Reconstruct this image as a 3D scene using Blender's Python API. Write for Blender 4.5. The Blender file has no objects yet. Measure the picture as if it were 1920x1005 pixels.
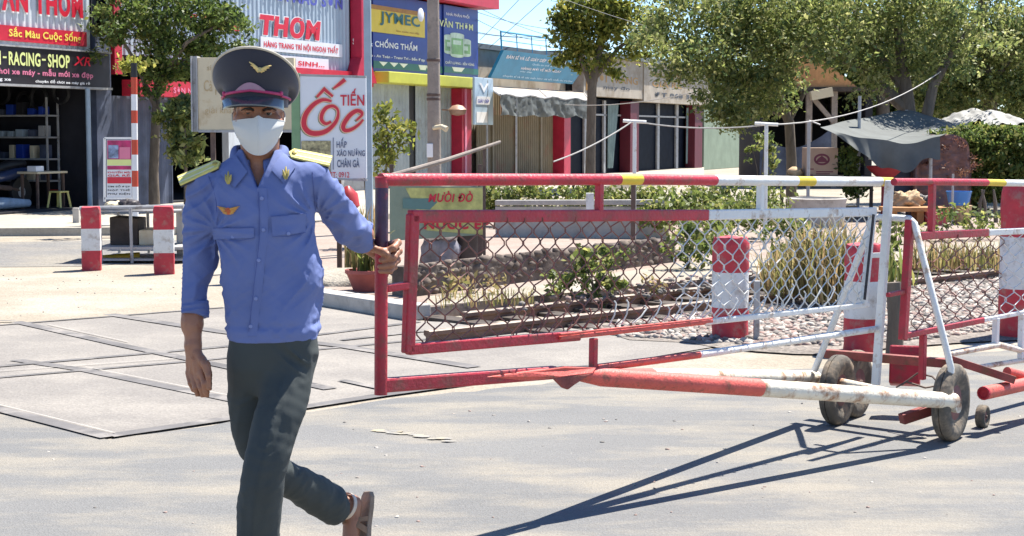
import bpy, math, random
import numpy as np
from mathutils import Vector, Matrix
random.seed(7)
rng = np.random.default_rng(7)
sc = bpy.context.scene
COL = sc.collection
# ------------------------------------------------------------------ camera
F = 3100.0
CAMZ = 1.5
PIT = math.atan(252.5 / F)
cam = bpy.data.objects.new('camera', bpy.data.cameras.new('camera'))
COL.objects.link(cam)
sc.camera = cam
cam.location = (0, 0, CAMZ)
cam.rotation_euler = (math.pi / 2 - PIT, 0, 0)
cam.data.sensor_width = 36
cam.data.lens = 36 * F / 1920
cam.data.clip_end = 2000
cam.data.clip_start = 0.05
cP, sP = math.cos(PIT), math.sin(PIT)


def ray(px, py):
    a, b = (px - 960) / F, (502.5 - py) / F
    return Vector((a, cP + b * sP, -sP + b * cP))


def at(px, py, Y):
    d = ray(px, py)
    return Vector((0, 0, CAMZ)) + d * (Y / d.y)


def gnd(px, py, z=0.0):
    d = ray(px, py)
    return Vector((0, 0, CAMZ)) + d * ((z - CAMZ) / d.z)


def onpl(px, py, p0, n):
    d = ray(px, py)
    o = Vector((0, 0, CAMZ))
    return o + d * ((Vector(p0) - o).dot(n) / d.dot(n))


# ------------------------------------------------------------------ light
SUN_EL = math.radians(62)
SUN_AZ = math.atan2(0.70, 0.71)
w = bpy.data.worlds.new('World')
sc.world = w
w.use_nodes = True
nt = w.node_tree
sky = nt.nodes.new('ShaderNodeTexSky')
sky.sky_type = 'NISHITA'
sky.sun_disc = False
sky.sun_elevation = SUN_EL
sky.sun_rotation = SUN_AZ
sky.dust_density = 0.0
sky.ozone_density = 6.0
sky.air_density = 0.75
nt.links.new(sky.outputs[0], nt.nodes['Background'].inputs[0])
nt.nodes['Background'].inputs[1].default_value = 0.095
sl = bpy.data.lights.new('sun', 'SUN')
sl.energy = 5.0
sl.angle = math.radians(0.53)
sl.color = (1.0, 0.95, 0.87)
so = bpy.data.objects.new('sun', sl)
COL.objects.link(so)
sd = Vector((math.sin(SUN_AZ) * math.cos(SUN_EL), math.cos(SUN_AZ) * math.cos(SUN_EL), math.sin(SUN_EL)))
so.rotation_euler = sd.to_track_quat('Z', 'Y').to_euler()
so.location = (4, 4, 12)
sc.view_settings.view_transform = 'Standard'
sc.view_settings.look = 'None'
sc.view_settings.exposure = 1.27
sc.view_settings.gamma = 1.0

# ------------------------------------------------------------------ materials


def _n(t, kind, **kw):
    n = t.nodes.new(kind)
    for k, v in kw.items():
        setattr(n, k, v)
    return n


def c4(c):
    return (c[0], c[1], c[2], 1)


def pm(name, col, rough=0.6, var=0.18, scale=6.0, bump=0.15, bscale=70.0, metal=0.0, dirt=None, spec=0.5,
       coat=0.0, sheen=0.0, aniso=(1, 1, 1), stretch=None, bdist=0.01):
    """principled with blotchy colour, optional dirt = (colour, amount, scale), and a fine bump"""
    m = bpy.data.materials.new(name)
    m.use_nodes = True
    t = m.node_tree
    b = t.nodes['Principled BSDF']
    tc = _n(t, 'ShaderNodeTexCoord')
    mp = _n(t, 'ShaderNodeMapping')
    mp.inputs['Scale'].default_value = aniso
    t.links.new(tc.outputs['Object'], mp.inputs[0])
    nz = _n(t, 'ShaderNodeTexNoise')
    nz.inputs['Scale'].default_value = scale
    nz.inputs['Detail'].default_value = 6
    nz.inputs['Roughness'].default_value = 0.62
    t.links.new(mp.outputs[0], nz.inputs['Vector'])
    cr = _n(t, 'ShaderNodeValToRGB')
    cr.color_ramp.elements[0].position = 0.3
    cr.color_ramp.elements[1].position = 0.7
    cr.color_ramp.elements[0].color = c4([max(0, x * (1 - var)) for x in col])
    cr.color_ramp.elements[1].color = c4([min(1, x * (1 + var)) for x in col])
    t.links.new(nz.outputs['Fac'], cr.inputs[0])
    out = cr.outputs[0]
    if dirt:
        n2 = _n(t, 'ShaderNodeTexNoise')
        n2.inputs['Scale'].default_value = dirt[2]
        n2.inputs['Detail'].default_value = 8
        n2.inputs['Roughness'].default_value = 0.7
        t.links.new(mp.outputs[0], n2.inputs['Vector'])
        r2 = _n(t, 'ShaderNodeValToRGB')
        a = dirt[1]
        r2.color_ramp.elements[0].position = max(0.0, 0.62 - a * 0.4)
        r2.color_ramp.elements[1].position = min(1.0, 0.74 - a * 0.3)
        mx = _n(t, 'ShaderNodeMix', data_type='RGBA')
        t.links.new(n2.outputs['Fac'], r2.inputs[0])
        t.links.new(r2.outputs[0], mx.inputs[0])
        t.links.new(out, mx.inputs[6])
        mx.inputs[7].default_value = c4(dirt[0])
        out = mx.outputs[2]
    t.links.new(out, b.inputs['Base Color'])
    b.inputs['Roughness'].default_value = rough
    b.inputs['Metallic'].default_value = metal
    b.inputs['Specular IOR Level'].default_value = spec
    b.inputs['Coat Weight'].default_value = coat
    b.inputs['Sheen Weight'].default_value = sheen
    if bump:
        n3 = _n(t, 'ShaderNodeTexNoise')
        n3.inputs['Scale'].default_value = bscale
        n3.inputs['Detail'].default_value = 5
        t.links.new(mp.outputs[0], n3.inputs['Vector'])
        bp = _n(t, 'ShaderNodeBump')
        bp.inputs['Strength'].default_value = bump
        bp.inputs['Distance'].default_value = bdist
        t.links.new(n3.outputs['Fac'], bp.inputs['Height'])
        t.links.new(bp.outputs[0], b.inputs['Normal'])
    return m


def clothm(name, col, var, crumple=0.45, cscale=9.0, aniso=(1, 1, .45), rough=.85):
    m = pm(name, col, rough, var, 5, 0.3, 600, bdist=.0015)
    t = m.node_tree
    b = t.nodes['Principled BSDF']
    old = b.inputs['Normal'].links[0].from_socket
    tc = _n(t, 'ShaderNodeTexCoord')
    mp = _n(t, 'ShaderNodeMapping')
    mp.inputs['Scale'].default_value = aniso
    mp.inputs['Rotation'].default_value = (0.1, .6, 0)
    t.links.new(tc.outputs['Object'], mp.inputs[0])
    n = _n(t, 'ShaderNodeTexNoise', noise_type='RIDGED_MULTIFRACTAL')
    n.inputs['Scale'].default_value = cscale
    n.inputs['Detail'].default_value = 3
    n.inputs['Distortion'].default_value = .6
    t.links.new(mp.outputs[0], n.inputs['Vector'])
    bp = _n(t, 'ShaderNodeBump')
    bp.inputs['Strength'].default_value = crumple
    bp.inputs['Distance'].default_value = .012
    t.links.new(n.outputs['Fac'], bp.inputs['Height'])
    t.links.new(old, bp.inputs['Normal'])
    t.links.new(bp.outputs[0], b.inputs['Normal'])
    return m


def leafm(name, col, var=0.35, trans=0.55):
    m = bpy.data.materials.new(name)
    m.use_nodes = True
    t = m.node_tree
    b = t.nodes['Principled BSDF']
    g = _n(t, 'ShaderNodeNewGeometry')
    cr = _n(t, 'ShaderNodeValToRGB')
    cr.color_ramp.elements[0].color = c4([x * (1 - var) for x in col])
    cr.color_ramp.elements[1].color = c4([min(1, x * (1 + var)) for x in col])
    t.links.new(g.outputs['Random Per Island'], cr.inputs[0])
    t.links.new(cr.outputs[0], b.inputs['Base Color'])
    b.inputs['Roughness'].default_value = 0.5
    b.inputs['Specular IOR Level'].default_value = 0.35
    tr = _n(t, 'ShaderNodeBsdfTranslucent')
    t.links.new(cr.outputs[0], tr.inputs[0])
    mx = _n(t, 'ShaderNodeMixShader')
    mx.inputs[0].default_value = trans
    t.links.new(b.outputs[0], mx.inputs[1])
    t.links.new(tr.outputs[0], mx.inputs[2])
    t.links.new(mx.outputs[0], t.nodes['Material Output'].inputs[0])
    return m


def emit_none():
    pass


M = {}
RUST = (0.16, 0.07, 0.035)
M['red'] = pm('red gate paint', (0.42, 0.018, 0.035), 0.48, 0.25, 4, 0.35, 70, dirt=((0.24, 0.05, 0.04), 0.32, 11))
M['redpale'] = pm('pale red paint', (0.6, 0.10, 0.075), 0.55, 0.22, 7, 0.3, 90, dirt=((0.25, 0.08, 0.05), 0.25, 18))  # paler red for the lower bars, gusset plate and pipes
M['white'] = pm('white gate paint', (0.72, 0.72, 0.69), 0.5, 0.1, 5, 0.3, 80, dirt=((0.36, 0.24, 0.15), 0.2, 10))
M['whiterust'] = pm('rusty cream paint', (0.72, 0.66, 0.54), 0.6, 0.12, 6, 0.4, 60, dirt=((0.33, 0.17, 0.09), 0.32, 10))
M['yellow'] = pm('yellow band paint', (0.65, 0.47, 0.03), 0.5, 0.15, 12, 0.2)
M['postshade'] = pm('painted post shade', (0.05, 0.022, 0.055), 0.45, 0.3, 18, 0.3, dirt=((0.25, 0.02, 0.04), 0.15, 20))  # shade on the upper gate post, painted in as a dark band
M['rustred'] = pm('rusty red iron', (0.25, 0.055, 0.045), 0.7, 0.35, 9, 0.4, 50, dirt=(RUST, 0.3, 12))
M['iron'] = pm('old brown iron', (0.11, 0.07, 0.055), 0.75, 0.35, 9, 0.4, 50)
M['rail'] = pm('rusty rail steel', (0.19, 0.11, 0.075), 0.8, 0.35, 6, 0.3, 40)
M['railtop'] = pm('worn rail head', (0.34, 0.28, 0.22), 0.6, 0.25, 8, 0.1, dirt=((0.19, 0.11, 0.075), .4, 5))
M['tyre'] = pm('dusty tyre rubber', (0.1, 0.087, 0.07), 0.85, 0.4, 8, 0.5, 40, dirt=((0.26, 0.2, 0.14), 0.35, 9))
M['hubred'] = pm('dull red hub', (0.2, 0.08, 0.07), 0.7, 0.3, 14, 0.3)
M['wire'] = pm('galvanised mesh wire', (0.6, 0.6, 0.57), 0.5, 0.15, 30, 0, metal=0.2)
M['wirered'] = pm('red brown mesh wire', (0.2, 0.075, 0.055), 0.6, 0.3, 30, 0)
M['bolred'] = pm('weathered bollard red', (0.46, 0.03, 0.045), 0.6, 0.2, 7, 0.35, 45, dirt=((0.36, 0.14, 0.12), 0.25, 9))
M['bolwhite'] = pm('weathered bollard white', (0.66, 0.66, 0.65), 0.65, 0.1, 7, 0.35, 45, dirt=((0.42, 0.38, 0.34), 0.25, 9))
M['black'] = pm('black', (0.012, 0.012, 0.014), 0.5, 0.3, 8, 0.1)
M['strap'] = pm('black strap', (0.015, 0.016, 0.022), 0.6, 0.3, 20, 0.2)
M['concrete'] = pm('concrete', (0.42, 0.39, 0.35), 0.85, 0.15, 5, 0.3, 60, dirt=((0.28, 0.25, 0.22), 0.25, 4))
M['pole'] = pm('pole concrete', (0.3, 0.25, 0.21), 0.85, 0.18, 5, 0.35, 50, dirt=((0.2, 0.17, 0.15), 0.3, 6))
M['steelblue'] = pm('grey blue pole paint', (0.3, 0.38, 0.45), 0.5, 0.12, 6, 0.15)
M['greymetal'] = pm('grey painted metal', (0.36, 0.36, 0.36), 0.55, 0.15, 6, 0.2, dirt=((0.2, 0.17, 0.14), 0.2, 9))
M['darkwood'] = pm('dark timber', (0.06, 0.045, 0.035), 0.8, 0.35, 8, 0.4, 30)
M['wood'] = pm('orange timber', (0.42, 0.2, 0.07), 0.7, 0.25, 9, 0.3, 30)
M['bark'] = pm('grey bark', (0.13, 0.105, 0.082), 0.9, 0.35, 12, 0.8, 30, aniso=(1, 1, 0.3))
M['glass'] = pm('dark shop glass', (0.008, 0.011, 0.02), 0.6, 0.3, 3, 0, spec=0.05)
M['cable'] = pm('black cable', (0.03, 0.04, 0.06), 0.6, 0.2, 4, 0)
M['rope'] = pm('pale rope', (0.42, 0.4, 0.37), 0.8, 0.15, 30, 0.2)
LEAF = {
    'mid': [leafm('leaf mid', (0.125, 0.18, 0.045)), leafm('leaf pale', (0.2, 0.23, 0.06)), leafm('leaf deep', (0.055, 0.09, 0.03))],  # three leaf greens of their own, mixed at random
    'dark': [leafm('leaf olive', (0.215, 0.25, 0.075)), leafm('leaf dull', (0.4, 0.4, 0.165)), leafm('leaf bottle', (0.1, 0.15, 0.06))],
    'yellow': [leafm('leaf fresh', (0.22, 0.24, 0.045)), leafm('leaf lemon', (0.36, 0.34, 0.08)), leafm('leaf spring', (0.11, 0.15, 0.035))],
    'dry': [leafm('blade straw', (0.36, 0.30, 0.13)), leafm('blade olive', (0.18, 0.18, 0.06)), leafm('blade tan', (0.30, 0.21, 0.1))],
    'brown': [leafm('leaf russet', (0.17, 0.075, 0.055)), leafm('leaf wine', (0.12, 0.06, 0.065)), leafm('twig rust', (0.22, 0.11, 0.06))],
    'hedge': [leafm('hedge leaf', (0.17, 0.21, 0.055)), leafm('hedge tip', (0.32, 0.32, 0.1)), leafm('hedge deep', (0.08, 0.115, 0.035))],  # hedge greens that differ from leaf to leaf
}

# ------------------------------------------------------------------ mesh building
ROOT = {}


def tag(o, label=None, cat=None, group=None, kind=None):
    if label:
        o['label'] = label
    if cat:
        o['category'] = cat
    if group:
        o['group'] = group
    if kind:
        o['kind'] = kind
    return o


def thing(name, label, cat, loc, rz=0.0, group=None):
    o = bpy.data.objects.new(name, None)
    COL.objects.link(o)
    o.location = loc
    o.rotation_euler = (0, 0, rz)
    o.empty_display_size = 0.2
    ROOT[o.name] = Matrix.Translation(Vector(loc)) @ Matrix.Rotation(rz, 4, 'Z')
    return tag(o, label, cat, group)


def finish(me, name, mats, parent, smooth, bevel, ang=40):
    for m in (mats if isinstance(mats, (list, tuple)) else [mats]):
        me.materials.append(m)
    if smooth:
        me.polygons.foreach_set('use_smooth', np.ones(len(me.polygons), bool))
        if ang and ang < 180:
            me.set_sharp_from_angle(angle=math.radians(ang))
    o = bpy.data.objects.new(name, me)
    COL.objects.link(o)
    if parent is not None:
        o.parent = parent
        ROOT[o.name] = ROOT[parent.name]
    else:
        ROOT[o.name] = Matrix.Identity(4)
    if bevel:
        b = o.modifiers.new('bevel', 'BEVEL')
        b.width = bevel
        b.segments = 2
        b.limit_method = 'ANGLE'
    return o


def npmesh(name, V, faces, mats, parent=None, smooth=False, mi=None, ang=180):
    """V (n,3) world, faces (m,k) array"""
    V = np.asarray(V, np.float64)
    if parent is not None:
        A = np.array(ROOT[parent.name].inverted())
        V = V @ A[:3, :3].T + A[:3, 3]
    faces = np.asarray(faces, np.int32)
    k = faces.shape[1]
    me = bpy.data.meshes.new(name)
    me.vertices.add(len(V))
    me.vertices.foreach_set('co', V.astype(np.float32).ravel())
    me.loops.add(faces.size)
    me.loops.foreach_set('vertex_index', faces.ravel())
    me.polygons.add(len(faces))
    me.polygons.foreach_set('loop_start', np.arange(0, faces.size, k, dtype=np.int32))
    me.polygons.foreach_set('loop_total', np.full(len(faces), k, np.int32))
    if mi is not None:
        me.polygons.foreach_set('material_index', np.asarray(mi, np.int32))
    me.update(calc_edges=True)
    me.validate()
    return finish(me, name, mats, parent, smooth, 0, ang)


class MB:
    def __init__(s):
        s.v, s.f, s.m = [], [], []

    def add(s, vs, fs, m=0):
        b = len(s.v)
        s.v += [tuple(v) for v in vs]
        for f in fs:
            s.f.append(tuple(i + b for i in f))
            s.m.append(m)
        return s

    def hexa(s, c8, m=0):  # 0-3 bottom loop, 4-7 top loop
        return s.add(c8, [(3, 2, 1, 0), (4, 5, 6, 7), (0, 1, 5, 4), (1, 2, 6, 5), (2, 3, 7, 6), (3, 0, 4, 7)], m)

    def box(s, c, d, m=0, R=None):
        c = Vector(c)
        x, y, z = d[0] / 2, d[1] / 2, d[2] / 2
        P = [(-x, -y, -z), (x, -y, -z), (x, y, -z), (-x, y, -z), (-x, -y, z), (x, -y, z), (x, y, z), (-x, y, z)]
        P = [c + ((R @ Vector(p)) if R else Vector(p)) for p in P]
        return s.hexa(P, m)

    def beam(s, a, b, w_, h, m=0, up=(0, 0, 1)):
        a, b = Vector(a), Vector(b)
        d = (b - a).normalized()
        x = d.cross(Vector(up))
        if x.length < 1e-4:
            x = d.cross(Vector((1, 0, 0)))
        x.normalize()
        y = x.cross(d)
        x, y = x * w_ / 2, y * h / 2
        return s.hexa([a - x - y, a + x - y, a + x + y, a - x + y, b - x - y, b + x - y, b + x + y, b - x + y], m)

    def tube(s, pts, r, n=8, m=0, cap=True, mfun=None):
        pts = [Vector(p) for p in pts]
        rs = r if isinstance(r, (list, tuple)) else [r] * len(pts)
        N = len(pts)
        tans = []
        for i in range(N):
            t = pts[min(i + 1, N - 1)] - pts[max(i - 1, 0)]
            tans.append(t.normalized())
        u = tans[0].cross(Vector((0.123, 0.31, 0.95)))
        if u.length < 0.05:
            u = tans[0].cross(Vector((1, 0, 0)))
        u.normalize()
        vs = []
        for i in range(N):
            u = (u - tans[i] * u.dot(tans[i])).normalized()
            w_ = tans[i].cross(u)
            for k in range(n):
                a = 2 * math.pi * k / n
                vs.append(pts[i] + (u * math.cos(a) + w_ * math.sin(a)) * rs[i])
        b = len(s.v)
        s.v += [tuple(v) for v in vs]
        for i in range(N - 1):
            mm = mfun(i) if mfun else m
            for k in range(n):
                k2 = (k + 1) % n
                s.f.append((b + i * n + k, b + i * n + k2, b + (i + 1) * n + k2, b + (i + 1) * n + k))
                s.m.append(mm)
        if cap:
            s.f.append(tuple(b + k for k in reversed(range(n))))
            s.m.append(mfun(0) if mfun else m)
            s.f.append(tuple(b + (N - 1) * n + k for k in range(n)))
            s.m.append(mfun(N - 2) if mfun else m)
        return s

    def lathe(s, prof, c, n=20, m=0, axis=(0, 0, 1), mfun=None):
        ax = Vector(axis).normalized()
        q = ax.to_track_quat('Z', 'Y')
        c = Vector(c)
        b = len(s.v)
        for (r, z) in prof:
            for k in range(n):
                a = 2 * math.pi * k / n
                s.v.append(tuple(c + q @ Vector((r * math.cos(a), r * math.sin(a), z))))
        for i in range(len(prof) - 1):
            for k in range(n):
                k2 = (k + 1) % n
                s.f.append((b + i * n + k, b + i * n + k2, b + (i + 1) * n + k2, b + (i + 1) * n + k))
                s.m.append(mfun(i) if mfun else m)
        s.f.append(tuple(b + k for k in reversed(range(n))))
        s.m.append(mfun(0) if mfun else m)
        s.f.append(tuple(b + (len(prof) - 1) * n + k for k in range(n)))
        s.m.append(mfun(len(prof) - 2) if mfun else m)
        return s

    def prism(s, poly, off, m=0):
        poly = [Vector(p) for p in poly]
        off = Vector(off)
        n = len(poly)
        vs = poly + [p + off for p in poly]
        fs = [tuple(reversed(range(n))), tuple(range(n, 2 * n))] + [(i, (i + 1) % n, n + (i + 1) % n, n + i) for i in range(n)]
        return s.add(vs, fs, m)

    def grid(s, fn, nu, nv, m=0, mfun=None):
        b = len(s.v)
        for j in range(nv + 1):
            for i in range(nu + 1):
                s.v.append(tuple(fn(i / nu, j / nv)))
        for j in range(nv):
            for i in range(nu):
                a = b + j * (nu + 1) + i
                s.f.append((a, a + 1, a + nu + 2, a + nu + 1))
                s.m.append(mfun(i, j) if mfun else m)
        return s

    def build(s, name, mats, parent=None, smooth=False, bevel=0, ang=40, xf=None):
        V = [Vector(v) for v in s.v]
        if xf:
            V = [xf(v) for v in V]
        if parent is not None:
            inv = ROOT[parent.name].inverted()
            V = [inv @ v for v in V]
        me = bpy.data.meshes.new(name)
        me.from_pydata([tuple(v) for v in V], [], s.f)
        me.polygons.foreach_set('material_index', np.asarray(s.m, np.int32))
        me.update()
        return finish(me, name, mats, parent, smooth, bevel, ang)

    def each(s, name, mats, parent=None, smooth=False, bevel=0, ang=40):
        """every loose piece becomes a part of its own"""
        par = list(range(len(s.v)))

        def find(i):
            while par[i] != i:
                par[i] = par[par[i]]
                i = par[i]
            return i
        for f in s.f:
            for i in f[1:]:
                par[find(i)] = find(f[0])
        groups = {}
        for f, m in zip(s.f, s.m):
            groups.setdefault(find(f[0]), []).append((f, m))
        for fs in groups.values():
            used = sorted({i for f, _ in fs for i in f})
            mp = {u: k for k, u in enumerate(used)}
            q = MB()
            q.v = [s.v[u] for u in used]
            q.f = [tuple(mp[i] for i in f) for f, _ in fs]
            q.m = [m for _, m in fs]
            q.build(name, mats, parent, smooth, bevel, ang)


_txt = {}


def text_geo(body, bold=0.0, shear=0.0):
    key = (body, bold, shear)
    if key in _txt:
        return _txt[key]
    cu = bpy.data.curves.new('t', 'FONT')
    cu.body = body
    cu.size = 1
    cu.offset = bold
    cu.shear = shear
    cu.resolution_u = 3
    cu.space_character = 1.0 + bold * 2.5
    ob = bpy.data.objects.new('t', cu)
    COL.objects.link(ob)
    dg = bpy.context.evaluated_depsgraph_get()
    me = bpy.data.meshes.new_from_object(ob.evaluated_get(dg))
    V = np.array([v.co[:2] for v in me.vertices])
    fs = [tuple(p.vertices) for p in me.polygons]
    bpy.data.objects.remove(ob)
    bpy.data.curves.remove(cu)
    bpy.data.meshes.remove(me)
    _txt[key] = (V, fs)
    return _txt[key]


def put_text(mb, body, fn, m=0, bold=0.0, shear=0.0):
    """fn(u, v) maps the text's own box (0..1, 0..1) to a point"""
    V, fs = text_geo(body, bold, shear)
    lo, hi = V.min(0), V.max(0)
    U = (V - lo) / (hi - lo)
    mb.add([fn(u, v) for u, v in U], fs, m)


def quadmap(p00, p10, p01):
    p00, p10, p01 = Vector(p00), Vector(p10), Vector(p01)
    return lambda u, v: p00 + (p10 - p00) * u + (p01 - p00) * v


# ------------------------------------------------------------------ leaves
def leaf_cards(centres, size, asp=0.5, up=0.3, seedless=True, jitter=0.35):
    """a bent four point leaf on every centre"""
    C = np.asarray(centres)
    n = len(C)
    d = rng.normal(size=(n, 3))
    d[:, 2] -= up
    d /= np.linalg.norm(d, axis=1)[:, None]
    nrm = rng.normal(size=(n, 3))
    nrm[:, 2] += 0.8
    x = np.cross(d, nrm)
    x /= np.linalg.norm(x, axis=1)[:, None] + 1e-9
    s = size * (1 + jitter * rng.normal(size=(n, 1)).clip(-1.6, 1.6))
    a = C - d * s * 0.5
    b = C + d * s * 0.5
    mid = C + np.cross(x, d) * s * 0.08
    l = mid - x * s * asp * 0.5
    r = mid + x * s * asp * 0.5
    V = np.stack([a, r, b, l], 1).reshape(-1, 3)
    Fq = np.arange(4 * n).reshape(n, 4)
    return V, Fq


def clump_points(blobs, shell=0.55):
    """blobs: (centre, (rx,ry,rz), n_clumps, leaves, clump_r) -> leaf centres and tone index"""
    P, T = [], []
    for c, r, nc, nl, cr in blobs:
        c = np.array(c)
        r = np.array(r)
        u = rng.normal(size=(nc, 3))
        u /= np.linalg.norm(u, axis=1)[:, None]
        rad = shell + (1 - shell) * rng.random((nc, 1)) ** 0.6
        cc = c + u * rad * r * (1 + 0.14 * rng.normal(size=(nc, 1)))
        tone = np.clip(rng.normal(0, 1, nc), -2, 2)
        for k in range(nc):
            q = int(nl * rng.uniform(0.5, 1.5))
            p = cc[k] + rng.normal(size=(q, 3)) * cr * np.array([1, 1, 0.7]) * rng.uniform(0.6, 1.3)
            P.append(p)
            t = np.where(rng.random(q) < 0.6, 0, np.where(rng.random(q) < 0.5 + 0.3 * tone[k], 1, 2))
            T.append(t)
    return np.concatenate(P), np.concatenate(T)


def foliage(name, blobs, size, mats, parent=None, asp=0.5, up=0.3, shell=0.55):
    P, T = clump_points(blobs, shell)
    P[:, 2] = np.maximum(P[:, 2], 0.02)
    V, Fq = leaf_cards(P, size, asp, up)
    return npmesh(name, V, Fq, mats, parent, mi=T)


def blades(name, bases, hts, wid, lean, mats, parent=None, droop=0.5):
    """long grass blades: three segments each"""
    V, Fq, mi = [], [], []
    for b, h in zip(bases, hts):
        az = rng.uniform(0, 2 * math.pi)
        dx, dy = math.cos(az), math.sin(az)
        ln = lean * rng.uniform(0.3, 1.4) * h
        w_ = wid * rng.uniform(0.7, 1.3)
        px, py = -dy * w_ / 2, dx * w_ / 2
        k0 = len(V)
        for j, (tt, ww) in enumerate(((0, 1), (0.4, 0.95), (0.75, 0.65), (1, 0.1))):
            cx = b[0] + dx * ln * tt ** 1.8
            cy = b[1] + dy * ln * tt ** 1.8
            cz = b[2] + h * (tt - droop * 0.5 * tt ** 3)
            V.append((cx - px * ww, cy - py * ww, cz))
            V.append((cx + px * ww, cy + py * ww, cz))
        t = rng.integers(0, len(mats))
        for j in range(3):
            Fq.append((k0 + 2 * j, k0 + 2 * j + 1, k0 + 2 * j + 3, k0 + 2 * j + 2))
            mi.append(t)
    return npmesh(name, V, Fq, mats, parent, mi=mi)


def vnoise(x, y, z, seed=0):
    """smooth value noise, vectorised, -1..1"""
    xi, yi, zi = np.floor(x).astype(np.int64), np.floor(y).astype(np.int64), np.floor(z).astype(np.int64)
    fx, fy, fz = x - xi, y - yi, z - zi
    fx, fy, fz = [f * f * f * (f * (f * 6 - 15) + 10) for f in (fx, fy, fz)]

    def hsh(i, j, k):
        n = (i * 374761393 + j * 668265263 + k * 2147483647 + seed * 974711) & 0xffffffff
        n = ((n ^ (n >> 13)) * 1274126177) & 0xffffffff
        return ((n ^ (n >> 16)) & 0xffff) / 32767.5 - 1
    r = 0
    for i in (0, 1):
        for j in (0, 1):
            for k in (0, 1):
                r = r + hsh(xi + i, yi + j, zi + k) * (fx if i else 1 - fx) * (fy if j else 1 - fy) * (fz if k else 1 - fz)
    return r


def vn1(x, y, z, s=0):
    return float(vnoise(np.array([x]), np.array([y]), np.array([z]), s)[0])
# ================================================================== ground
def ground_mat(name, a, b_, dust, rough, s1, s2, bump, speck=0.35, dustpos=(0.45, 0.62), along=(1, 1, 1), rotz=0.0):
    m = bpy.data.materials.new(name)
    m.use_nodes = True
    t = m.node_tree
    bs = t.nodes['Principled BSDF']
    tc = _n(t, 'ShaderNodeTexCoord')
    mp = _n(t, 'ShaderNodeMapping')
    mp.inputs['Scale'].default_value = along
    mp.inputs['Rotation'].default_value = (0, 0, rotz)
    t.links.new(tc.outputs['Object'], mp.inputs[0])

    def noise(sc_, det, src):
        n = _n(t, 'ShaderNodeTexNoise')
        n.inputs['Scale'].default_value = sc_
        n.inputs['Detail'].default_value = det
        n.inputs['Roughness'].default_value = 0.65
        t.links.new(src, n.inputs['Vector'])
        return n.outputs['Fac']

    def mixc(f, x, y):
        n = _n(t, 'ShaderNodeMix', data_type='RGBA')
        t.links.new(f, n.inputs[0])
        for v, i in ((x, 6), (y, 7)):
            if isinstance(v, tuple):
                n.inputs[i].default_value = c4(v)
            else:
                t.links.new(v, n.inputs[i])
        return n.outputs[2]

    def ramp(f, p0, p1):
        n = _n(t, 'ShaderNodeValToRGB')
        n.color_ramp.elements[0].position = p0
        n.color_ramp.elements[1].position = p1
        t.links.new(f, n.inputs[0])
        return n.outputs[0]
    big = noise(s1, 7, mp.outputs[0])
    fine = noise(s2, 3, tc.outputs['Object'])
    base = mixc(ramp(big, 0.35, 0.66), a, b_)
    dn = noise(s1 * 2.3 + 0.11, 9, mp.outputs[0])
    base = mixc(ramp(dn, *dustpos), base, dust)
    sp = _n(t, 'ShaderNodeTexVoronoi')
    sp.inputs['Scale'].default_value = s2
    t.links.new(tc.outputs['Object'], sp.inputs['Vector'])
    sr = ramp(sp.outputs['Color'], 0.1, 0.95)
    mm = _n(t, 'ShaderNodeMix', data_type='RGBA', blend_type='MULTIPLY')
    mm.inputs[0].default_value = speck
    t.links.new(base, mm.inputs[6])
    t.links.new(sr, mm.inputs[7])
    mm2 = _n(t, 'ShaderNodeMix', data_type='RGBA', blend_type='OVERLAY')
    mm2.inputs[0].default_value = 0.22
    t.links.new(mm.outputs[2], mm2.inputs[6])
    t.links.new(fine, mm2.inputs[7])
    t.links.new(mm2.outputs[2], bs.inputs['Base Color'])
    bs.inputs['Roughness'].default_value = rough
    bs.inputs['Specular IOR Level'].default_value = 0.25
    bp = _n(t, 'ShaderNodeBump')
    bp.inputs['Strength'].default_value = bump
    bp.inputs['Distance'].default_value = 0.012
    ad = _n(t, 'ShaderNodeMath', operation='ADD')
    t.links.new(fine, ad.inputs[0])
    t.links.new(sp.outputs['Distance'], ad.inputs[1])
    t.links.new(ad.outputs[0], bp.inputs['Height'])
    t.links.new(bp.outputs[0], bs.inputs['Normal'])
    return m


GA = math.atan2(0.733, 0.68)
M['asphalt'] = ground_mat('dusty asphalt', (0.163, 0.163, 0.161), (0.194, 0.191, 0.185), (0.265, 0.243, 0.206), 0.9, 0.36, 120, 0.35, 0.16, (0.45, 0.62), (1.0, 2.4, 1), 0.05)
M['dirt'] = ground_mat('sandy dirt', (0.302, 0.261, 0.203), (0.356, 0.315, 0.252), (0.383, 0.347, 0.288), 0.95, 0.35, 45, 0.5, 0.2)
M['slab'] = ground_mat('crossing concrete', (0.212, 0.196, 0.180), (0.253, 0.234, 0.212), (0.304, 0.279, 0.247), 0.9, 0.5, 60, 0.3, 0.15, (0.45, 0.7))
M['oldroad'] = ground_mat('old road asphalt', (0.190, 0.184, 0.178), (0.230, 0.221, 0.206), (0.269, 0.247, 0.212), 0.9, 0.25, 40, 0.4, 0.3)
M['plaza'] = ground_mat('pink paving', (0.299, 0.230, 0.191), (0.329, 0.257, 0.215), (0.334, 0.280, 0.239), 0.9, 0.4, 30, 0.2, 0.2)
M['walk'] = ground_mat('pale pavement', (0.352, 0.317, 0.260), (0.394, 0.359, 0.296), (0.422, 0.387, 0.324), 0.9, 0.4, 30, 0.2, 0.15)
M['ballastbed'] = ground_mat('ballast bed', (0.22, 0.19, 0.165), (0.3, 0.265, 0.23), (0.34, 0.3, 0.26), 0.95, 0.6, 40, 0.8, 0.5)
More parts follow.
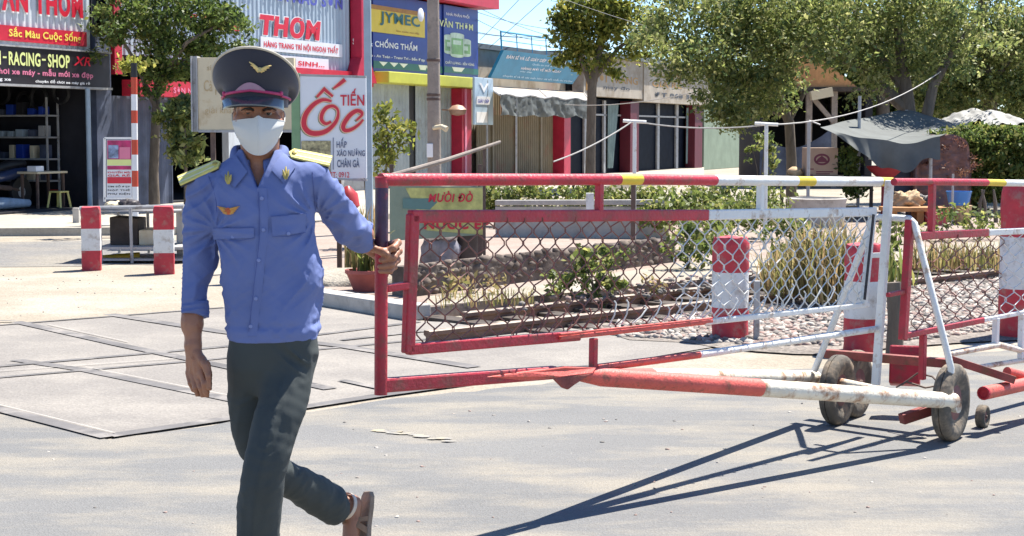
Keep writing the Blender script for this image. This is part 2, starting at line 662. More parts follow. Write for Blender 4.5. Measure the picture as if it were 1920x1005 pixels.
M['joint'] = pm('dark joint filler', (0.115, 0.108, 0.105), 0.85, 0.35, 3, 0.3, 30, dirt=((0.25, 0.23, 0.21), 0.3, 2.2))
M['jointlight'] = pm('pale joint edge', (0.36, 0.335, 0.3), 0.8, 0.12, 4, 0.2, 30, dirt=((0.3, 0.28, 0.26), 0.3, 3))


def sheet(name, pix, z, m, world=None, jag=0.0, step=0.25, skirt=0.0):
    P = [gnd(x, y) for x, y in pix] if world is None else [Vector((x, y, 0)) for x, y in world]
    if jag:
        Q = []
        for i, a in enumerate(P):
            b = P[(i + 1) % len(P)]
            n = max(1, int((b - a).length / step))
            if n > 400:
                n = 400
            dn = Vector((-(b - a).y, (b - a).x, 0)).normalized()
            for k in range(n):
                off = jag * (random.gauss(0, 0.5) + math.sin(k * 0.37 + i) * 0.8) if k else 0
                Q.append(a.lerp(b, k / n) + dn * off)
        P = Q
    mb = MB()
    V = [(p.x, p.y, z) for p in P]
    n = len(V)
    mb.add(V, [tuple(range(n))])
    if skirt:
        mb.add(V + [(v[0], v[1], z - skirt) for v in V], [(i, (i + 1) % n, n + (i + 1) % n, n + i) for i in range(n)])
    o = mb.build(name, m)
    # face up
    me = o.data
    if me.polygons[0].normal.z < 0:
        me.flip_normals()
    return tag(o, kind='structure')


gb = MB()
gb.add([(-400, -60, 0), (400, -60, 0), (400, 900, 0), (-400, 900, 0)], [(0, 1, 2, 3)])
tag(gb.build('ground', M['dirt']), kind='structure')
sheet('road', None, 0.004, M['asphalt'],
      world=[(-14, -3), (14, -3)] + [tuple(gnd(x, y).xy) for x, y in
             ((2600, 650), (1920, 655), (1600, 690), (1330, 700), (1120, 706), (715, 752), (430, 792), (205, 826), (0, 776), (-300, 715))],
      jag=0.035, step=0.12)
sheet('side_road', [(-400, 458), (150, 452), (560, 450), (560, 478), (150, 500), (-400, 512)], 0.004, M['oldroad'], jag=0.12, step=0.3)
sheet('rail_crossing', [(-260, 700), (-120, 628), (0, 611), (205, 594), (420, 577), (600, 574), (790, 604), (1090, 615), (1290, 642), (1340, 652), (1110, 690), (715, 746), (430, 789), (205, 822), (0, 769)], 0.008, M['slab'])


def strip(pts, w_, z, mb, m=0):
    for (a, b) in zip(pts[:-1], pts[1:]):
        A, B = gnd(*a), gnd(*b)
        d = (B - A).normalized()
        n = Vector((-d.y, d.x, 0)) * w_ / 2
        k = max(1, int((B - A).length / 0.4))
        for i in range(k):
            p, q = A.lerp(B, i / k), A.lerp(B, (i + 1) / k)
            mb.add([(*(p - n).xy, z), (*(q - n).xy, z), (*(q + n).xy, z), (*(p + n).xy, z)], [(0, 1, 2, 3)], m)


jm = MB()
for pts, w_, m, z in [
    ([(-80, 750), (205, 823)], 0.10, 0, 0.0120), ([(205, 821), (430, 788), (715, 744), (1110, 689)], 0.10, 0, 0.0124),
    ([(30, 678), (160, 697), (420, 750), (560, 780)], 0.1, 0, 0.0128), ([(-60, 716), (340, 682), (640, 654), (900, 629)], 0.06, 0, 0.0132),
    ([(-80, 697), (420, 653), (785, 606)], 0.075, 0, 0.0136), ([(30, 606), (235, 652), (420, 690), (620, 733)], 0.1, 0, 0.0140),
    ([(-60, 617), (420, 579)], 0.05, 0, 0.0144), ([(205, 592), (420, 626), (640, 652), (890, 692)], 0.12, 0, 0.0148),
    ([(-60, 606), (30, 604)], 0.05, 0, 0.0152), ([(640, 641), (786, 625), (1033, 611)], 0.06, 0, 0.0156),
    ([(640, 717), (720, 734)], 0.06, 0, 0.0160),
    ([(-80, 744), (215, 817)], 0.01, 1, 0.0166), ([(160, 692), (440, 748)], 0.01, 1, 0.0170), ([(0, 700), (330, 676)], 0.01, 1, 0.0174),
    ([(90, 612), (240, 645)], 0.01, 1, 0.0178)]:
    strip(pts, w_, z, jm, m)
tag(jm.build('rail_crossing_joints', [M['joint'], M['jointlight']]), kind='structure')
ym = MB()
A = gnd(705, 808)
B = gnd(842, 829)
for i in range(14):
    p = A.lerp(B, i / 13) + Vector((random.uniform(-.02, .02), random.uniform(-.03, .03), 0.0084 + i * 0.0002))
    ym.add([p + Vector((random.uniform(.02, .06) * math.cos(a), random.uniform(.01, .025) * math.sin(a), 0)) for a in [k * math.pi / 4 for k in range(8)]], [tuple(range(8))])
M['mustard'] = pm('mustard pipe paint', (0.42, 0.28, 0.03), 0.6, 0.2, 8, 0.2)
M['oldyellow'] = pm('worn yellow paint', (0.37, 0.31, 0.19), 0.9, 0.12, 25, 0.2, dirt=((0.26, 0.25, 0.23), 0.6, 9))
tag(ym.build('road_marking', M['oldyellow']), kind='structure')

# raised pink paving behind the rails and the pale pavement by the shops
sheet('plaza', [(545, 566), (600, 570), (787, 601), (900, 588), (1336, 541), (1640, 508), (2300, 440), (2100, 402), (1300, 405), (900, 415), (600, 428), (520, 440)], 0.10, M['plaza'], skirt=0.12)
km = MB()
pl = [gnd(x, y) for x, y in ((545, 566), (600, 570), (787, 601))]
for a, b in zip(pl[:-1], pl[1:]):
    km.beam(a + Vector((0, 0, .066)), b + Vector((0, 0, .066)), 0.22, 0.125)
tag(km.build('plaza_kerb', M['concrete'], bevel=.012), kind='structure')
sheet('ballast_bed', [(1040, 612), (1336, 574), (1640, 540), (2400, 440), (2500, 560), (1920, 640), (1740, 650), (1560, 668), (1420, 662), (1290, 645), (1180, 640)], 0.012, M['ballastbed'], jag=0.05)
sheet('planting_strip', [(800, 598), (980, 580), (1336, 542), (1640, 510), (2300, 443), (2250, 428), (1640, 488), (1270, 512), (1010, 556), (800, 578)], 0.104, M['dirt'])
PAVE_A, PAVE_B = gnd(-300, 447), gnd(420, 440)
sheet('pavement', [(-500, 447), (420, 440), (700, 420), (900, 378), (1320, 340), (1320, 316), (600, 372), (-500, 418)], 0.12, M['walk'], skirt=0.13)


# ballast stones
def pix_in(poly, n):
    xs = [p[0] for p in poly]
    ys = [p[1] for p in poly]
    out = []
    while len(out) < n:
        # even over the ground, not over the picture
        y = 250 + 1 / rng.uniform(1 / (max(ys) - 250), 1 / (min(ys) - 250))
        if rng.random() > ((min(ys) - 250) / (y - 250)) ** 1.0:
            continue
        x = rng.uniform(min(xs), max(xs))
        c = False
        j = len(poly) - 1
        for i in range(len(poly)):
            if (poly[i][1] > y) != (poly[j][1] > y) and x < (poly[j][0] - poly[i][0]) * (y - poly[i][1]) / (poly[j][1] - poly[i][1]) + poly[i][0]:
                c = not c
            j = i
        if c:
            out.append((x, y))
    return out


ICO_V = []
ICO_F = [(0, 11, 5), (0, 5, 1), (0, 1, 7), (0, 7, 10), (0, 10, 11), (1, 5, 9), (5, 11, 4), (11, 10, 2), (10, 7, 6), (7, 1, 8),
         (3, 9, 4), (3, 4, 2), (3, 2, 6), (3, 6, 8), (3, 8, 9), (4, 9, 5), (2, 4, 11), (6, 2, 10), (8, 6, 7), (9, 8, 1)]
g_ = (1 + 5 ** .5) / 2
for a in ((-1, g_, 0), (1, g_, 0), (-1, -g_, 0), (1, -g_, 0), (0, -1, g_), (0, 1, g_), (0, -1, -g_), (0, 1, -g_), (g_, 0, -1), (g_, 0, 1), (-g_, 0, -1), (-g_, 0, 1)):
    ICO_V.append(Vector(a).normalized())
ICO = np.array([tuple(v) for v in ICO_V])


def stones(name, pos, smin_, smax_, mats, z=0.0, flat=0.7):
    V, Fq, mi = [], [], []
    for i, p in enumerate(pos):
        s = rng.uniform(smin_, smax_)
        q = ICO * (1 + rng.normal(0, 0.22, (12, 1))) * np.array([1, rng.uniform(.65, 1), flat * rng.uniform(.6, 1.1)]) * s
        a = rng.uniform(0, 6.28)
        R = np.array([[math.cos(a), -math.sin(a), 0], [math.sin(a), math.cos(a), 0], [0, 0, 1]])
        V.append(q @ R.T + np.array([p[0], p[1], (p[2] if len(p) > 2 else z) + s * 0.35]))
        Fq.append(np.array(ICO_F) + 12 * i)
        mi += [int(rng.integers(0, len(mats)))] * 20
    return tag(npmesh(name, np.concatenate(V), np.concatenate(Fq), mats, mi=mi), kind='stuff')


SM = [pm('stone pale', (0.31, 0.27, 0.235), 0.9, 0.2, 9, 0.3), pm('stone pink', (0.29, 0.205, 0.175), 0.9, 0.2, 9, 0.3), pm('stone grey', (0.17, 0.155, 0.14), 0.9, 0.2, 9, 0.3), pm('stone white', (0.42, 0.385, 0.34), 0.9, 0.15, 9, 0.3)]
bp_ = pix_in([(1090, 622), (1336, 586), (1640, 548), (1960, 508), (2000, 600), (1740, 640), (1560, 652), (1420, 652), (1290, 640), (1180, 636)], 6500)
tag(stones('gravel', [gnd(x, y) for x, y in bp_], 0.022, 0.044, SM, 0.0),
    'loose pale pink and grey ballast gravel beside the rails', None)
bp_ = pix_in([(0, 500), (700, 520), (640, 575), (0, 600)], 60) + pix_in([(0, 800), (200, 838), (700, 770), (1920, 700), (1920, 990), (0, 990)], 120)
stones('pebbles', [gnd(x, y) for x, y in bp_], 0.004, 0.012, SM, 0.008)
bp_ = pix_in([(900, 592), (1336, 546), (1640, 514), (1640, 494), (1270, 520), (1010, 562)], 300)
stones('rubble', [gnd(x, y, .1) for x, y in bp_], 0.012, 0.04, SM[1:3], 0.1)


# rails
def rail(pa, pb):
    A, B = gnd(*pa), gnd(*pb)
    d = (B - A).normalized()
    n = Vector((d.y, -d.x, 0))
    prof = [(-.055, 0), (.055, 0), (.055, .012), (.012, .03), (.010, .085), (.033, .098), (.033, .125), (.024, .132), (-.024, .132), (-.033, .125), (-.033, .098), (-.010, .085), (-.012, .03), (-.055, .012)]
    mb = MB()
    k = len(prof)
    vs = [A + n * x + Vector((0, 0, z - .035)) for x, z in prof] + [B + n * x + Vector((0, 0, z - .035)) for x, z in prof]
    mb.add(vs, [tuple(range(k)), tuple(reversed(range(k, 2 * k)))])
    for i in range(k):
        mb.add([vs[i], vs[(i + 1) % k], vs[k + (i + 1) % k], vs[k + i]], [(0, 3, 2, 1)], 1 if i in (6, 7, 8) else 0)
    return tag(mb.build('railway_rail', [M['rail'], M['railtop']]), kind='structure')


rail((800, 645), (2600, 439))
rail((870, 608), (2600, 412))
sm_ = MB()
for i in range(2, 44):
    t = i / 43
    a = gnd(1000 + 0, 0 + 640 - 0)
    A = gnd(830, 640).lerp(gnd(2600, 438), t)
    B = A + (gnd(905, 605) - gnd(830, 640)) * 1.0
    dd = Vector((-0.686, 0.728, 0))
    sm_.box(A + dd * 0.45 + Vector((0, 0, 0.0)), (0.2, 1.7, 0.06), 0, Matrix.Rotation(math.atan2(0.686, 0.728), 3, 'Z'))
tag(sm_.build('railway_sleepers', M['darkwood'], bevel=.008), kind='structure')

# ================================================================== gates
P0 = Vector((at(714, 500, 5.64).x, 5.64, 0))
P1 = Vector((at(1650, 500, 8.16).x, 8.16, 0))
GU = (P1 - P0).normalized()
GN = Vector((GU.y, -GU.x, 0))       # towards the near (camera) side


def GP(px, py, off=0.0):
    return onpl(px, py, P0 + GN * off, GN)


def band(mb, pts, r, mats, n=10):
    """tube through GP points, mats[i] is the material of segment i"""
    mb.tube(pts, r, n, 0, True, lambda i: mats[i])


GM = [M['red'], M['white'], M['yellow'], M['redpale'], M['whiterust'], M['postshade'], M['rustred']]
gate = thing('crossing_gate', 'wheeled red and white mesh crossing gate held by the man', 'gate', (P1.x, P1.y, 0))
b = MB()
band(b, [GP(714, 337), GP(1160, 336.5), GP(1200, 336.5), GP(1340, 338), GP(1492, 339.5), GP(1524, 340), GP(1650, 340.5), GP(1672, 341)], .0225, [0, 2, 0, 1, 2, 1, 2], 12)
b.build('top_rail', GM, gate, True)
b = MB()
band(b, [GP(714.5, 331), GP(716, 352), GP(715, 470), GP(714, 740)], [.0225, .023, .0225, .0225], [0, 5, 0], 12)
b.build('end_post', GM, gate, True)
b = MB()
def bar(mb, a, c, w_, h, m):
    mb.beam(a, c, w_, h, m)
bar(b, GP(768, 406), GP(1325, 403), .03, .046, 0)
bar(b, GP(1325, 403), GP(1640, 397), .03, .044, 1)
bar(b, GP(774, 401), GP(765, 662), .03, .046, 0)
bar(b, GP(1636, 397), GP(1619, 576), .03, .036, 1)
bar(b, GP(764, 655), GP(1085, 629), .03, .04, 0)
bar(b, GP(1085, 629), GP(1320, 604), .024, .022, 3)
bar(b, GP(1320, 604), GP(1628, 571), .024, .026, 1)
b.build('panel_frame', GM, gate, False, bevel=.006)
b = MB()
bar(b, GP(1050, 634, .022), GP(1335, 602, .022), .014, .012, 3)
bar(b, GP(1050, 627, .03), GP(1335, 597, .03), .012, .008, 3)
b.build('angle_iron', GM, gate, False, bevel=.002)
b = MB()
band(b, [GP(1118, 690), GP(1310, 665), GP(1655, 615)], .0165, [3, 1], 10)
b.build('lower_brace', GM, gate, True)
for (x, y0, y1, m) in ((1124, 340, 402, 0), (1426, 342, 399, 1), (1113, 634, 690, 0)):
    b = MB()
    bar(b, GP(x, y0), GP(x - 1, y1), .028, .028, m)
    b.build('spacer', GM, gate, bevel=.004)
b = MB()
bar(b, GP(722, 541), GP(770, 534), .03, .026, 0)
b.build('spacer', GM, gate, bevel=.004)
# bottom tube: square on the left, flattened plate, then the V of two pipes
b = MB()
bar(b, GP(710, 723), GP(1040, 698), .04, .05, 0)
b.build('bottom_tube', GM, gate, bevel=.008)
b = MB()
pl_ = [GP(912, 707, .024), GP(990, 696, .034), GP(1060, 687, .036), GP(1120, 688, .03), GP(1112, 700, .05), GP(1050, 708, .05), GP(990, 714, .03)]
b.prism(pl_, -GN * .02, 3)
b.prism([GP(1036, 708, .046), GP(1112, 700, .05), GP(1078, 722, .048), GP(1066, 731, .045), GP(1055, 727, .045)], -GN * .012, 6)
b.build('gusset_plate', GM, gate, bevel=.005)
NE = at(1788, 752, 7.91)
FE = at(1528, 707, 8.52)
AX = (NE - FE)
AX.z = 0
AX.normalize()
AP = GP(1085, 704)
b = MB()
q1 = AP.lerp(NE, 0.43)
b.tube([AP + Vector((0, 0, .004)), AP.lerp(NE, .05), q1, NE], [.026, .038, .0385, .039], 14, 0, True, lambda i: (3, 3, 4)[i])
b.build('wheel_pipe', GM, gate, True)
b = MB()
b.tube([AP, AP.lerp(FE, .25), FE], [.024, .034, .035], 14, 0, True, lambda i: (3, 4)[i])
b.build('wheel_pipe', GM, gate, True)
b = MB()
b.tube([FE - AX * .05, NE + AX * .03 - Vector((0, 0, .03))], .026, 12, 4)
b.build('axle_tube', GM, gate, True)


def axp(px, py, off=0):
    return onpl(px, py, NE + GU * off, GU)


b = MB()
b.tube([axp(1527, 695), axp(1560, 612), axp(1636, 412), axp(1643, 407), axp(1706, 410), axp(1714, 418), axp(1778, 668), axp(1783, 690), axp(1781, 748)], .0165, 10, 1)
b.build('a_frame', GM, gate, True)
b = MB()
bar(b, axp(1668, 338, -.03), axp(1642, 722, -.03), .03, .04, 1)
b.build('mast', GM, gate, bevel=.005)
b = MB()
bar(b, axp(1634, 479), axp(1664, 478), .02, .025, 1)
b.build('rung', GM, gate, bevel=.003)
b = MB()
bar(b, GP(1638, 402, .03), GP(1621, 562, .03), .006, .016, 0)
b.build('strap', M['strap'], gate)
# mesh: zigzag wires
def meshwire(x0t, y0t, x1t, y1t, x0b, y0b, x1b, y1b, ncol, nrow, gp, parent, split, mred, mwh, dia=.0058):
    """corner pixels of the opening; ncol wires, nrow zigzags"""
    tl, tr, bl, br = gp(x0t, y0t), gp(x1t, y1t), gp(x0b, y0b), gp(x1b, y1b)
    A = MB()
    B_ = MB()
    for c in range(ncol + 1):
        pts = []
        K = nrow * 2
        sag = 0.0
        for k in range(K + 1):
            v = k / K
            zz = (0.5 if k % 2 else -0.5) * (1 if c % 2 else -1)
            u = (c + 0.5 + zz * 0.98 + rng.normal(0, .05)) / (ncol + 1)
            u = min(max(u, 0.002), 0.998)
            vv = v + rng.normal(0, .005)
            p = (tl.lerp(tr, u)).lerp(bl.lerp(br, u), min(max(vv, 0), 1))
            p = p + GN * (rng.normal(0, .004) + 0.012 * math.sin(u * 9 + v * 3))
            hv = (tl - bl).length / K * .16
            pts.append(p + Vector((0, 0, hv)))
            pts.append(p - Vector((0, 0, hv)))
        (A if c / ncol < split else B_).tube(pts, dia / 2, 5, 0, False)
    if A.f:
        A.build('wire_mesh', mred, parent, True)
    if B_.f:
        B_.build('wire_mesh', mwh, parent, True)


meshwire(785, 414, 1634, 402, 777, 648, 1622, 572, 62, 5, GP, gate, .5, M['wirered'], M['wire'])
# loose twisted links under the lower half
b = MB()
for i in range(26):
    u = 0.22 + 0.75 * i / 25
    x = 777 + (1622 - 777) * u
    yb = 648 + (572 - 648) * u
    p = GP(x + random.uniform(-6, 6), yb - 4, .012)
    q = GP(x + 14 + random.uniform(-4, 10), yb - random.uniform(26, 52), .03)
    b.tube([p, p.lerp(q, .5) + GN * .01, q, q + Vector((-.008, 0, .012))], .0034, 5, 0 if u < .42 else 1)
b.each('loose_wire', [M['wirered'], M['wire']], gate, True)


def wheel(parent, c, ax, R, wd, mirror=1):
    ax = Vector(ax).normalized()
    t = MB()
    prof = []
    h = wd / 2
    for (r, z) in ((.52, -.55), (.66, -.95), (.8, -1.0), (.92, -.9), (.985, -.62), (1, -.3), (1, -.06), (.965, -.05), (.965, .05), (1, .06), (1, .3), (.985, .62), (.92, .9), (.8, 1.0), (.66, .95), (.52, .55)):
        prof.append((r * R, z * h))
    t.lathe(prof, c, 36, 0, ax)
    ty = t.build('tyre', M['tyre'], parent, True, ang=55)
    r = MB()
    r.lathe([(.2 * R, -.62 * h), (.5 * R, -.5 * h), (.56 * R, -.64 * h), (.56 * R, .64 * h), (.5 * R, .5 * h), (.34 * R, .66 * h), (.2 * R, .7 * h)], c, 28, 0, ax)
    r.build('rim', M['hubred'], parent, True, ang=35)
    k = MB()
    k.lathe([(.13 * R, -.9 * h), (.13 * R, .9 * h), (.09 * R, 1.05 * h)], c, 14, 0, ax)
    k.build('hub', M['iron'], parent, True, ang=35)
    return ty


wn = NE + GU * .02 - AX * .105
wn = at(1783, 764, wn.y)
WX = Vector((math.cos(math.radians(33)), -math.sin(math.radians(33)), 0))
wheel(gate, (wn.x, wn.y, .19), WX, .19, .088)
wf = gnd(1577, 803)
wheel(gate, (wf.x, wf.y + .1, .182), WX, .182, .08)
wf = gnd(1613, 790)
wheel(gate, (wf.x, wf.y + .12, .18), WX, .18, .07)

# second gate beyond
g2 = thing('crossing_gate', 'second red and white mesh gate cut off by the right edge', 'gate', (1.92, 8.05, 0))
Q0 = Vector((1.92, 8.05, 0))


def G2(px, py, off=0):
    return onpl(px, py, Q0 + GN * off, GN)


b = MB()
band(b, [G2(1676, 341), G2(1765, 341), G2(1790, 341.5), G2(1850, 342), G2(1882, 343), G2(2080, 345)], .018, [0, 0, 0, 2, 1], 12)
b.build('top_rail', GM, g2, True)
b = MB()
bar(b, G2(1705, 443), G2(1850, 436), .03, .04, 0)
bar(b, G2(1850, 436), G2(2120, 424), .03, .034, 1)
bar(b, G2(1706, 412), G2(1693, 637), .036, .042, 0)
bar(b, G2(1692, 630), G2(1842, 600), .03, .03, 0)
bar(b, G2(1842, 600), G2(2120, 548), .026, .024, 1)
bar(b, G2(1664, 553), G2(1700, 546), .022, .022, 0)
b.build('panel_frame', GM, g2, bevel=.005)
for (x, y0, y1, m) in ((1748, 345, 437, 0), (1731, 628, 712, 0), (1868, 596, 648, 1), (1916, 588, 672, 1)):
    b = MB()
    bar(b, G2(x, y0), G2(x - 2, y1), .03, .034, m)
    b.build('spacer', GM, g2, bevel=.004)
meshwire(1718, 445, 2100, 430, 1704, 622, 2090, 560, 30, 5, G2, g2, .38, M['wirered'], M['wire'])
b = MB()
b.tube([G2(1776, 664), G2(1872, 646), G2(1960, 668)], .018, 10, 4)
b.tube([G2(1838, 688), G2(1990, 664)], .014, 10, 4)
b.build('lower_brace', GM, g2, True)
b = MB()
bar(b, at(1549, 663, 8.7), at(1775, 681, 8.25), .05, .045, 6)
b.build('axle_beam', GM, g2, bevel=.004)
b = MB()
bar(b, at(1776, 672, 8.25), at(1900, 712, 8.3), .05, .04, 6)
bar(b, at(1690, 786, 8.05), at(1745, 768, 8.1), .05, .05, 6)
b.build('angle_iron', GM, g2, bevel=.003)
b = MB()
pe = at(1846, 737, 8.15)
pf = at(2060, 690, 9.2)
b.tube([pe, pe.lerp(pf, .5), pf], .034, 14, 3)
b.lathe([(.0345, 0), (.0345, .012), (.026, .014), (.026, .004)], pe - (pf - pe).normalized() * .002, 14, 0, (pe - pf))
b.build('wheel_pipe', GM, g2, True)
b = MB()
b.tube([at(1888, 697, 8.5), at(2050, 740, 9.0)], .026, 12, 3)
b.build('wheel_pipe', GM, g2, True)
b = MB()
bar(b, at(1698, 650, 8.75), at(1696, 722, 8.7), .16, .12, 0)
b.build('counterweight', GM, g2, bevel=.01)
c2 = at(1843, 752, 8.35)
wheel(g2, (c2.x, c2.y, .06), WX, .06, .05)
b = MB()
b.tube([at(1690, 722, 8.3), at(1720, 700, 8.25), at(1748, 706, 8.2), at(1764, 722, 8.15), at(1735, 727, 8.1), at(1700, 716, 8.1), at(1680, 726, 8.1)], .005, 6)
tag(b.build('wire_coil', M['iron'], None, True), 'loose rusty wire coil lying on the axle behind the near gate wheel', 'wire')


# ================================================================== bollards
def bollard(px0, px1, ytop, ybase, label, square, z=0.0, bands=3, group='striped bollards by the crossing'):
    pc = gnd((px0 + px1) / 2, ybase, z)
    s = F / pc.y
    wd = (px1 - px0) / s
    h = at((px0 + px1) / 2, ytop, pc.y + wd * .5).z - z
    r = thing('bollard', label, 'bollard', (pc.x, pc.y + wd / 2, z), 0, group)
    c = Vector((pc.x, pc.y + wd / 2, 0))
    mb = MB()
    K = 18
    N = 24
    vs = []
    for i in range(K + 1):
        v = i / K
        zz = z - .02 + (h + .02) * v
        q = 1.0
        if i == K:
            q = .9
        for k in range(N):
            a = 2 * math.pi * k / N + math.pi / 4
            if square:
                e = 0.16
                x = math.copysign(abs(math.cos(a)) ** e, math.cos(a))
                y = math.copysign(abs(math.sin(a)) ** e, math.sin(a))
                rr = wd / 2
                # angle 45deg start, rotate the square by 12 degrees
                th = math.radians(10)
                x, y = x * math.cos(th) - y * math.sin(th), x * math.sin(th) + y * math.cos(th)
                rr *= .9
            else:
                x, y, rr = math.cos(a), math.sin(a), wd / 2
            nz = 1 + 0.02 * math.sin(i * 1.7 + k * .9) + rng.normal(0, .008)
            vs.append((c.x + x * rr * q * nz, c.y + y * rr * q * nz, zz - (0.012 if i == K else 0) * rng.random()))
    fs, ms = [], []
    lim = [h * b_ / bands for b_ in range(1, bands)]
    for i in range(K):
        bi = int(min(bands - 1, (i + .5) / K * bands))
        for k in range(N):
            fs.append((i * N + k, i * N + (k + 1) % N, (i + 1) * N + (k + 1) % N, (i + 1) * N + k))
            ms.append(bi % 2)
    fs.append(tuple(K * N + k for k in range(N)))
    ms.append(0)
    mb.v = vs
    # one mesh per painted band
    for bi in range(bands):
        p = MB()
        p.v = vs
        p.f = [f for f, (j) in zip(fs, range(len(fs))) if (j // N if j < K * N else K - 1) * bands // K == bi]
        p.m = [0] * len(p.f)
        used = sorted({i for f in p.f for i in f})
        mp_ = {u: i for i, u in enumerate(used)}
        p.v = [vs[u] for u in used]
        p.f = [tuple(mp_[i] for i in f) for f in p.f]
        p.build('painted_band', M['bolred'] if bi % 2 == 0 else M['bolwhite'], r, True, ang=50)
    return r


bollard(148, 187, 387, 508, 'square red and white bollard, left of the two before the grey metal rack', True)
bollard(283, 325, 386, 515, 'square red and white bollard nearest the man, standing before the right end of the rack', True)
bollard(1338, 1408, 443, 640, 'round red and white bollard seen whole through the mesh of the near gate', False)
bollard(1588, 1658, 456, 664, 'round red and white bollard half hidden behind the mast and A-frame of the near gate', False)
bollard(1884, 1966, 346, 636, 'tall thick red and white bollard at the right edge behind the second gate', False, bands=3)
b = MB()
c = gnd(1676, 668)
b.tube([(c.x, c.y, -.05), (c.x + .01, c.y, .25), (c.x - .01, c.y + .01, .5)], [.06, .055, .05], 10)
tag(b.build('wooden_stump', M['bark'], None, True), 'weathered grey brown wooden stub standing right beside a gate mast', 'post')
b = MB()
c = gnd(1418, 640)
b.beam((c.x, c.y, -.02), (c.x, c.y, .44), .05, .04)
tag(b.build('steel_peg', M['greymetal'], None, bevel=.004), 'short pale steel peg standing right of the round bollard behind the mesh', 'post')
# ================================================================== shop row, authored in facade coordinates (t along, y into the shops, z up)
L0 = Vector((-8.7, 28.0, 0))
LD = Vector((0.384, 0.9233, 0)).normalized()
LN = Vector((-LD.y, LD.x, 0))
FA = math.atan2(LD.y, LD.x)


def W(t, y, z):
    return L0 + LD * t + LN * y + Vector((0, 0, z))


def fp(px, py, off=0.0):
    p = onpl(px, py, L0 + LN * off, LN)
    return (p - L0).dot(LD), p.z


def T(px, off=0.0):
    return fp(px, 250, off)[0]


def Z(px, py, off=0.0):
    return fp(px, py, off)[1]


def fbox(mb, t0, t1, y0, y1, z0, z1, m=0):
    return mb.hexa([W(t0, y0, z0), W(t1, y0, z0), W(t1, y1, z0), W(t0, y1, z0), W(t0, y0, z1), W(t1, y0, z1), W(t1, y1, z1), W(t0, y1, z1)], m)


def corr(mb, t0, t1, y, z0, z1, pitch=.1, amp=.012, m=0):
    n = max(2, int((t1 - t0) / pitch * 4))
    pr = [0, 1, 1, 0]
    mb.grid(lambda u, v: W(t0 + (t1 - t0) * u, y - amp * pr[int(round(u * n)) % 4], z0 + (z1 - z0) * v), n, 1, m)
    return mb


def ft(mb, body, t0, t1, z0, z1, y, m=0, bold=0.0, shear=0.0):
    put_text(mb, body, lambda u, v: W(t0 + (t1 - t0) * u, y, z0 + (z1 - z0) * v), m, bold, shear)


def building(name, t0, label):
    p = W(t0, 0, 0)
    return thing(name, label, 'shop', p, FA)


M['corr'] = pm('pale corrugated sheet', (0.56, 0.6, 0.63), 0.5, 0.1, 1.5, 0.05, dirt=((0.4, 0.4, 0.4), 0.15, 2), aniso=(1, 1, .3))
M['corrblue'] = pm('blue grey corrugated sheet', (0.36, 0.44, 0.52), 0.5, 0.1, 1.5, 0.05, dirt=((0.28, 0.3, 0.34), 0.2, 2), aniso=(1, 1, .3))
M['signblack'] = pm('black sign sheet', (0.018, 0.014, 0.02), 0.45, 0.3, 3, 0.05)
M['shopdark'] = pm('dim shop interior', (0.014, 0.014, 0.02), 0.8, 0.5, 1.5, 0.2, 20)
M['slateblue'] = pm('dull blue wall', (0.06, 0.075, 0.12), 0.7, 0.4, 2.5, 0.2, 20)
M['signred'] = pm('sign red', (0.55, 0.02, 0.045), 0.45, 0.12, 4, 0.05)
M['crimson'] = pm('crimson column paint', (0.46, 0.015, 0.05), 0.5, 0.15, 4, 0.1)
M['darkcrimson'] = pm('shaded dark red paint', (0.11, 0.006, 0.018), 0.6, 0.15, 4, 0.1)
M['letred'] = pm('red letters', (0.6, 0.015, 0.04), 0.4, 0.05, 6, 0)
M['letdark'] = pm('dark letters', (0.03, 0.03, 0.04), 0.5, 0.05, 6, 0)
M['letyel'] = pm('yellow letters', (0.85, 0.72, 0.12), 0.4, 0.05, 6, 0)
M['letlime'] = pm('pale lime letters', (0.72, 0.78, 0.3), 0.4, 0.05, 6, 0)
M['letpink'] = pm('pink letters', (0.7, 0.2, 0.32), 0.4, 0.05, 6, 0)
M['letwhite'] = pm('white letters', (0.8, 0.8, 0.8), 0.4, 0.04, 6, 0)
M['letblue'] = pm('blue letters', (0.08, 0.09, 0.4), 0.4, 0.05, 6, 0)
M['letorange'] = pm('faded orange letters', (0.42, 0.22, 0.05), 0.6, 0.15, 6, 0)
M['lettorquoise'] = pm('pale blue letters', (0.5, 0.75, 0.85), 0.5, 0.05, 6, 0)
M['signwhite'] = pm('white sign sheet', (0.7, 0.72, 0.76), 0.4, 0.05, 2, 0.03)
M['signblue'] = pm('deep blue sign sheet', (0.015, 0.045, 0.3), 0.4, 0.12, 2, 0.03)
M['signyel'] = pm('yellow sign sheet', (0.75, 0.55, 0.02), 0.4, 0.1, 2, 0.03)
M['signgreen'] = pm('dark green sign sheet', (0.01, 0.12, 0.12), 0.4, 0.1, 2, 0.03)
M['limeband'] = pm('lime yellow fascia', (0.52, 0.52, 0.06), 0.5, 0.12, 2, 0.05)
M['teal'] = pm('faded teal blue sign', (0.03, 0.25, 0.42), 0.5, 0.18, 1.5, 0.03)
M['shutter'] = pm('grey steel shutter', (0.36, 0.4, 0.4), 0.5, 0.15, 2, 0.05, dirt=((0.25, 0.26, 0.25), 0.25, 1.5))
M['tanshut'] = pm('tan folding shutter', (0.24, 0.2, 0.13), 0.6, 0.18, 2, 0.05, dirt=((0.3, 0.15, 0.1), 0.2, 1.2))
M['tarp'] = pm('grey silver tarpaulin', (0.1, 0.11, 0.105), 0.7, 0.25, 3, 0.3, 8)
M['awning'] = pm('cream awning cloth', (0.42, 0.35, 0.28), 0.7, 0.1, 3, 0.1)
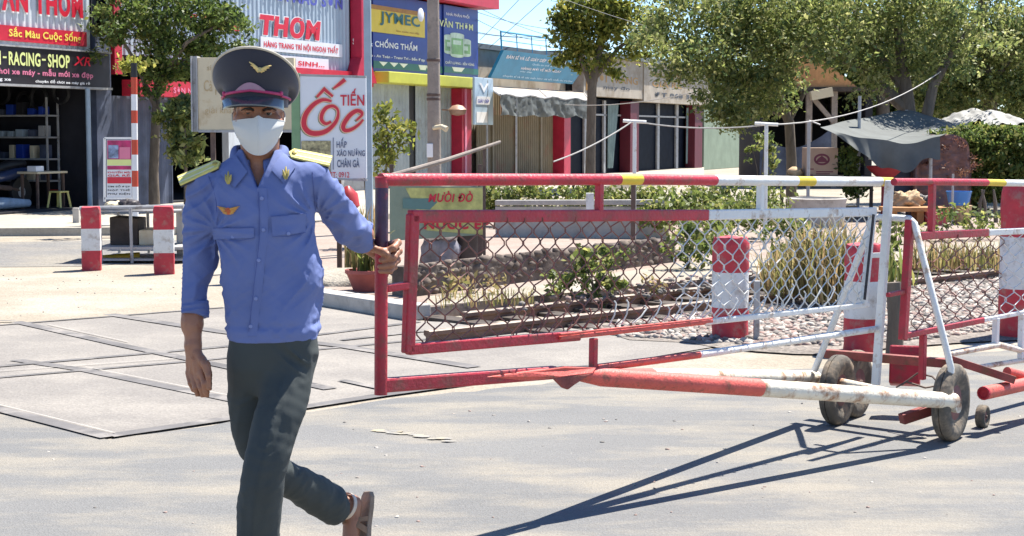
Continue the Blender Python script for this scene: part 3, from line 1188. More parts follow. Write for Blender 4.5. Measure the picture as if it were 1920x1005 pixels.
M['beigesign'] = pm('sun bleached beige sign', (0.4, 0.35, 0.28), 0.7, 0.2, 1.2, 0.05, dirt=((0.28, 0.22, 0.15), 0.3, 1.0))
M['greenwall'] = pm('grey green render', (0.23, 0.29, 0.21), 0.85, 0.15, 1.5, 0.2, 20)
M['plasticg'] = pm('teal plastic', (0.1, 0.3, 0.34), 0.4, 0.1, 5, 0)
M['cream'] = pm('cream board', (0.62, 0.53, 0.36), 0.6, 0.12, 2.5, 0.05, dirt=((0.5, 0.38, 0.22), 0.25, 2.5))
M['roofdark'] = pm('dark roof sheet', (0.12, 0.14, 0.15), 0.6, 0.2, 2, 0.1)

# ---- racing shop on the far left
tA, tB = -4.2, T(183)
s = building('motorbike_shop', 0, 'motorbike accessory shop with black signboard over a dark open front, corrugated upper wall')
b = MB()
fbox(b, tA, tB + .1, 5.2, 5.4, 0, 5.2)
fbox(b, tA, tA + .15, .1, 5.2, 0, 5.2)
fbox(b, tB - .05, tB + .1, .05, 5.2, 0, 5.2)
fbox(b, tA, tB + .1, .05, 5.4, 2.95, 3.1)
fbox(b, tA + .15, tB - .05, .0, 5.2, .1, .16)
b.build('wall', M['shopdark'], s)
b = MB()
fbox(b, tA - .1, tB + .15, -.15, 5.5, 5.2, 5.3)
b.build('roof', M['roofdark'], s)
b = MB()
corr(b, tA, T(168), -.05, 2.94, 5.2, .16, .02)
b.build('upper_wall', M['corr'], s)
b = MB()
for body, x0, x1, z0, z1 in (('VĂN THƠM', -22, 152, 3.56, 4.1),):
    ft(b, body, T(x0), T(x1), z0, z1, -.10, 0, .05)
    ft(b, body, T(x0) - .015, T(x1) + .015, z0 - .03, z1 + .03, -.085, 1, .075)
b.build('lettering', [M['letred'], M['letwhite']], s)
b = MB()
fbox(b, tA + .2, T(157), -.11, -.08, 3.06, 3.32)
sg = b.build('slogan_strip', M['signred'], s)
b = MB()
ft(b, 'Sắc Màu Cuộc Sống', T(11), T(146), 3.10, 3.30, -.118, 0, .02)
b.build('lettering', M['letyel'], sg)
b = MB()
fbox(b, tA, tB, -.3, -.14, 2.335, 2.945)
sg = b.build('signboard', M['signblack'], s)
b = MB()
fbox(b, tA, tB + .05, -.32, -.13, 2.29, 2.33)
fbox(b, tA, tB + .05, -.32, -.13, 2.95, 2.98)
b.build('frame', M['greymetal'], sg)
b = MB()
ft(b, 'N', T(-9, -.3), T(4, -.3), 2.64, 2.87, -.31, 0, .03)
ft(b, '-', T(8, -.3), T(15, -.3), 2.75, 2.78, -.31, 0, .03)
ft(b, 'RACING', T(19, -.3), T(78, -.3), 2.64, 2.87, -.31, 0, .03)
ft(b, '-', T(81, -.3), T(88, -.3), 2.75, 2.78, -.31, 0, .03)
ft(b, 'SHOP', T(92, -.3), T(133, -.3), 2.64, 2.87, -.31, 0, .03)
ft(b, 'XR', T(140, -.3), T(172, -.3), 2.70, 2.86, -.31, 1, .02, .3)
ft(b, 'đồ chơi xe máy - mẫu mới xe đẹp', T(-30, -.3), T(176, -.3), 2.46, 2.615, -.31, 2, .03)
ft(b, 'phụ tùng xe', T(-40, -.3), T(22, -.3), 2.36, 2.43, -.31, 3, .03)
ft(b, 'chuyên đồ chơi xe máy giá rẻ', T(68, -.3), T(170, -.3), 2.355, 2.43, -.31, 3, .03)
b.build('lettering', [M['letlime'], M['letred'], M['letpink'], M['letwhite']], sg)
b = MB()
p = W(T(166, -.35), -.35, 0)
b.tube([p + Vector((0, 0, .1)), p + Vector((0, 0, 2.3))], .045, 10)
b.build('post', M['steelblue'], s, True)
b = MB()
fbox(b, T(172), T(200), -.12, .1, .1, 3.4, 0)
b.build('pillar', M['slateblue'], s)

# goods inside
FZ = .16


def put(t, y):
    return W(t, y, FZ)


sh = thing('display_rack', 'dark display rack of small parts along the right wall inside the motorbike shop', 'rack', put(2.5, 1.6), FA)
for z_ in (.45, .85, 1.25, 1.65):
    b = MB()
    fbox(b, 2.28, 2.64, .75, 3.0, FZ + z_, FZ + z_ + .03)
    b.build('shelf', M['greymetal'], sh)
for y_ in (.75, 2.97):
    for t_ in (2.28, 2.6):
        b = MB()
        fbox(b, t_, t_ + .03, y_, y_ + .03, FZ, FZ + 2.0)
        b.build('upright', M['greymetal'], sh)
for i in range(36):
    z_ = (.48, .88, 1.28, 1.68)[i % 4]
    y0 = .82 + (i // 4) * .235 + random.uniform(0, .05)
    b = MB()
    ww, hh = random.uniform(.08, .17), random.uniform(.1, .26)
    fbox(b, 2.3, 2.5, y0, y0 + ww, FZ + z_ + .001, FZ + z_ + hh)
    o = b.build('parts_box', M[random.choice(['steelblue', 'slateblue', 'slateblue', 'shopdark', 'signblue', 'black', 'greymetal', 'cream'])], None, bevel=.006)
    tag(o, 'small carton of parts on the display rack in the motorbike shop', 'box', 'cartons on the display rack')
for k in range(5):
    b = MB()
    p_ = W(2.45 - .1 * (k % 2), .55 + .42 * k, 2.25 - .1 * (k % 3))
    pts_ = [p_ + (LN * math.cos(t_) * .17 + Vector((0, 0, math.sin(t_) * .2))) for t_ in np.linspace(0, 2 * math.pi, 17)]
    b.tube(pts_, .035, 7, 0, False)  # spare tyre as a plain rubber ring
    tag(b.build('hanging_tyre', M['black'], None, True), 'spare tyre hung high above the display rack in the motorbike shop', 'tyre', 'tyres hung in the motorbike shop')
tb = thing('work_table', 'low pale topped work table in the motorbike shop opening', 'table', put(2.0, .5), FA)
b = MB()
fbox(b, 1.35, 2.2, .25, .7, FZ + .62, FZ + .66)
b.build('table_top', M['cream'], tb, bevel=.005)
for t_ in (1.4, 2.12):
    for y_ in (.29, .62):
        b = MB()
        fbox(b, t_, t_ + .04, y_, y_ + .04, FZ, FZ + .62)
        b.build('leg', M['iron'], tb)
b = MB()
fbox(b, 1.38, 1.6, .3, .5, FZ + .661, FZ + .76)
tag(b.build('toolbox', M['signwhite'], None, bevel=.01), 'white box on the left end of the low work table', 'box')


def stool(t, y, m, label):
    r = thing('plastic_stool', label, 'stool', put(t, y), FA)
    b = MB()
    fbox(b, t - .13, t + .13, y - .13, y + .13, FZ + .27, FZ + .3)
    b.build('seat', m, r, bevel=.01)
    for a in (-1, 1):
        for c in (-1, 1):
            b = MB()
            p0 = W(t + a * .11, y + c * .11, FZ + .27)
            p1 = W(t + a * .145, y + c * .145, FZ)
            b.beam(p0, p1, .035, .035)
            b.build('leg', m, r)


M['stoolyel'] = pm('yellow plastic', (0.7, 0.6, 0.18), 0.4, 0.05, 5, 0)
M['stoolred'] = pm('red plastic', (0.45, 0.04, 0.04), 0.4, 0.05, 5, 0)
stool(T(108, .3), .3, M['stoolyel'], 'low yellow plastic stool at the motorbike shop threshold')
stool(T(112, .9), .95, M['stoolred'], 'red plastic stool behind the yellow one in the motorbike shop')
# a parked motorbike in the shop
mbk = thing('motorbike', 'dark motorbike parked side on inside the shop behind the low work table', 'motorbike', put(1.0, .75), FA)
M['bikepaint'] = pm('dark blue bike paint', (0.03, 0.05, 0.12), 0.3, 0.1, 3, 0, coat=.5)
for t_ in (.45, 1.67):
    b = MB()
    b.lathe([(.2, -.04), (.27, -.045), (.285, 0), (.27, .045), (.2, .04)], W(t_, .90, FZ + .285), 24, 0, LN)
    b.build('wheel', M['black'], mbk, True)
    b = MB()
    b.lathe([(.05, -.05), (.2, -.02), (.2, .02), (.05, .05)], W(t_, .90, FZ + .285), 20, 0, LN)
    b.build('rim', M['greymetal'], mbk, True)
b = MB()
b.tube([W(0.45, 0.90, FZ + .3), W(0.65, 0.90, FZ + .75), W(0.69, 0.90, FZ + .95)], .03, 8)
b.tube([W(0.70, 0.90, FZ + .75), W(1.00, 0.90, FZ + .4), W(1.45, 0.90, FZ + .35), W(1.67, 0.90, FZ + .3)], .05, 8)
b.build('frame', M['iron'], mbk, True)
b = MB()
b.tube([W(0.60, 0.90, FZ + .72), W(0.80, 0.90, FZ + .72), W(1.05, 0.90, FZ + .55), W(1.50, 0.90, FZ + .62), W(1.85, 0.90, FZ + .68)], [.06, .11, .09, .11, .04], 12)
b.build('bodywork', M['bikepaint'], mbk, True)
b = MB()
b.tube([W(1.05, 0.90, FZ + .72), W(1.35, 0.90, FZ + .77), W(1.80, 0.90, FZ + .8)], [.07, .09, .06], 10)
b.build('saddle', M['black'], mbk, True)
b = MB()
b.tube([W(0.75, 0.60, FZ + .98), W(0.68, 0.90, FZ + .95), W(0.75, 1.20, FZ + .98)], .018, 8)
b.build('handlebar', M['iron'], mbk, True)
b = MB()
b.tube([W(-0.25, 0.50, FZ + .1), W(0.75, 0.55, FZ + .12), W(1.40, 0.50, FZ + .1)], [.06, .11, .07], 10)
M['sack'] = pm('pale blue sack', (0.28, 0.36, 0.45), 0.8, 0.2, 8, 0.4, 20)
tag(b.build('sack', M['sack'], None, True), 'pale blue sack lying on the floor at the front of the motorbike shop', 'sack')

# ---- paint and fittings shop, centre left
t0, t1 = T(203), T(690)
s = building('hardware_shop', t0, 'hardware shop with tall pale corrugated front, red capitals on it and a red corner column')
zf = 2.97
b = MB()
fbox(b, t0, t1, 6, 6.2, 0, 6.2)
fbox(b, t0, t0 + .15, .1, 6, 0, 6.2)
fbox(b, t1 - .15, t1, .1, 6, 0, 6.2)
fbox(b, t0 + .15, t1 - .15, .1, 6, .1, .15)
fbox(b, t0 + .15, t1 - .15, .05, 6, 2.9, 3.0)
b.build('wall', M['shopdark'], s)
b = MB()
fbox(b, t0 - .1, t1 + .05, -.1, 6.3, 6.2, 6.3)
b.build('roof', M['roofdark'], s)
b = MB()
corr(b, t0, T(655), 0, zf, 6.2, .17, .02)
b.build('upper_wall', M['corrblue'], s)
b = MB()
fbox(b, T(208), T(222), -.12, .05, 2.6, 5.0)
fbox(b, T(430), T(690), -.16, .04, 2.62, 2.96)
b.each('fascia', M['signred'], s)
b = MB()
fbox(b, T(657), T(672), -.32, -.02, 3.3, 6.2)
b.prism([W(T(657), -.32, 3.3), W(T(672), -.32, 3.3), W(T(686), -.32, 2.7), W(T(645), -.32, 2.7)], LN * .3)
b.build('corner_column', M['crimson'], s, bevel=.01)
b = MB()
for px_ in (655, 690):
    pass
fbox(b, T(673), T(690), -.05, .1, 2.97, 6.2)
b.build('side_strip', M['corr'], s)
b = MB()
ft(b, 'VĂN', T(330), T(452), Z(452, 60), Z(452, 30), -.05, 0, .05, .12)
ft(b, 'THƠM', T(486), T(600), Z(540, 71), Z(540, 31), -.05, 0, .055, .12)
ft(b, 'THƠM', T(484.5), T(601.5), Z(540, 73), Z(540, 29), -.038, 2, .085, .12)
ft(b, 'BỘT BẢ PHA MÀU SƠN', T(400), T(641), Z(600, 19), Z(600, -18), -.05, 1, .03)
b.build('lettering', [M['letred'], M['letblue'], M['letwhite']], s)
for (xa, xb, ya, yb, txt) in ((487, 639, 76, 101, 'HÀNG TRANG TRÍ NỘI NGOẠI THẤT'), (440, 613, 104, 127, 'THIẾT BỊ VỆ SINH...')):
    xm = (xa + xb) / 2
    b = MB()
    fbox(b, T(xa), T(xb), -.06, -.03, Z(xm, yb), Z(xm, ya))
    o = b.build('sign_strip', M['signwhite'], s)
    b = MB()
    ft(b, txt, T(xa + 5), T(xb - 8), Z(xm, yb - 4), Z(xm, ya + 3), -.066, 0, .03)
    b.build('lettering', M['letred'], o)
b = MB()
fbox(b, T(222), T(350), -.5, -.1, 2.2, 2.5)
b.build('valance', M['signred'], s)
b = MB()
ft(b, 'SƠN NƯỚC', T(285), T(345), 2.27, 2.42, -.51, 0, .03)
b.build('lettering', M['letpink'], s)
b = MB()
corr(b, T(205), T(316), -.03, .12, 2.2, .3, .02)
fbox(b, T(316), T(318), -.06, .1, .12, 2.9)
b.build('door_panel', M['slateblue'], s)
b = MB()
fbox(b, T(424), T(448), -.06, .1, .12, 2.7)
fbox(b, T(560), T(575), -.06, .1, .12, 2.7)
b.each('pillar', M['corr'], s)
b = MB()
fbox(b, T(575), T(686), .0, .1, .12, 2.62)
b.build('side_wall', M['greymetal'], s)

# ---- paint depot with the blue boards
t0, t1 = T(694), T(893)
s = building('paint_depot', t0, 'narrow paint depot with blue and yellow boards over grey shutters, red top and lime fascia')
b = MB()
fbox(b, t0, t1, .3, 7, 0, 4.95)
b.build('wall', M['corrblue'], s)
b = MB()
fbox(b, t0 - .05, t1 + .35, -.55, 7, 4.95, 5.7)
b.build('red_parapet', M['signred'], s)
zt, zb = 4.9, 3.02
b = MB()
fbox(b, t0, T(823), -.1, .2, zb, zt)
lf = b.build('left_board', M['signblue'], s)
b = MB()
fbox(b, T(824), T(888), -.14, .2, zb - .02, zt)
rt = b.build('right_board', M['signblue'], s)
x = 745
b = MB()
fbox(b, T(682), T(789), -.13, -.105, Z(x, 66), Z(x, 17), 0)
fbox(b, T(682), T(789), -.14, -.131, Z(x, 25), Z(x, 17), 1)
y = b.build('yellow_panel', [M['signyel'], M['letorange']], lf)
b = MB()
ft(b, 'JYMEC', T(704), T(779), Z(x, 53), Z(x, 27), -.145, 0, .025)
ft(b, 'Sơn nước cao cấp', T(735), T(778), Z(x, 62), Z(x, 57), -.137, 1, .02)
b.build('lettering', [M['signgreen'], M['letorange']], y)
b = MB()
ft(b, 'SƠN & CHỐNG THẤM', T(655), T(776), Z(x, 93), Z(x, 76), -.11, 0, .03)
ft(b, 'Hoàn Hảo - An Toàn - Trang Trí - Bền Đẹp', T(660), T(790), Z(x, 113), Z(x, 105), -.11, 0, .02)
b.build('lettering', [M['letwhite']], lf)
b = MB()
fbox(b, t0, T(823), -.11, -.1, Z(x, 131), Z(x, 118), 0)
for px_ in (712, 732, 750):
    b.prism([W(T(px_ - 8), -.112, Z(x, 119)), W(T(px_ + 8), -.112, Z(x, 119)), W(T(px_), -.112, Z(x, 127))], LN * -.004, 1)
for px_ in (786, 800):
    b.prism([W(T(px_ - 8), -.112, Z(x, 119)), W(T(px_ + 8), -.112, Z(x, 119)), W(T(px_ + 5), -.112, Z(x, 128)), W(T(px_ - 5), -.112, Z(x, 128))], LN * -.004, 1)
b.build('green_band', [M['signgreen'], M['letwhite']], lf)
x = 855
b = MB()
fbox(b, T(824), T(888), -.15, -.141, Z(x, 138), Z(x, 127), 0)
b.prism([W(T(838), -.152, Z(x, 127)), W(T(862), -.152, Z(x, 127)), W(T(856), -.152, Z(x, 135)), W(T(842), -.152, Z(x, 135))], LN * -.004, 1)
b.build('green_band', [M['signgreen'], M['letwhite']], rt)
b = MB()
ft(b, 'NHÀ PHÂN PHỐI', T(828), T(871), Z(x, 33), Z(x, 25), -.15, 0, .02)
ft(b, 'VĂN THƠM', T(815), T(878), Z(x, 55), Z(x, 39), -.15, 1, .03)
ft(b, 'CHẤT LƯỢNG - BỀN VỮNG', T(826), T(880), Z(x, 123), Z(x, 115), -.15, 0, .02)
b.build('lettering', [M['letwhite'], M['letlime']], rt)
# printed picture of paint tins: flat printed shapes on the board
M['printgreen'] = pm('printed tin green', (0.2, 0.4, 0.12), 0.4, 0.5, 3, 0)
M['printpale'] = pm('printed tin pale', (0.55, 0.68, 0.5), 0.4, 0.3, 3, 0)
b = MB()
for k, (xa, xb, ya, yb) in enumerate(((824, 843, 68, 104), (853, 874, 72, 106), (835, 861, 63, 109))):
    yy = -.146 - k * .004
    pts = []
    for i in range(9):
        a = math.pi * i / 8
        pts.append((xa + (xb - xa) * (0.5 - .5 * math.cos(a)), yb - 4 + 4 * math.sin(a)))
    for i in range(9):
        a = math.pi * i / 8
        pts.append((xb - (xb - xa) * (0.5 - .5 * math.cos(a)), ya + 3 - 3 * math.sin(a)))
    poly = [W(T(p[0]), yy, Z(x, p[1])) for p in pts]
    b.prism(poly, LN * -.002, 1)
    q = [(xa + 2, ya + 10), (xb - 2, ya + 10), (xb - 2, yb - 6), (xa + 2, yb - 6)]
    b.prism([W(T(p[0]), yy - .003, Z(x, p[1])) for p in q], LN * -.002, 0)
    q = [(xa + 5, ya + 14), (xb - 6, ya + 14), (xb - 6, ya + 22), (xa + 5, ya + 22)]
    b.prism([W(T(p[0]), yy - .0035, Z(x, p[1])) for p in q], LN * -.003, 1)
b.build('printed_tins', [M['printgreen'], M['printpale']], rt)
b = MB()
fbox(b, t0 - .05, t1 - .08, -.55, .25, 2.72, 3.0)
b.build('lime_fascia', M['limeband'], s, bevel=.02)
b = MB()
corr(b, t0, T(767), 0, .1, 2.72, .2, .03)
corr(b, T(779), T(866), 0, .1, 2.72, .2, .03)
b.each('shutter', M['shutter'], s)
b = MB()
fbox(b, T(767), T(779), .02, .25, .1, 2.72)
b.build('door_gap', M['black'], s)
b = MB()
fbox(b, T(865, -.3), T(883, -.3), -.32, .2, .1, 2.71, 0)
fbox(b, T(872, -.34), T(876, -.34), -.34, -.321, .1, 2.71, 1)
b.build('column', [M['crimson'], M['letpink']], s, bevel=.01)
b = MB()
p = W(T(787, -.6), -.6, Z(787, 28, -.6))
b.lathe([(.02, 0), (.15, .02), (.17, .05), (.12, .07)], p, 20, 0, -LN)
tag(b.build('dish', M['signwhite'], None, True), 'small round white dish on the blue and yellow paint boards', 'dish')
b = MB()
p = W(T(858, -.7), -.7, Z(858, 207, -.7))
b.lathe([(.03, -.14), (.2, -.1), (.24, .02), (.14, .12), (.02, .15)], p, 18, 0)
b.tube([p, p + LN * .45 + Vector((0, 0, .02))], .02, 6)
M['lampshade'] = pm('brown enamel shade', (0.36, 0.22, 0.16), 0.5, 0.15, 5, 0.1)
tag(b.build('wall_lamp', M['lampshade'], None, True), 'round brown lamp shade on the red column of the paint depot', 'lamp')

# ---- shop with teal sign and tarpaulin awning
t0, t1 = T(899), T(1076)
s = building('shuttered_shop', t0, 'low shop with faded teal signboard and tan folding shutters under a grey fringed awning')
b = MB()
fbox(b, t0, t1, .3, 8, 0, 3.9)
b.build('wall', M['beigesign'], s)
b = MB()
fbox(b, t0, t1, .2, 8.2, 3.9, 4.05)
b.build('roof', M['roofdark'], s)
b = MB()
zc, zd = Z(985, 103), Z(985, 152)
ta, tb_ = T(905), T(1072)
b.hexa([W(ta, -.25, zd), W(tb_ - .6, -.25, zd), W(tb_ - .6, -.15, zd), W(ta, -.15, zd), W(ta + .25, -.55, zc), W(tb_ + .1, -.55, zc), W(tb_ + .1, -.45, zc), W(ta + .25, -.45, zc)])
sg = b.build('signboard', M['teal'], s)
b = MB()
def tm(u, v, off=-.012):
    a = W(ta + .1, -.25 + off, zd).lerp(W(tb_ - .45, -.25 + off, zd), u)
    c = W(ta + .28, -.55 + off, zc).lerp(W(tb_ + .05, -.55 + off, zc), u)
    return a.lerp(c, v)
for body, u0, u1, v0, v1, m in (('BÁN SỈ VÀ LẺ GIÀY DÉP TRẺ EM - HÀNG MỚI VỀ', .05, .95, .72, .9, 0), ('Quần áo trẻ em các loại', .36, .75, .56, .66, 1), ('HÀNG MỚI VỀ MỖI NGÀY', .26, .74, .38, .52, 0), ('giày dép', .26, .4, .27, .34, 1), ('chuyên sỉ và lẻ các mặt hàng giá tốt nhất thị trường', .1, .95, .05, .16, 1)):
    put_text(b, body, lambda u, v: tm(u0 + (u1 - u0) * u, v0 + (v1 - v0) * v), m, .02)
b.build('lettering', [M['letwhite'], M['lettorquoise']], sg)
b = MB()
fr = [W(ta + .2, -.5, zc + .02), W(ta + .25, -.45, zc + .52), W(tb_, -.45, zc + .52), W(tb_, -.5, zc + .02)]
for a, c in zip(fr[:-1], fr[1:]):
    b.tube([a, c], .025, 6)
for k in range(1, 6):
    b.tube([fr[0].lerp(fr[3], k / 6), fr[1].lerp(fr[2], k / 6)], .015, 6)
b.tube([fr[0].lerp(fr[1], .5), fr[3].lerp(fr[2], .5)], .012, 6)
b.build('sign_frame', M['teal'], sg, True)
b = MB()
n = 60
corr(b, t0, T(1062), .1, .1, 2.75, .16, .04)
b.build('shutter', M['tanshut'], s)
b = MB()
for px_ in (925, 968, 1015):
    fbox(b, T(px_), T(px_ + 3), .02, .1, .1, 2.75)
b.each('shutter_rail', M['tanshut'], s)
b = MB()
fbox(b, T(1058, -.3), T(1070, -.3), -.3, .1, .1, 2.8)
b.build('column', M['crimson'], s, bevel=.01)
aw = thing('awning', 'cream awning with a wrinkled grey tarpaulin fringe below the teal signboard', 'awning', W(T(990), 0, 0), FA)
b = MB()
z0 = Z(930, 162)
ya = -2.0
def awf(u, v):
    tt = (t0 + .3) + (T(1100, ya) - t0 - .3) * u * (1 if v < .01 else 1)
    ti = t0 + .2 + (t1 + .4 - t0) * u
    to = T(938, ya) + (T(1105, ya) - T(938, ya)) * u
    return W(ti + (to - ti) * v, -.1 + (ya + .1) * v, z0 + (Z(1000, 182, ya) - z0) * v + .03 * math.sin(u * 25) * v)
b.grid(awf, 40, 6)
b.build('canopy', M['awning'], aw, True)
b = MB()
def fri(u, v):
    p = awf(u, 1)
    d = .52 + .03 * vn1(u * 11, 0, 0, 2)
    return p + LN * (-.02 - .035 * vn1(u * 26 - v * 2.5, v * 2.2, 0, 9) * (.3 + v) - .03 * vn1(u * 60 + v * 6, v * 5, 4, 10)) + Vector((0, 0, -d * v))
b.grid(fri, 90, 8)
b.build('fringe', M['tarp'], aw, True)
b = MB()
b.tube([awf(i / 20, 1) + Vector((0, 0, .01)) for i in range(21)], .03, 6)
for u in (0, .5, 1):
    b.tube([awf(u, 1), awf(u, 0)], .025, 6)
for u in (.16,):
    p = awf(u, 1)
    b.tube([p, (p.x, p.y, .1)], .03, 6)
b.build('frame', M['greymetal'], aw, True)
hs = thing('hanging_sign', 'tall pale blue hanging sign between paint depot column and awning', 'sign', W(T(903, -1.2), -1.2, 0), FA)
b = MB()
fbox(b, T(886, -1.2), T(921, -1.2), -1.26, -1.2, Z(903, 234, -1.2), Z(903, 146, -1.2))
M['palesign'] = pm('pale blue sign sheet', (0.4, 0.52, 0.62), 0.4, 0.1, 1.2, 0.03)
hb = b.build('board', M['palesign'], hs, bevel=.01)
b = MB()
xx = 903
def hz(a):
    return Z(xx, a, -1.2)
b.prism([W(T(894, -1.2), -1.27, hz(156)), W(T(898, -1.2), -1.27, hz(156)), W(T(903, -1.2), -1.27, hz(166)), W(T(908, -1.2), -1.27, hz(156)), W(T(912, -1.2), -1.27, hz(156)), W(T(903, -1.2), -1.27, hz(174))], LN * -.004, 0)
fbox(b, T(889, -1.2), T(914, -1.2), -1.275, -1.265, hz(196), hz(181), 0)
ft(b, 'GIÀY DÉP', T(891, -1.2), T(912, -1.2), hz(193), hz(185), -1.28, 1, .02)
fbox(b, T(889, -1.2), T(909, -1.2), -1.275, -1.265, hz(230), hz(210), 0)
b.build('print', [M['letwhite'], M['letblue']], hb)
b = MB()
b.tube([W(T(914, -1.25), -1.24, 0.1), W(T(914, -1.25), -1.24, hz(150))], .03, 8)
b.build('post', M['greymetal'], hs, True)

# ---- beige clothes shop
t0, t1 = T(1078), T(1318)
s = building('glass_front_shop', t0, 'long low shop with bleached beige fascia, dark glass front and dark red columns')
zr, zs = 4.02, 2.62
b = MB()
fbox(b, t0, t1, 3.5, 3.7, 0, zr)
fbox(b, t0, t0 + .2, .2, 3.5, 0, zr)
fbox(b, t1 - .2, t1, .2, 3.5, 0, zr)
fbox(b, t0 + .2, t1 - .2, .1, 3.5, .08, .14)
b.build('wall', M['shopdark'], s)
b = MB()
fbox(b, t0, t1 + .3, -.5, 4, zr, zr + .16)
b.build('roof', M['roofdark'], s)
b = MB()
fbox(b, t0, T(1190), -.3, .1, zs + .1, zr)
fbox(b, T(1190), t1, -.34, .1, zs, zr)
sg = b.build('fascia', M['beigesign'], s)
b = MB()
ft(b, 'THỜI TRANG', T(1082), T(1180), 3.2, 3.55, -.31, 0, .02)
ft(b, 'may đo', T(1115), T(1165), 2.95, 3.1, -.31, 1, .02)
ft(b, 'QUẦN ÁO', T(1205), T(1290), 3.55, 3.8, -.35, 0, .02)
ft(b, 'GIÁ RẺ', T(1205), T(1262), 3.2, 3.48, -.35, 0, .02)
ft(b, 'ĐT 068 3888', T(1210), T(1300), 2.83, 3.0, -.35, 1, .05)
fbox(b, T(1082), T(1092), -.32, -.305, 2.9, 3.9, 0)
b.build('lettering', [M['letorange'], M['letdark']], sg)
b = MB()
for px_, w_ in ((1182, 16), (1303, 14)):
    fbox(b, T(px_, -.2), T(px_ + w_, -.2), -.2, .2, .1, zs)
b.each('column', M['darkcrimson'], s, bevel=.01)
b = MB()
for px_ in (1104, 1140, 1240, 1275):
    fbox(b, T(px_), T(px_ + 4), .15, .22, .1, zs)
fbox(b, t0, t1, .15, .2, 2.1, 2.16)
b.each('mullion', M['greymetal'], s)
b = MB()
fbox(b, t0 + .2, t1 - .2, .24, .26, .15, zs + .05)
b.build('shop_window', M['glass'], s)
M['curtain'] = pm('pale green curtain', (0.2, 0.27, 0.26), 0.8, 0.2, 3, 0.1)
for px_, wd in ((1143, 20), (1290, 12)):
    b = MB()
    ta_, tb2 = T(px_), T(px_ + wd)
    b.grid(lambda u, v: W(ta_ + (tb2 - ta_) * u * (.5 + .5 * v) + .1, .10 + .03 * math.sin(u * 22), .3 + 2.2 * v), 30, 4)
    tag(b.build('curtain', M['curtain'], None, True), 'pale drawn curtain at the glass front, ' + ('left window bay' if px_ < 1200 else 'right window bay'), 'curtain')
# ---- grey green wall
b = MB()
fbox(b, T(1320), T(1432), .0, .25, 0, 2.75)
tag(b.build('boundary_wall', M['greenwall'], None, bevel=.02), 'plain grey green rendered wall right of the glass front shop', 'wall')

# ---- open shed behind the trees
sd_ = thing('open_shed', 'dark open timber shed with an orange tiled gable behind the big trees', 'shed', at(1500, 330, 46), 0)
Y = 46
b = MB()
xa, xb = at(1428, 0, Y).x, at(1640, 0, Y).x
zt = at(1500, 172, Y).z
b.hexa([(xa, Y + 4, 0), (xb, Y + 4, 0), (xb, Y + 4.2, 0), (xa, Y + 4.2, 0), (xa, Y + 4, zt), (xb, Y + 4, zt), (xb, Y + 4.2, zt), (xa, Y + 4.2, zt)])
for x_ in (xa, xb - .2):
    b.hexa([(x_, Y, 0), (x_ + .2, Y, 0), (x_ + .2, Y + 4, 0), (x_, Y + 4, 0), (x_, Y, zt), (x_ + .2, Y, zt), (x_ + .2, Y + 4, zt), (x_, Y + 4, zt)])
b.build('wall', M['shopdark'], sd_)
b = MB()
b.hexa([(xa - .3, Y - .4, zt), (xb + .3, Y - .4, zt), (xb + .3, Y + 4.4, zt), (xa - .3, Y + 4.4, zt), (xa - .3, Y - .4, zt + .12), (xb + .3, Y - .4, zt + .12), (xb + .3, Y + 4.4, zt + .12), (xa - .3, Y + 4.4, zt + .12)])
b.build('ceiling', M['darkwood'], sd_)
M['orangetile'] = pm('orange roof tiles', (0.5, 0.25, 0.1), 0.8, 0.25, 5, 0.4, 9)
b = MB()
zg = at(1500, 100, Y).z
xg = at(1525, 0, Y).x
g = [Vector((xa, Y - .3, zt + .12)), Vector((xb - .5, Y - .3, zt + .12)), Vector((xg, Y - .3, zg))]
b.prism(g, (0, 4.4, 0))
b.build('roof', M['orangetile'], sd_)
b = MB()
for px_ in (1515, 1562):
    p = at(px_, 330, Y - .2)
    b.beam((p.x, p.y, 0), (p.x, p.y, zt), .16, .16)
b.beam(at(1526, 186, Y - .3), at(1562, 228, Y - .3), .12, .12)
b.each('post', M['pole'], sd_)
b = MB()
b.beam(at(1520, 180, Y - .6), at(1560, 172, Y - .6), .3, .25)
b.build('eave_board', M['cream'], sd_)


# ================================================================== street things
def board_sign(name, label, px0, px1, py0, py1, Y, th, face, cat='sign'):
    a = at(px0, py1, Y)
    c = at(px1, py0, Y)
    return a, c


# snail eatery sign
Y = 17.0
sn = thing('eatery_sign', 'white board with big red lettering and green side frame behind the man', 'sign', (at(625, 300, Y).x, Y, 0))
a, c = at(564, 338, Y), at(686, 146, Y)
b = MB()
b.hexa([(a.x, Y, a.z), (c.x, Y, a.z + .02), (c.x, Y + .06, a.z + .02), (a.x, Y + .06, a.z), (a.x, Y, c.z + .02), (c.x, Y, c.z), (c.x, Y + .06, c.z), (a.x, Y + .06, c.z + .02)])
bd = b.build('board', M['signwhite'], sn, bevel=.004)
M['framegreen'] = pm('faded green frame', (0.18, 0.3, 0.16), 0.6, 0.15, 6, 0.1)
b = MB()
g0 = at(546, 150, Y)
b.hexa([(g0.x, Y - .01, a.z - .2), (a.x - .002, Y - .01, a.z - .2), (a.x - .002, Y + .08, a.z - .2), (g0.x, Y + .08, a.z - .2), (g0.x, Y - .01, c.z + .05), (a.x - .002, Y - .01, c.z + .05), (a.x - .002, Y + .08, c.z + .05), (g0.x, Y + .08, c.z + .05)])
b.build('frame', M['framegreen'], sn)
b = MB()
b.beam((c.x + .002, Y + .03, a.z), (a.x, Y + .03, c.z + .03 - (c.z - a.z)), .07, .02)
b.beam((a.x, Y + .03, c.z + .03), (c.x, Y + .03, c.z + .012), .07, .02)
b.build('edge_trim', M['greymetal'], sn)
b = MB()
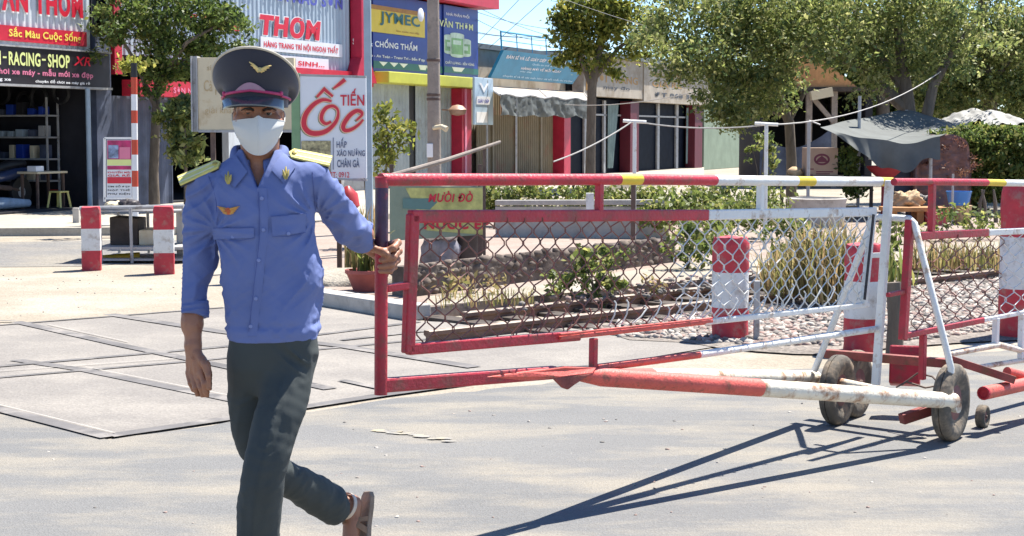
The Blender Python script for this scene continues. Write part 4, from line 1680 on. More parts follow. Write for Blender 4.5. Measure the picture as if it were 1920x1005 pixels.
for px_ in (570, 636):
    p = at(px_, 400, Y + .1)
    b.beam((p.x, p.y, 0), (p.x, p.y, c.z), .05, .05)
b.each('post', M['iron'], sn)
YT = Y - .006


def pt(px, py, o=0.0):
    q = at(px, py, YT - o)
    return q


def brush(mb, pts, wds, m, o=0.0):
    """painted stroke lying flat on the board"""
    P = [pt(x_, y_, o) for x_, y_ in pts]
    sc_ = Y / F
    L, R_ = [], []
    for i in range(len(P)):
        t_ = (P[min(i + 1, len(P) - 1)] - P[max(i - 1, 0)]).normalized()
        n_ = Vector((-t_.z, 0, t_.x)) * wds[i] * sc_ / 2
        L.append(P[i] + n_)
        R_.append(P[i] - n_)
    mb.add(L + R_, [(i, i + 1, len(P) + i + 1, len(P) + i) for i in range(len(P) - 1)], m)


def spline(pts, n=40):
    out = []
    P = [pts[0]] + list(pts) + [pts[-1]]
    for i in range(len(P) - 3):
        p0, p1, p2, p3 = [np.array(q, float) for q in P[i:i + 4]]
        for k in range(n // (len(P) - 3)):
            t_ = k / (n // (len(P) - 3))
            out.append(tuple(0.5 * (2 * p1 + (p2 - p0) * t_ + (2 * p0 - 5 * p1 + 4 * p2 - p3) * t_ ** 2 + (3 * p1 - p0 - 3 * p2 + p3) * t_ ** 3)))
    out.append(tuple(pts[-1]))
    return out


b = MB()
O = spline([(622, 190), (606, 187), (588, 196), (573, 215), (570, 235), (580, 248), (598, 250), (616, 243), (631, 226), (634, 208), (625, 199), (612, 202), (604, 213), (603, 225), (611, 232), (621, 228)], 60)
wO = [3 + 6.5 * math.sin(math.pi * min(1, i / 36)) ** .7 if i < 36 else 4 + 3 * math.sin((i - 36) / 24 * 3.14) for i in range(len(O))]
C_ = spline([(668, 226), (678, 216), (677, 210), (668, 208), (655, 217), (644, 234), (646, 244), (658, 243), (672, 234), (681, 224)], 40)
wC = [3 + 5 * math.sin(math.pi * i / (len(C_) - 1)) for i in range(len(C_))]
HAT = [(594, 182), (608, 167), (624, 181)]
AC = [(625, 166), (636, 158), (647, 149)]
for (dx, dy, ex, m, o) in ((-2.5, 1.5, 1.5, 1, .001), (0, 0, 3.2, 2, .002), (0, 0, 0, 0, .003)):
    brush(b, [(x_ + dx, y_ + dy) for x_, y_ in O], [w_ + ex for w_ in wO], m, o)
    brush(b, [(x_ + dx, y_ + dy) for x_, y_ in C_], [w_ + ex for w_ in wC], m, o)
    brush(b, [(x_ + dx, y_ + dy) for x_, y_ in HAT], [4 + ex, 8 + ex, 4 + ex], m, o)
    brush(b, [(x_ + dx, y_ + dy) for x_, y_ in AC], [3 + ex, 6 + ex, 7 + ex], m, o)
qm = lambda x0, x1, y0, y1, o=.003: (lambda u, v: pt(x0 + (x1 - x0) * u, y1 + (y0 - y1) * v, o))
put_text(b, 'TIẾN', qm(638, 683, 166, 198), 0, .02)
put_text(b, 'HẤP', qm(631, 650, 258, 277), 3, .02)
put_text(b, 'XÀO NƯỚNG', qm(631, 684, 278, 293), 3, .02)
put_text(b, 'CHÂN GÀ', qm(632, 674, 296, 314), 3, .02)
put_text(b, 'ĐT: 0912', qm(616, 655, 322, 333), 0, .01)
M['signpeach'] = pm('peach outline', (0.8, 0.45, 0.3), 0.4, 0.05, 6, 0)
M['olive'] = pm('olive shadow print', (0.2, 0.22, 0.12), 0.4, 0.05, 6, 0)
M['ink'] = pm('slate ink', (0.1, 0.12, 0.2), 0.4, 0.05, 6, 0)
b.build('lettering', [M['letred'], M['olive'], M['signpeach'], M['ink']], bd)
M['foodpic'] = pm('printed food picture', (0.34, 0.3, 0.16), 0.4, 0.85, 22, 0)
b = MB()
b.hexa([tuple(pt(x_, y_, .0)) for x_, y_ in ((565, 326), (620, 326), (620, 326), (565, 326))] + [tuple(pt(x_, y_, .002)) for x_, y_ in ((565, 264), (620, 264), (620, 264), (565, 264))])
b = MB()
b.add([pt(565, 326, .001), pt(620, 326, .001), pt(620, 264, .001), pt(565, 264, .001)], [(0, 1, 2, 3)])
b.build('picture', M['foodpic'], bd)
b = MB()
b.add([pt(624, 318, .001), pt(625.4, 318, .001), pt(625.4, 258, .001), pt(624, 258, .001)], [(0, 1, 2, 3)])
b.build('divider', M['ink'], bd)
b = MB()
p = at(652, 345, 16.8)
b.tube([p + Vector((0, 0, -.02)), p + Vector((.0, 0, -.1)), p + Vector((.01, 0, -.22)), p + Vector((.0, 0, -.3))], [.02, .10, .11, .04], 12)
tag(b.build('red_bag', M['stoolred'], None, True), 'red bag hanging right below the white eatery board', 'bag')

# beige lightbox sign behind the cap
Y = 22.0
cs = thing('lightbox_sign', 'bleached cream sign box with grey side frame behind the cap of the man', 'sign', (at(455, 300, Y).x, Y, 0))
a, c = at(372, 244, Y), at(551, 108, Y)
b = MB()
b.hexa([(a.x, Y, a.z), (c.x, Y, a.z), (c.x, Y + .2, a.z), (a.x, Y + .2, a.z), (a.x, Y, c.z), (c.x, Y, c.z), (c.x, Y + .2, c.z), (a.x, Y + .2, c.z)])
bd = b.build('board', M['cream'], cs, bevel=.005)
b = MB()
e = at(358, 180, Y)
for x0, x1, y0, y1 in ((e.x, e.x + .02, -.01, .25), (e.x + .02, a.x - .014, .03, .2), (a.x - .014, a.x, -.015, .22)):
    b.hexa([(x0, Y + y0, a.z - .02), (x1, Y + y0, a.z - .02), (x1, Y + y1, a.z - .02), (x0, Y + y1, a.z - .02), (x0, Y + y0, c.z + .02), (x1, Y + y0, c.z + .02), (x1, Y + y1, c.z + .02), (x0, Y + y1, c.z + .02)])
b.hexa([(a.x, Y - .012, a.z - .03), (c.x, Y - .012, a.z - .03), (c.x, Y + .21, a.z - .03), (a.x, Y + .21, a.z - .03), (a.x, Y - .012, a.z), (c.x, Y - .012, a.z), (c.x, Y + .21, a.z), (a.x, Y + .21, a.z)])
b.build('frame', M['greymetal'], cs)
b = MB()
M['fadedprint'] = pm('faded tan print', (0.5, 0.37, 0.2), 0.6, 0.2, 8, 0)
YT = Y - .006
put_text(b, 'Cà phê', qm(382, 425, 150, 178, 0), 0, .01)
put_text(b, 'sinh tố', qm(388, 430, 118, 132, 0), 0, .0)
put_text(b, 'giải khát', qm(384, 440, 200, 216, 0), 0, .0)
b.build('lettering', M['fadedprint'], bd)
b = MB()
for px_ in (400, 520):
    p = at(px_, 300, Y + .1)
    b.beam((p.x, p.y, 0), (p.x, p.y, a.z - .03), .06, .06)
b.each('post', M['iron'], cs)

# poster stand
Y = 25.0
ps = thing('poster_stand', 'upright framed poster with magenta top and red price rows beside the striped pole', 'sign', (at(223, 380, Y).x, Y, 0))
YT = Y
b = MB()
b.add([pt(200, 370, .01), pt(247, 370, .01), pt(247, 262, .01), pt(200, 262, .01), pt(200, 370, -.02), pt(247, 370, -.02), pt(247, 262, -.02), pt(200, 262, -.02)], [(0, 1, 2, 3), (7, 6, 5, 4), (0, 3, 7, 4), (1, 5, 6, 2), (3, 2, 6, 7), (0, 4, 5, 1)])
bd = b.build('poster', M['signwhite'], ps)
b = MB()
def flat(x0, x1, y0, y1, m, o=.014):
    b.add([pt(x0, y1, o), pt(x1, y1, o), pt(x1, y0, o), pt(x0, y0, o)], [(0, 1, 2, 3)], m)
M['magenta'] = pm('magenta print', (0.42, 0.02, 0.12), 0.4, 0.5, 9, 0)
M['bluepic'] = pm('blue picture print', (0.2, 0.26, 0.4), 0.4, 0.8, 14, 0)
flat(201, 246, 263, 300, 0)
flat(203, 222, 272, 297, 1, .016)
flat(224, 244, 276, 298, 4, .016)
flat(201, 246, 299, 310, 2, .018)
flat(201, 246, 311, 318, 0, .014)
flat(201, 246, 332, 344, 3, .014)
for i, (y0, t_) in enumerate(((320, 'KHUYẾN MÃI'), (326, 'GIÁ RẺ'), (347, 'SIM SỐ ĐẸP'), (354, 'NẠP THẺ'), (361, 'PHỤ KIỆN'))):
    put_text(b, t_, qm(202, 244, y0, y0 + 5, .016), 3 if i < 2 else 5, .02)
b.build('print', [M['magenta'], M['bluepic'], M['letlime'], M['letred'], M['letpink'], M['letdark']], bd)
b = MB()
for (p, q) in (((196, 259), (196, 378)), ((250, 259), (250, 378)), ((196, 259), (250, 259)), ((196, 372), (250, 372))):
    b.beam(pt(*p), pt(*q), .03, .03)
b.build('frame', M['letwhite'], ps)
# striped pole
Y = 24
sp_ = thing('striped_pole', 'slim red and white striped pole behind the poster stand', 'pole', (at(251, 400, Y).x, Y, 0))
b = MB()
ys = [118, 145, 177, 207, 231, 262, 290, 320, 350, 430]
b.tube([at(251 + (y_ - 118) * .01, y_, Y) for y_ in ys], .045, 12, 0, True, lambda i: (2, 0, 1, 0, 1, 0, 1, 0, 1)[i])
M['orangered'] = pm('orange red paint', (0.58, 0.07, 0.03), 0.5, 0.1, 5, 0.1)
b.build('shaft', [M['orangered'], M['letwhite'], M['black']], sp_, True)
pl_ = at(246, 122, Y + .3)
yl = thing('climbing_plant', 'bright lemon yellow leaf tuft at the top of the striped pole', 'plant', (pl_.x, pl_.y, 0))
foliage('leaves', [(tuple(pl_), (.26, .2, .09), 18, 10, .06)], .1, LEAF['yellow'][:2] + [LEAF['yellow'][1]], yl)
b = MB()
b.tube([(pl_.x, pl_.y, 0), (pl_.x + .05, pl_.y, 1.2), tuple(pl_)], .02, 6)
b.build('stem', M['bark'], yl, True)

# concrete utility pole
Y = 24
up_ = thing('utility_pole', 'round grey concrete utility pole in front of the paint depot', 'pole', (at(814, 440, Y).x, Y, 0))
b = MB()
p = at(814, 440, Y)
b.tube([(p.x + .01, Y, -.05), (p.x, Y, 3), (p.x - .03, Y, 7.5)], [.105, .088, .07], 18)
b.build('shaft', M['pole'], up_, True)
b = MB()
for y_ in (113, 178, 186):
    z_ = at(814, y_, Y).z
    b.lathe([(.094, -.02), (.1, -.015), (.1, .015), (.094, .02)], (p.x - .002, Y, z_), 18)
b.each('clamp_band', M['iron'], up_, True)
b = MB()
q = at(812, 240, Y - .1)
b.tube([q, q + Vector((.12, -.05, .02)), q + Vector((.2, -.1, -.02))], [.03, .035, .045], 10)
b.build('floodlight', M['cream'], up_, True)
b = MB()
q = at(806, 282, Y - .1)
b.box(q, (.09, .05, .2))
b.build('meter_box', M['letwhite'], up_, bevel=.008)
# grey blue pole by the eatery sign
Y = 19
lp = thing('steel_pole', 'plain grey blue steel pole just right of the white eatery board', 'pole', (at(693, 440, Y).x, Y, 0))
b = MB()
p = at(693, 440, Y)
b.beam((p.x, Y, 0), (p.x - .012, Y, 4.2), .082, .082)
b.build('shaft', M['steelblue'], lp, bevel=.01)
b = MB()
b.box((p.x, Y, .012), (.2, .2, .02))
b.build('base_plate', M['iron'], lp)
b = MB()
p = at(690, 285, 19.3)
b.tube([(p.x, p.y, 0), (p.x + .02, p.y, .6), (p.x - .02, p.y, 1.1), (p.x + .01, p.y, 1.45)], [.06, .05, .045, .03], 8)
tag(b.build('dead_trunk', M['bark'], None, True), 'bare grey dead trunk close behind the grey blue steel pole', 'trunk')
# slanting bamboo and prop
b = MB()
b.tube([at(735, 329, 14.5), at(840, 299, 14.9), at(938, 266, 15.3)], [.022, .02, .014], 8)
tag(b.build('bamboo_pole', M['pole'], None, True), 'long bamboo pole leaning at a low slant above the near gate', 'pole')
b = MB()
q = at(908, 276, 15.25)
b.tube([(q.x, q.y, 0), tuple(q)], .014, 6)
tag(b.build('prop_stick', M['iron'], None, True), 'thin dark upright stick propping the slanting bamboo pole', 'stick')
# fence post seen through the mesh
b = MB()
q = gnd(907, 470, .1)
b.beam((q.x, q.y - .5, 0), (q.x, q.y - .5, .95), .05, .05)
tag(b.build('angle_post', M['iron'], None), 'short dark angle iron post behind the mesh next to the waste bin', 'post')
b = MB()
q = gnd(1187, 470, .1)
b.beam((q.x, q.y, 0), (q.x, q.y, 1.0), .055, .055)
tag(b.build('angle_post', M['iron'], None), 'short dark angle iron post at the left end of the hedge bank', 'post')

# rope line on white T posts
ropeY = 20.0
for px_, py_, lab in ((1190, 228, 'white T topped rope post in front of the glass front shop'), (1437, 233, 'white T topped rope post in front of the grey green wall')):
    p = at(px_, py_, ropeY)
    r = thing('rope_post', lab, 'post', (p.x, p.y, .1), 0, 'white rope posts')
    b = MB()
    b.tube([(p.x, p.y, .08), (p.x, p.y, p.z)], .024, 10)
    b.build('post', M['white'], r, True)
    b = MB()
    b.tube([(p.x - .14, p.y, p.z + .01), (p.x + .14, p.y, p.z - .005)], .022, 8)
    b.build('cross_bar', M['white'], r, True)
def sag(a, c, s_, n=14):
    return [a.lerp(c, i / n) + Vector((0, 0, -s_ * 4 * (i / n) * (1 - i / n))) for i in range(n + 1)]
b = MB()
pts = sag(at(1038, 303, 19), at(1187, 227, 20), .04)[:-1] + sag(at(1187, 227, 20), at(1437, 234, 20), .06)[:-1] + sag(at(1437, 234, 20), at(1764, 134, 29.7), .22)
b.tube(pts, .009, 6)
tag(b.build('rope', M['rope'], None, True), 'pale sagging rope strung over the two white T posts up to the trees', 'rope')
b = MB()
b.tube(sag(at(1060, 196, 40), at(1425, 138, 30.5), .2), .009, 6)
tag(b.build('washing_line', M['rope'], None, True), 'thin pale washing line rising across the beige fascia to the trees', 'rope')
# overhead cables in the sky gap
cab = [((893, 12), (1100, 78), 46, 60, .5), ((893, 36), (1060, 74), 46, 55, .6), ((886, 20), (1230, 24), 46, 70, 1.6), ((960, -40), (1260, 62), 40, 40, .2),
       ((1000, -30), (900, 75), 40, 52, .05), ((1040, -20), (893, 110), 40, 50, .05), ((880, 60), (1130, 60), 48, 60, .5), ((1180, -20), (1330, 70), 40, 45, .2),
       ((893, 60), (1120, 40), 46, 52, .7)]
for i, (a, c, ya_, yb_, s_) in enumerate(cab):
    b = MB()
    b.tube(sag(at(*a, ya_), at(*c, yb_), s_ * .4), .008, 5)
    tag(b.build('overhead_cable', M['cable'], None, True), 'thin dark overhead cable crossing the pale sky gap', 'cable', 'overhead cables in the sky gap')

# green board and yellow stall sign behind the gate
Y = 16.0
gs = thing('juice_stall_sign', 'yellow sign with red capitals fixed to a grey green sheet behind the near gate', 'sign', (at(830, 440, Y).x, Y, 0))
YT = Y
M['mottlegreen'] = pm('grey green sheet', (0.25, 0.3, 0.22), 0.7, 0.15, 3, 0.1)
M['mottleyel'] = pm('sun faded yellow print', (0.5, 0.48, 0.16), 0.6, 0.35, 9, 0.05)
b = MB()
b.prism([pt(731, 452), pt(905, 440), pt(905, 350), pt(731, 348)], (0, .02, 0))
bd = b.build('sheet', M['mottlegreen'], gs)
b = MB()
b.add([pt(760, 352, .006), pt(905, 352, .006), pt(905, 440, .006), pt(800, 432, .006), pt(770, 371, .006)], [(4, 3, 2, 1, 0)], 0)
b.add([pt(755, 372, .01), pt(808, 372, .01), pt(820, 379, .01), pt(806, 393, .01), pt(755, 391, .01)], [(4, 3, 2, 1, 0)], 1)
put_text(b, 'MƯỜI ĐỜ', qm(803, 887, 358, 379, .016), 2, .03, .2)
put_text(b, 'NƯỚC ÉP', qm(795, 918, 405, 430, .016), 2, .04)
M['dullteal'] = pm('dull teal print', (0.12, 0.22, 0.2), 0.6, 0.1, 6, 0)
b.build('print', [M['mottleyel'], M['dullteal'], M['letred']], bd)
b = MB()
for x_ in (735, 900):
    q = pt(x_, 440, -.05)
    b.beam((q.x, q.y, 0), (q.x, q.y, 1.2), .04, .04)
b.each('post', M['iron'], gs)

# rubbish: white bag and black bin
def lump(name, m, c, r, label, cat, sq=1.0, n=24, amp=.16):
    mb = MB()
    ph = [random.uniform(0, 6.28) for _ in range(8)]
    def f(u, v):
        a, e = u * 2 * math.pi, (v - .5) * math.pi
        d = Vector((math.cos(a) * math.cos(e), math.sin(a) * math.cos(e), math.sin(e)))
        k = 1 + amp * (math.sin(5 * d.x + ph[0]) * math.sin(4 * d.z + ph[1]) + .6 * math.sin(9 * d.y + 7 * d.z + ph[2]) + .4 * math.sin(15 * d.x - 11 * d.y + ph[3]))
        return (c[0] + d.x * r[0] * k, c[1] + d.y * r[1] * k, c[2] + max(d.z, -.75) * r[2] * k)
    mb.grid(f, n, n // 2)
    return tag(mb.build(name, m, None, True, ang=180), label, cat)


M['plasticwhite'] = pm('thin white plastic', (0.6, 0.6, 0.62), 0.4, 0.3, 9, 0.5, 25)
M['plasticgrey'] = pm('thin grey plastic', (0.22, 0.21, 0.23), 0.4, 0.4, 9, 0.6, 25)
M['plasticdark'] = pm('dark brown plastic', (0.035, 0.027, 0.028), 0.5, 0.4, 9, 0.6, 25)
q = gnd(822, 505, .1)
lump('rubbish_bag', M['plasticgrey'], (q.x, q.y + .2, .1 + .15), (.2, .18, .25), 'crumpled grey rubbish bag leaning on the dark waste bin', 'bag')
lump('rubbish_bag', M['plasticwhite'], (q.x + .02, q.y + .12, .1 + .44), (.19, .16, .17), 'crumpled white plastic bag on top of the grey one', 'bag')
q = gnd(870, 502, .1)
b = MB()
b.lathe([(.10, 0), (.15, .04), (.175, .42), (.185, .44), (.165, .44), (.14, .06)], (q.x, q.y + .2, .1), 18)
tag(b.build('waste_bin', M['plasticdark'], None, True), 'dark round waste bin beside the rubbish bags', 'bin')

# grey rack behind the two left bollards
rk = thing('metal_rack', 'low grey metal rack with top rail and shelf behind the two left bollards', 'rack', gnd(250, 498))
yr = gnd(250, 494).y
def rp(px, py, dy=0):
    return at(px, py, yr + dy)
b = MB()
b.tube([rp(150, 391, .2), rp(262, 389, .1), rp(345, 387, 0)], .028, 8)
b.build('top_rail', M['greymetal'], rk, True)
b = MB()
for px_ in (188, 246, 345):
    q = rp(px_, 400)
    b.tube([(q.x, yr, 0), (q.x - .01, yr, rp(px_, 390).z)], .018, 8)
    b.tube([(q.x, yr + .9, 0), (q.x - .01, yr + .9, rp(px_, 390).z)], .018, 8)
b.each('upright', M['greymetal'], rk, True)
b = MB()
q0, q1 = rp(180, 466), rp(350, 466)
b.hexa([(q0.x, yr, .16), (q1.x, yr, .16), (q1.x, yr + .9, .16), (q0.x, yr + .9, .16), (q0.x, yr, .19), (q1.x, yr, .19), (q1.x, yr + .9, .19), (q0.x, yr + .9, .19)])
b.hexa([(q0.x, yr, .03), (q1.x, yr, .03), (q1.x, yr + .9, .03), (q0.x, yr + .9, .03), (q0.x, yr, .055), (q1.x, yr, .055), (q1.x, yr + .9, .055), (q0.x, yr + .9, .055)])
b.each('shelf', M['greymetal'], rk)
b = MB()
for i in range(5):
    b.tube([rp(186, 486 - i, .15 + i * .05), rp(262, 480 - i, .18 + i * .05)], .022, 6)
tag(b.build('pipe_bundle', M['mustard'], None, True), 'bundle of mustard yellow pipes lying between the shelves of the rack', 'pipes')
b = MB()
q0, q1 = rp(249, 440), rp(285, 440)
b.hexa([(q0.x, yr + .3, .191), (q1.x + .1, yr + .3, .191), (q1.x + .1, yr + .7, .191), (q0.x, yr + .7, .191), (q0.x, yr + .3, .37), (q1.x + .1, yr + .3, .37), (q1.x + .1, yr + .7, .38), (q0.x, yr + .7, .37)])
tag(b.build('stone_block', M['cream'], None, bevel=.015), 'cream stone block on the rack shelf beside the bollard nearest the man', 'block')
b = MB()
q0, q1 = rp(192, 440), rp(246, 440)
b.hexa([(q0.x, yr + .35, .191), (q1.x, yr + .35, .191), (q1.x, yr + .8, .191), (q0.x, yr + .8, .191), (q0.x, yr + .35, .52), (q1.x, yr + .35, .5), (q1.x, yr + .8, .5), (q0.x, yr + .8, .52)])
tag(b.build('crate', M['darkwood'], None, bevel=.01), 'dark timber crate on the rack shelf between the two left bollards', 'crate')
b = MB()
q0 = gnd(334, 490)
b.box((q0.x, q0.y + .3, .3), (.13, .13, .62))
tag(b.build('grey_post', M['greymetal'], None, bevel=.01), 'square grey post close to the elbow of the man behind the bollard', 'post')
b = MB()
q0 = gnd(144, 432)
b.box((q0.x, q0.y, .17), (.1, .1, .36))
tag(b.build('grey_post', M['concrete'], None, bevel=.01), 'small dark grey concrete post on the pavement edge left of the bollards', 'post')
q = at(215, 388, yr + .6)
lump('sandbag', M['cream'], (q.x, q.y, at(215, 388, yr + .6).z), (.13, .13, .07), 'tan sandbag lying on the rack top below the poster stand', 'sandbag')
q = at(238, 386, yr + .6)
lump('folded_tarp', M['plasticdark'], (q.x + .03, q.y, q.z), (.13, .13, .08), 'black folded sheet on the rack top next to the sandbag', 'tarpaulin')
b = MB()
q0, q1 = rp(165, 391, .35), rp(352, 391, .35)
b.hexa([(q0.x, yr + .1, q0.z - .03), (q1.x, yr + .1, q0.z - .03), (q1.x, yr + .95, q0.z - .03), (q0.x, yr + .95, q0.z - .03), (q0.x, yr + .1, q0.z - .01), (q1.x, yr + .1, q0.z - .01), (q1.x, yr + .95, q0.z - .01), (q0.x, yr + .95, q0.z - .01)])
b.build('top_shelf', M['greymetal'], rk)
# ================================================================== trees
def px_blob(px, py, Y, rx, ry, nc, nl, cr=None, rd=None):
    if Y >= 25:
        nc, nl, cr = int(nc * .8), int(nl * 2.6), (cr or .22) * .8
    """blob given by its picture position, radii in pixels at that depth"""
    k = Y / F
    p = at(px, py, Y)
    return (tuple(p), (rx * k, (rd or (rx + ry) / 2) * k, ry * k), nc, nl, cr or 0.22)


def tree(name, label, base, trunk, limbs, blobs, size, tones, group=None, bark='bark', up=.3, shell=.5):
    r = thing(name, label, 'tree', base, 0, group)
    b = MB()
    b.tube([p for p, _ in trunk], [q for _, q in trunk], 12)
    for L in limbs:
        b.tube([p for p, _ in L], [q for _, q in L], 8)
    b.build('trunk', M[bark], r, True)
    foliage('crown', blobs, size, LEAF[tones], r, .5, up, shell)
    return r


# left street tree
Y = 30.3
p = at(290, 403, Y)
def q_(px, py, dY=0):
    return at(px, py, Y + dY)
tree('street_tree', 'dense green street tree in front of the hardware shop, upper left', (p.x, Y, 0),
     [((p.x, Y, 0), .11), (q_(288, 330), .09), (q_(292, 220), .08), (q_(300, 100, .2), .06), (q_(312, 0, .3), .045)],
     [[(q_(292, 200), .05), (q_(250, 110, -.3), .035), (q_(215, 50, -.4), .02)], [(q_(296, 150), .05), (q_(350, 80, -.4), .035), (q_(420, 40, -.2), .02)], [(q_(293, 190), .03), (q_(345, 240, -.4), .02)]],
     [px_blob(330, 30, Y, 110, 70, 60, 34, .17), px_blob(250, 70, Y - .3, 75, 60, 34, 30, .15), px_blob(340, 110, Y, 70, 45, 34, 30, .15), px_blob(425, 60, Y, 50, 50, 26, 28, .14),
      px_blob(385, 20, Y, 80, 50, 30, 28, .15), px_blob(290, 150, Y - .2, 45, 30, 16, 22, .12), px_blob(210, 25, Y, 40, 40, 14, 22, .12), px_blob(450, 100, Y - .3, 25, 20, 9, 20, .1),
      px_blob(350, -50, Y, 140, 40, 14, 26, .2)],
     .09, 'mid')
# potted greenery below it
Y = 29.5
p = at(345, 300, Y)
r = thing('shade_bush', 'dark leafy bush in the shop shade left of the cream sign box', 'bush', (p.x, Y, 0))
foliage('leaves', [px_blob(342, 225, Y, 42, 36, 26, 26, .11), px_blob(350, 275, Y, 34, 34, 16, 22, .1)], .13, LEAF['dark'], r)
b = MB()
b.tube([(p.x, Y, 0), (p.x + .03, Y, .9), tuple(at(345, 240, Y))], .03, 7)
b.build('stem', M['bark'], r, True)
# slim young tree in front of the grey shutters
Y = 20.5
p = at(718, 440, Y)
r = thing('young_tree', 'thin young tree with pale yellow green leaves in front of the grey shutters', 'tree', (p.x, Y, 0))
b = MB()
b.tube([(p.x, Y, 0), at(722, 340, Y), at(728, 270, Y), at(722, 205, Y)], [.02, .016, .012, .006], 7)
for px_, py_ in ((765, 240), (750, 260), (700, 250), (740, 215)):
    b.tube([at(727, 285, Y), at(px_, py_, Y - .1)], [.01, .004], 6)
b.build('trunk', M['bark'], r, True)
foliage('crown', [px_blob(735, 265, Y, 32, 35, 26, 15, .07), px_blob(720, 215, Y, 20, 22, 10, 11, .06), px_blob(765, 240, Y, 14, 10, 5, 9, .04), px_blob(720, 310, Y, 18, 24, 8, 11, .06)], .085, LEAF['yellow'], r)
# sunny tree before the beige shop
Y = 42
p = at(1106, 370, Y)
tree('street_tree', 'sunlit yellow green street tree standing before the beige shop fascia', (p.x, Y, 0),
     [((p.x, Y, 0), .14), (at(1108, 250, Y), .12), (at(1110, 160, Y), .12), (at(1125, 90, Y), .08), (at(1130, 30, Y), .04)],
     [[(at(1110, 165, Y), .08), (at(1085, 100, Y), .05), (at(1065, 60, Y), .02)], [(at(1112, 150, Y), .08), (at(1160, 90, Y), .05), (at(1200, 60, Y), .02)]],
     [px_blob(1120, 35, Y, 66, 36, 46, 28, .24), px_blob(1048, 48, Y, 20, 16, 6, 20, .14), px_blob(1060, 12, Y, 26, 16, 7, 20, .15), px_blob(1222, 40, Y - .5, 30, 22, 9, 22, .15), px_blob(1192, 108, Y, 28, 16, 8, 20, .14), px_blob(1050, 108, Y, 16, 14, 5, 18, .12), px_blob(1160, 135, Y, 18, 10, 4, 16, .11), px_blob(1085, 70, Y, 50, 35, 30, 26, .2), px_blob(1180, 55, Y, 50, 40, 28, 26, .2), px_blob(1110, 110, Y, 40, 25, 18, 22, .17), px_blob(1140, 5, Y, 60, 25, 26, 24, .2), px_blob(1085, 125, Y, 18, 14, 6, 18, .12)],
     .13, 'yellow')
# big multi trunk tree at the right
Y = 30
p = at(1695, 420, Y)
def q_(px, py, dY=0):
    return at(px, py, Y + dY)
tree('shade_tree', 'large spreading grey limbed tree leaning over the grey tarpaulin', (p.x, Y, 0),
     [((p.x, Y, 0), .19), (q_(1697, 330), .17), (q_(1706, 250), .15), (q_(1700, 190), .14), (q_(1690, 110), .1), (q_(1680, 20), .06)],
     [[(q_(1700, 300), .12), (q_(1735, 230, -.2), .11), (q_(1750, 160, -.3), .09), (q_(1790, 90), .06), (q_(1830, 40), .03)],
      [(q_(1694, 200), .12), (q_(1650, 160), .1), (q_(1600, 120), .08), (q_(1530, 90), .05), (q_(1450, 70), .02)],
      [(q_(1695, 170), .08), (q_(1640, 90), .06), (q_(1600, 20), .03)], [(q_(1600, 120), .05), (q_(1560, 40), .03)]],
     [px_blob(1330, 40, Y, 120, 70, 80, 34, .26), px_blob(1290, 110, Y - 1, 80, 40, 34, 28, .2), px_blob(1400, 110, Y, 90, 55, 50, 32, .22), px_blob(1460, 30, Y, 130, 70, 80, 34, .26),
      px_blob(1590, 20, Y, 140, 70, 80, 34, .26), px_blob(1400, 175, Y, 70, 45, 36, 28, .2), px_blob(1700, 30, Y, 120, 60, 60, 32, .26), px_blob(1660, 100, Y, 80, 50, 40, 28, .22), px_blob(1560, 90, Y - 1, 70, 40, 24, 24, .2),
      px_blob(1370, 215, Y, 50, 22, 14, 22, .16), px_blob(1460, 165, Y + 1, 40, 35, 14, 22, .18), px_blob(1330, 180, Y - .5, 40, 34, 12, 22, .16), px_blob(1440, 205, Y + .5, 36, 20, 9, 20, .14), px_blob(1620, 165, Y - .5, 36, 24, 9, 20, .15), px_blob(1760, 120, Y - .3, 60, 40, 18, 22, .18), px_blob(1830, 60, Y - .3, 60, 50, 18, 24, .2), px_blob(1250, 60, Y, 60, 55, 26, 26, .2), px_blob(1580, -60, Y, 330, 40, 36, 26, .3)],
     .088, 'dark', None)
Y = 32
p = at(1483, 400, Y)
tree('street_tree', 'slender grey trunked tree between the grey green wall and the shed', (p.x, Y, 0),
     [((p.x, Y, 0), .11), (at(1484, 300, Y), .1), (at(1480, 230, Y), .1), (at(1450, 150, Y), .07), (at(1430, 80, Y), .04)],
     [[(at(1480, 225, Y), .06), (at(1510, 170, Y), .04)], [(at(1478, 220, Y), .06), (at(1400, 190, Y), .03)]],
     [px_blob(1440, 140, Y, 60, 40, 30, 26, .2), px_blob(1390, 190, Y, 50, 28, 20, 22, .17), px_blob(1370, 150, Y, 50, 40, 20, 26, .18)], .11, 'mid')
Y = 36
p = at(1862, 400, Y)
tree('shade_tree', 'dark crowned tree at the right edge rising above the white tarpaulin', (p.x, Y, 0),
     [((p.x, Y, 0), .2), (at(1860, 250, Y), .18), (at(1850, 120, Y), .13), (at(1840, 0, Y), .08)],
     [[(at(1855, 180, Y), .1), (at(1800, 90, Y), .06), (at(1770, 40, Y), .03)], [(at(1858, 160, Y), .1), (at(1920, 70, Y), .05)]],
     [px_blob(1830, 40, Y, 120, 80, 90, 36, .3), px_blob(1900, 110, Y, 90, 70, 70, 34, .28), px_blob(1780, 140, Y, 80, 55, 60, 32, .24), px_blob(1850, 185, Y, 90, 40, 50, 30, .22), px_blob(1950, 190, Y, 60, 60, 26, 30, .24),
      px_blob(1740, 195, Y, 50, 30, 24, 26, .18), px_blob(1720, 110, Y, 60, 60, 40, 30, .24), px_blob(1900, -50, Y, 180, 50, 36, 28, .3), px_blob(2010, 80, Y, 80, 100, 40, 32, .3)],
     .1, 'dark')
Y = 48
p = at(1660, 350, Y)
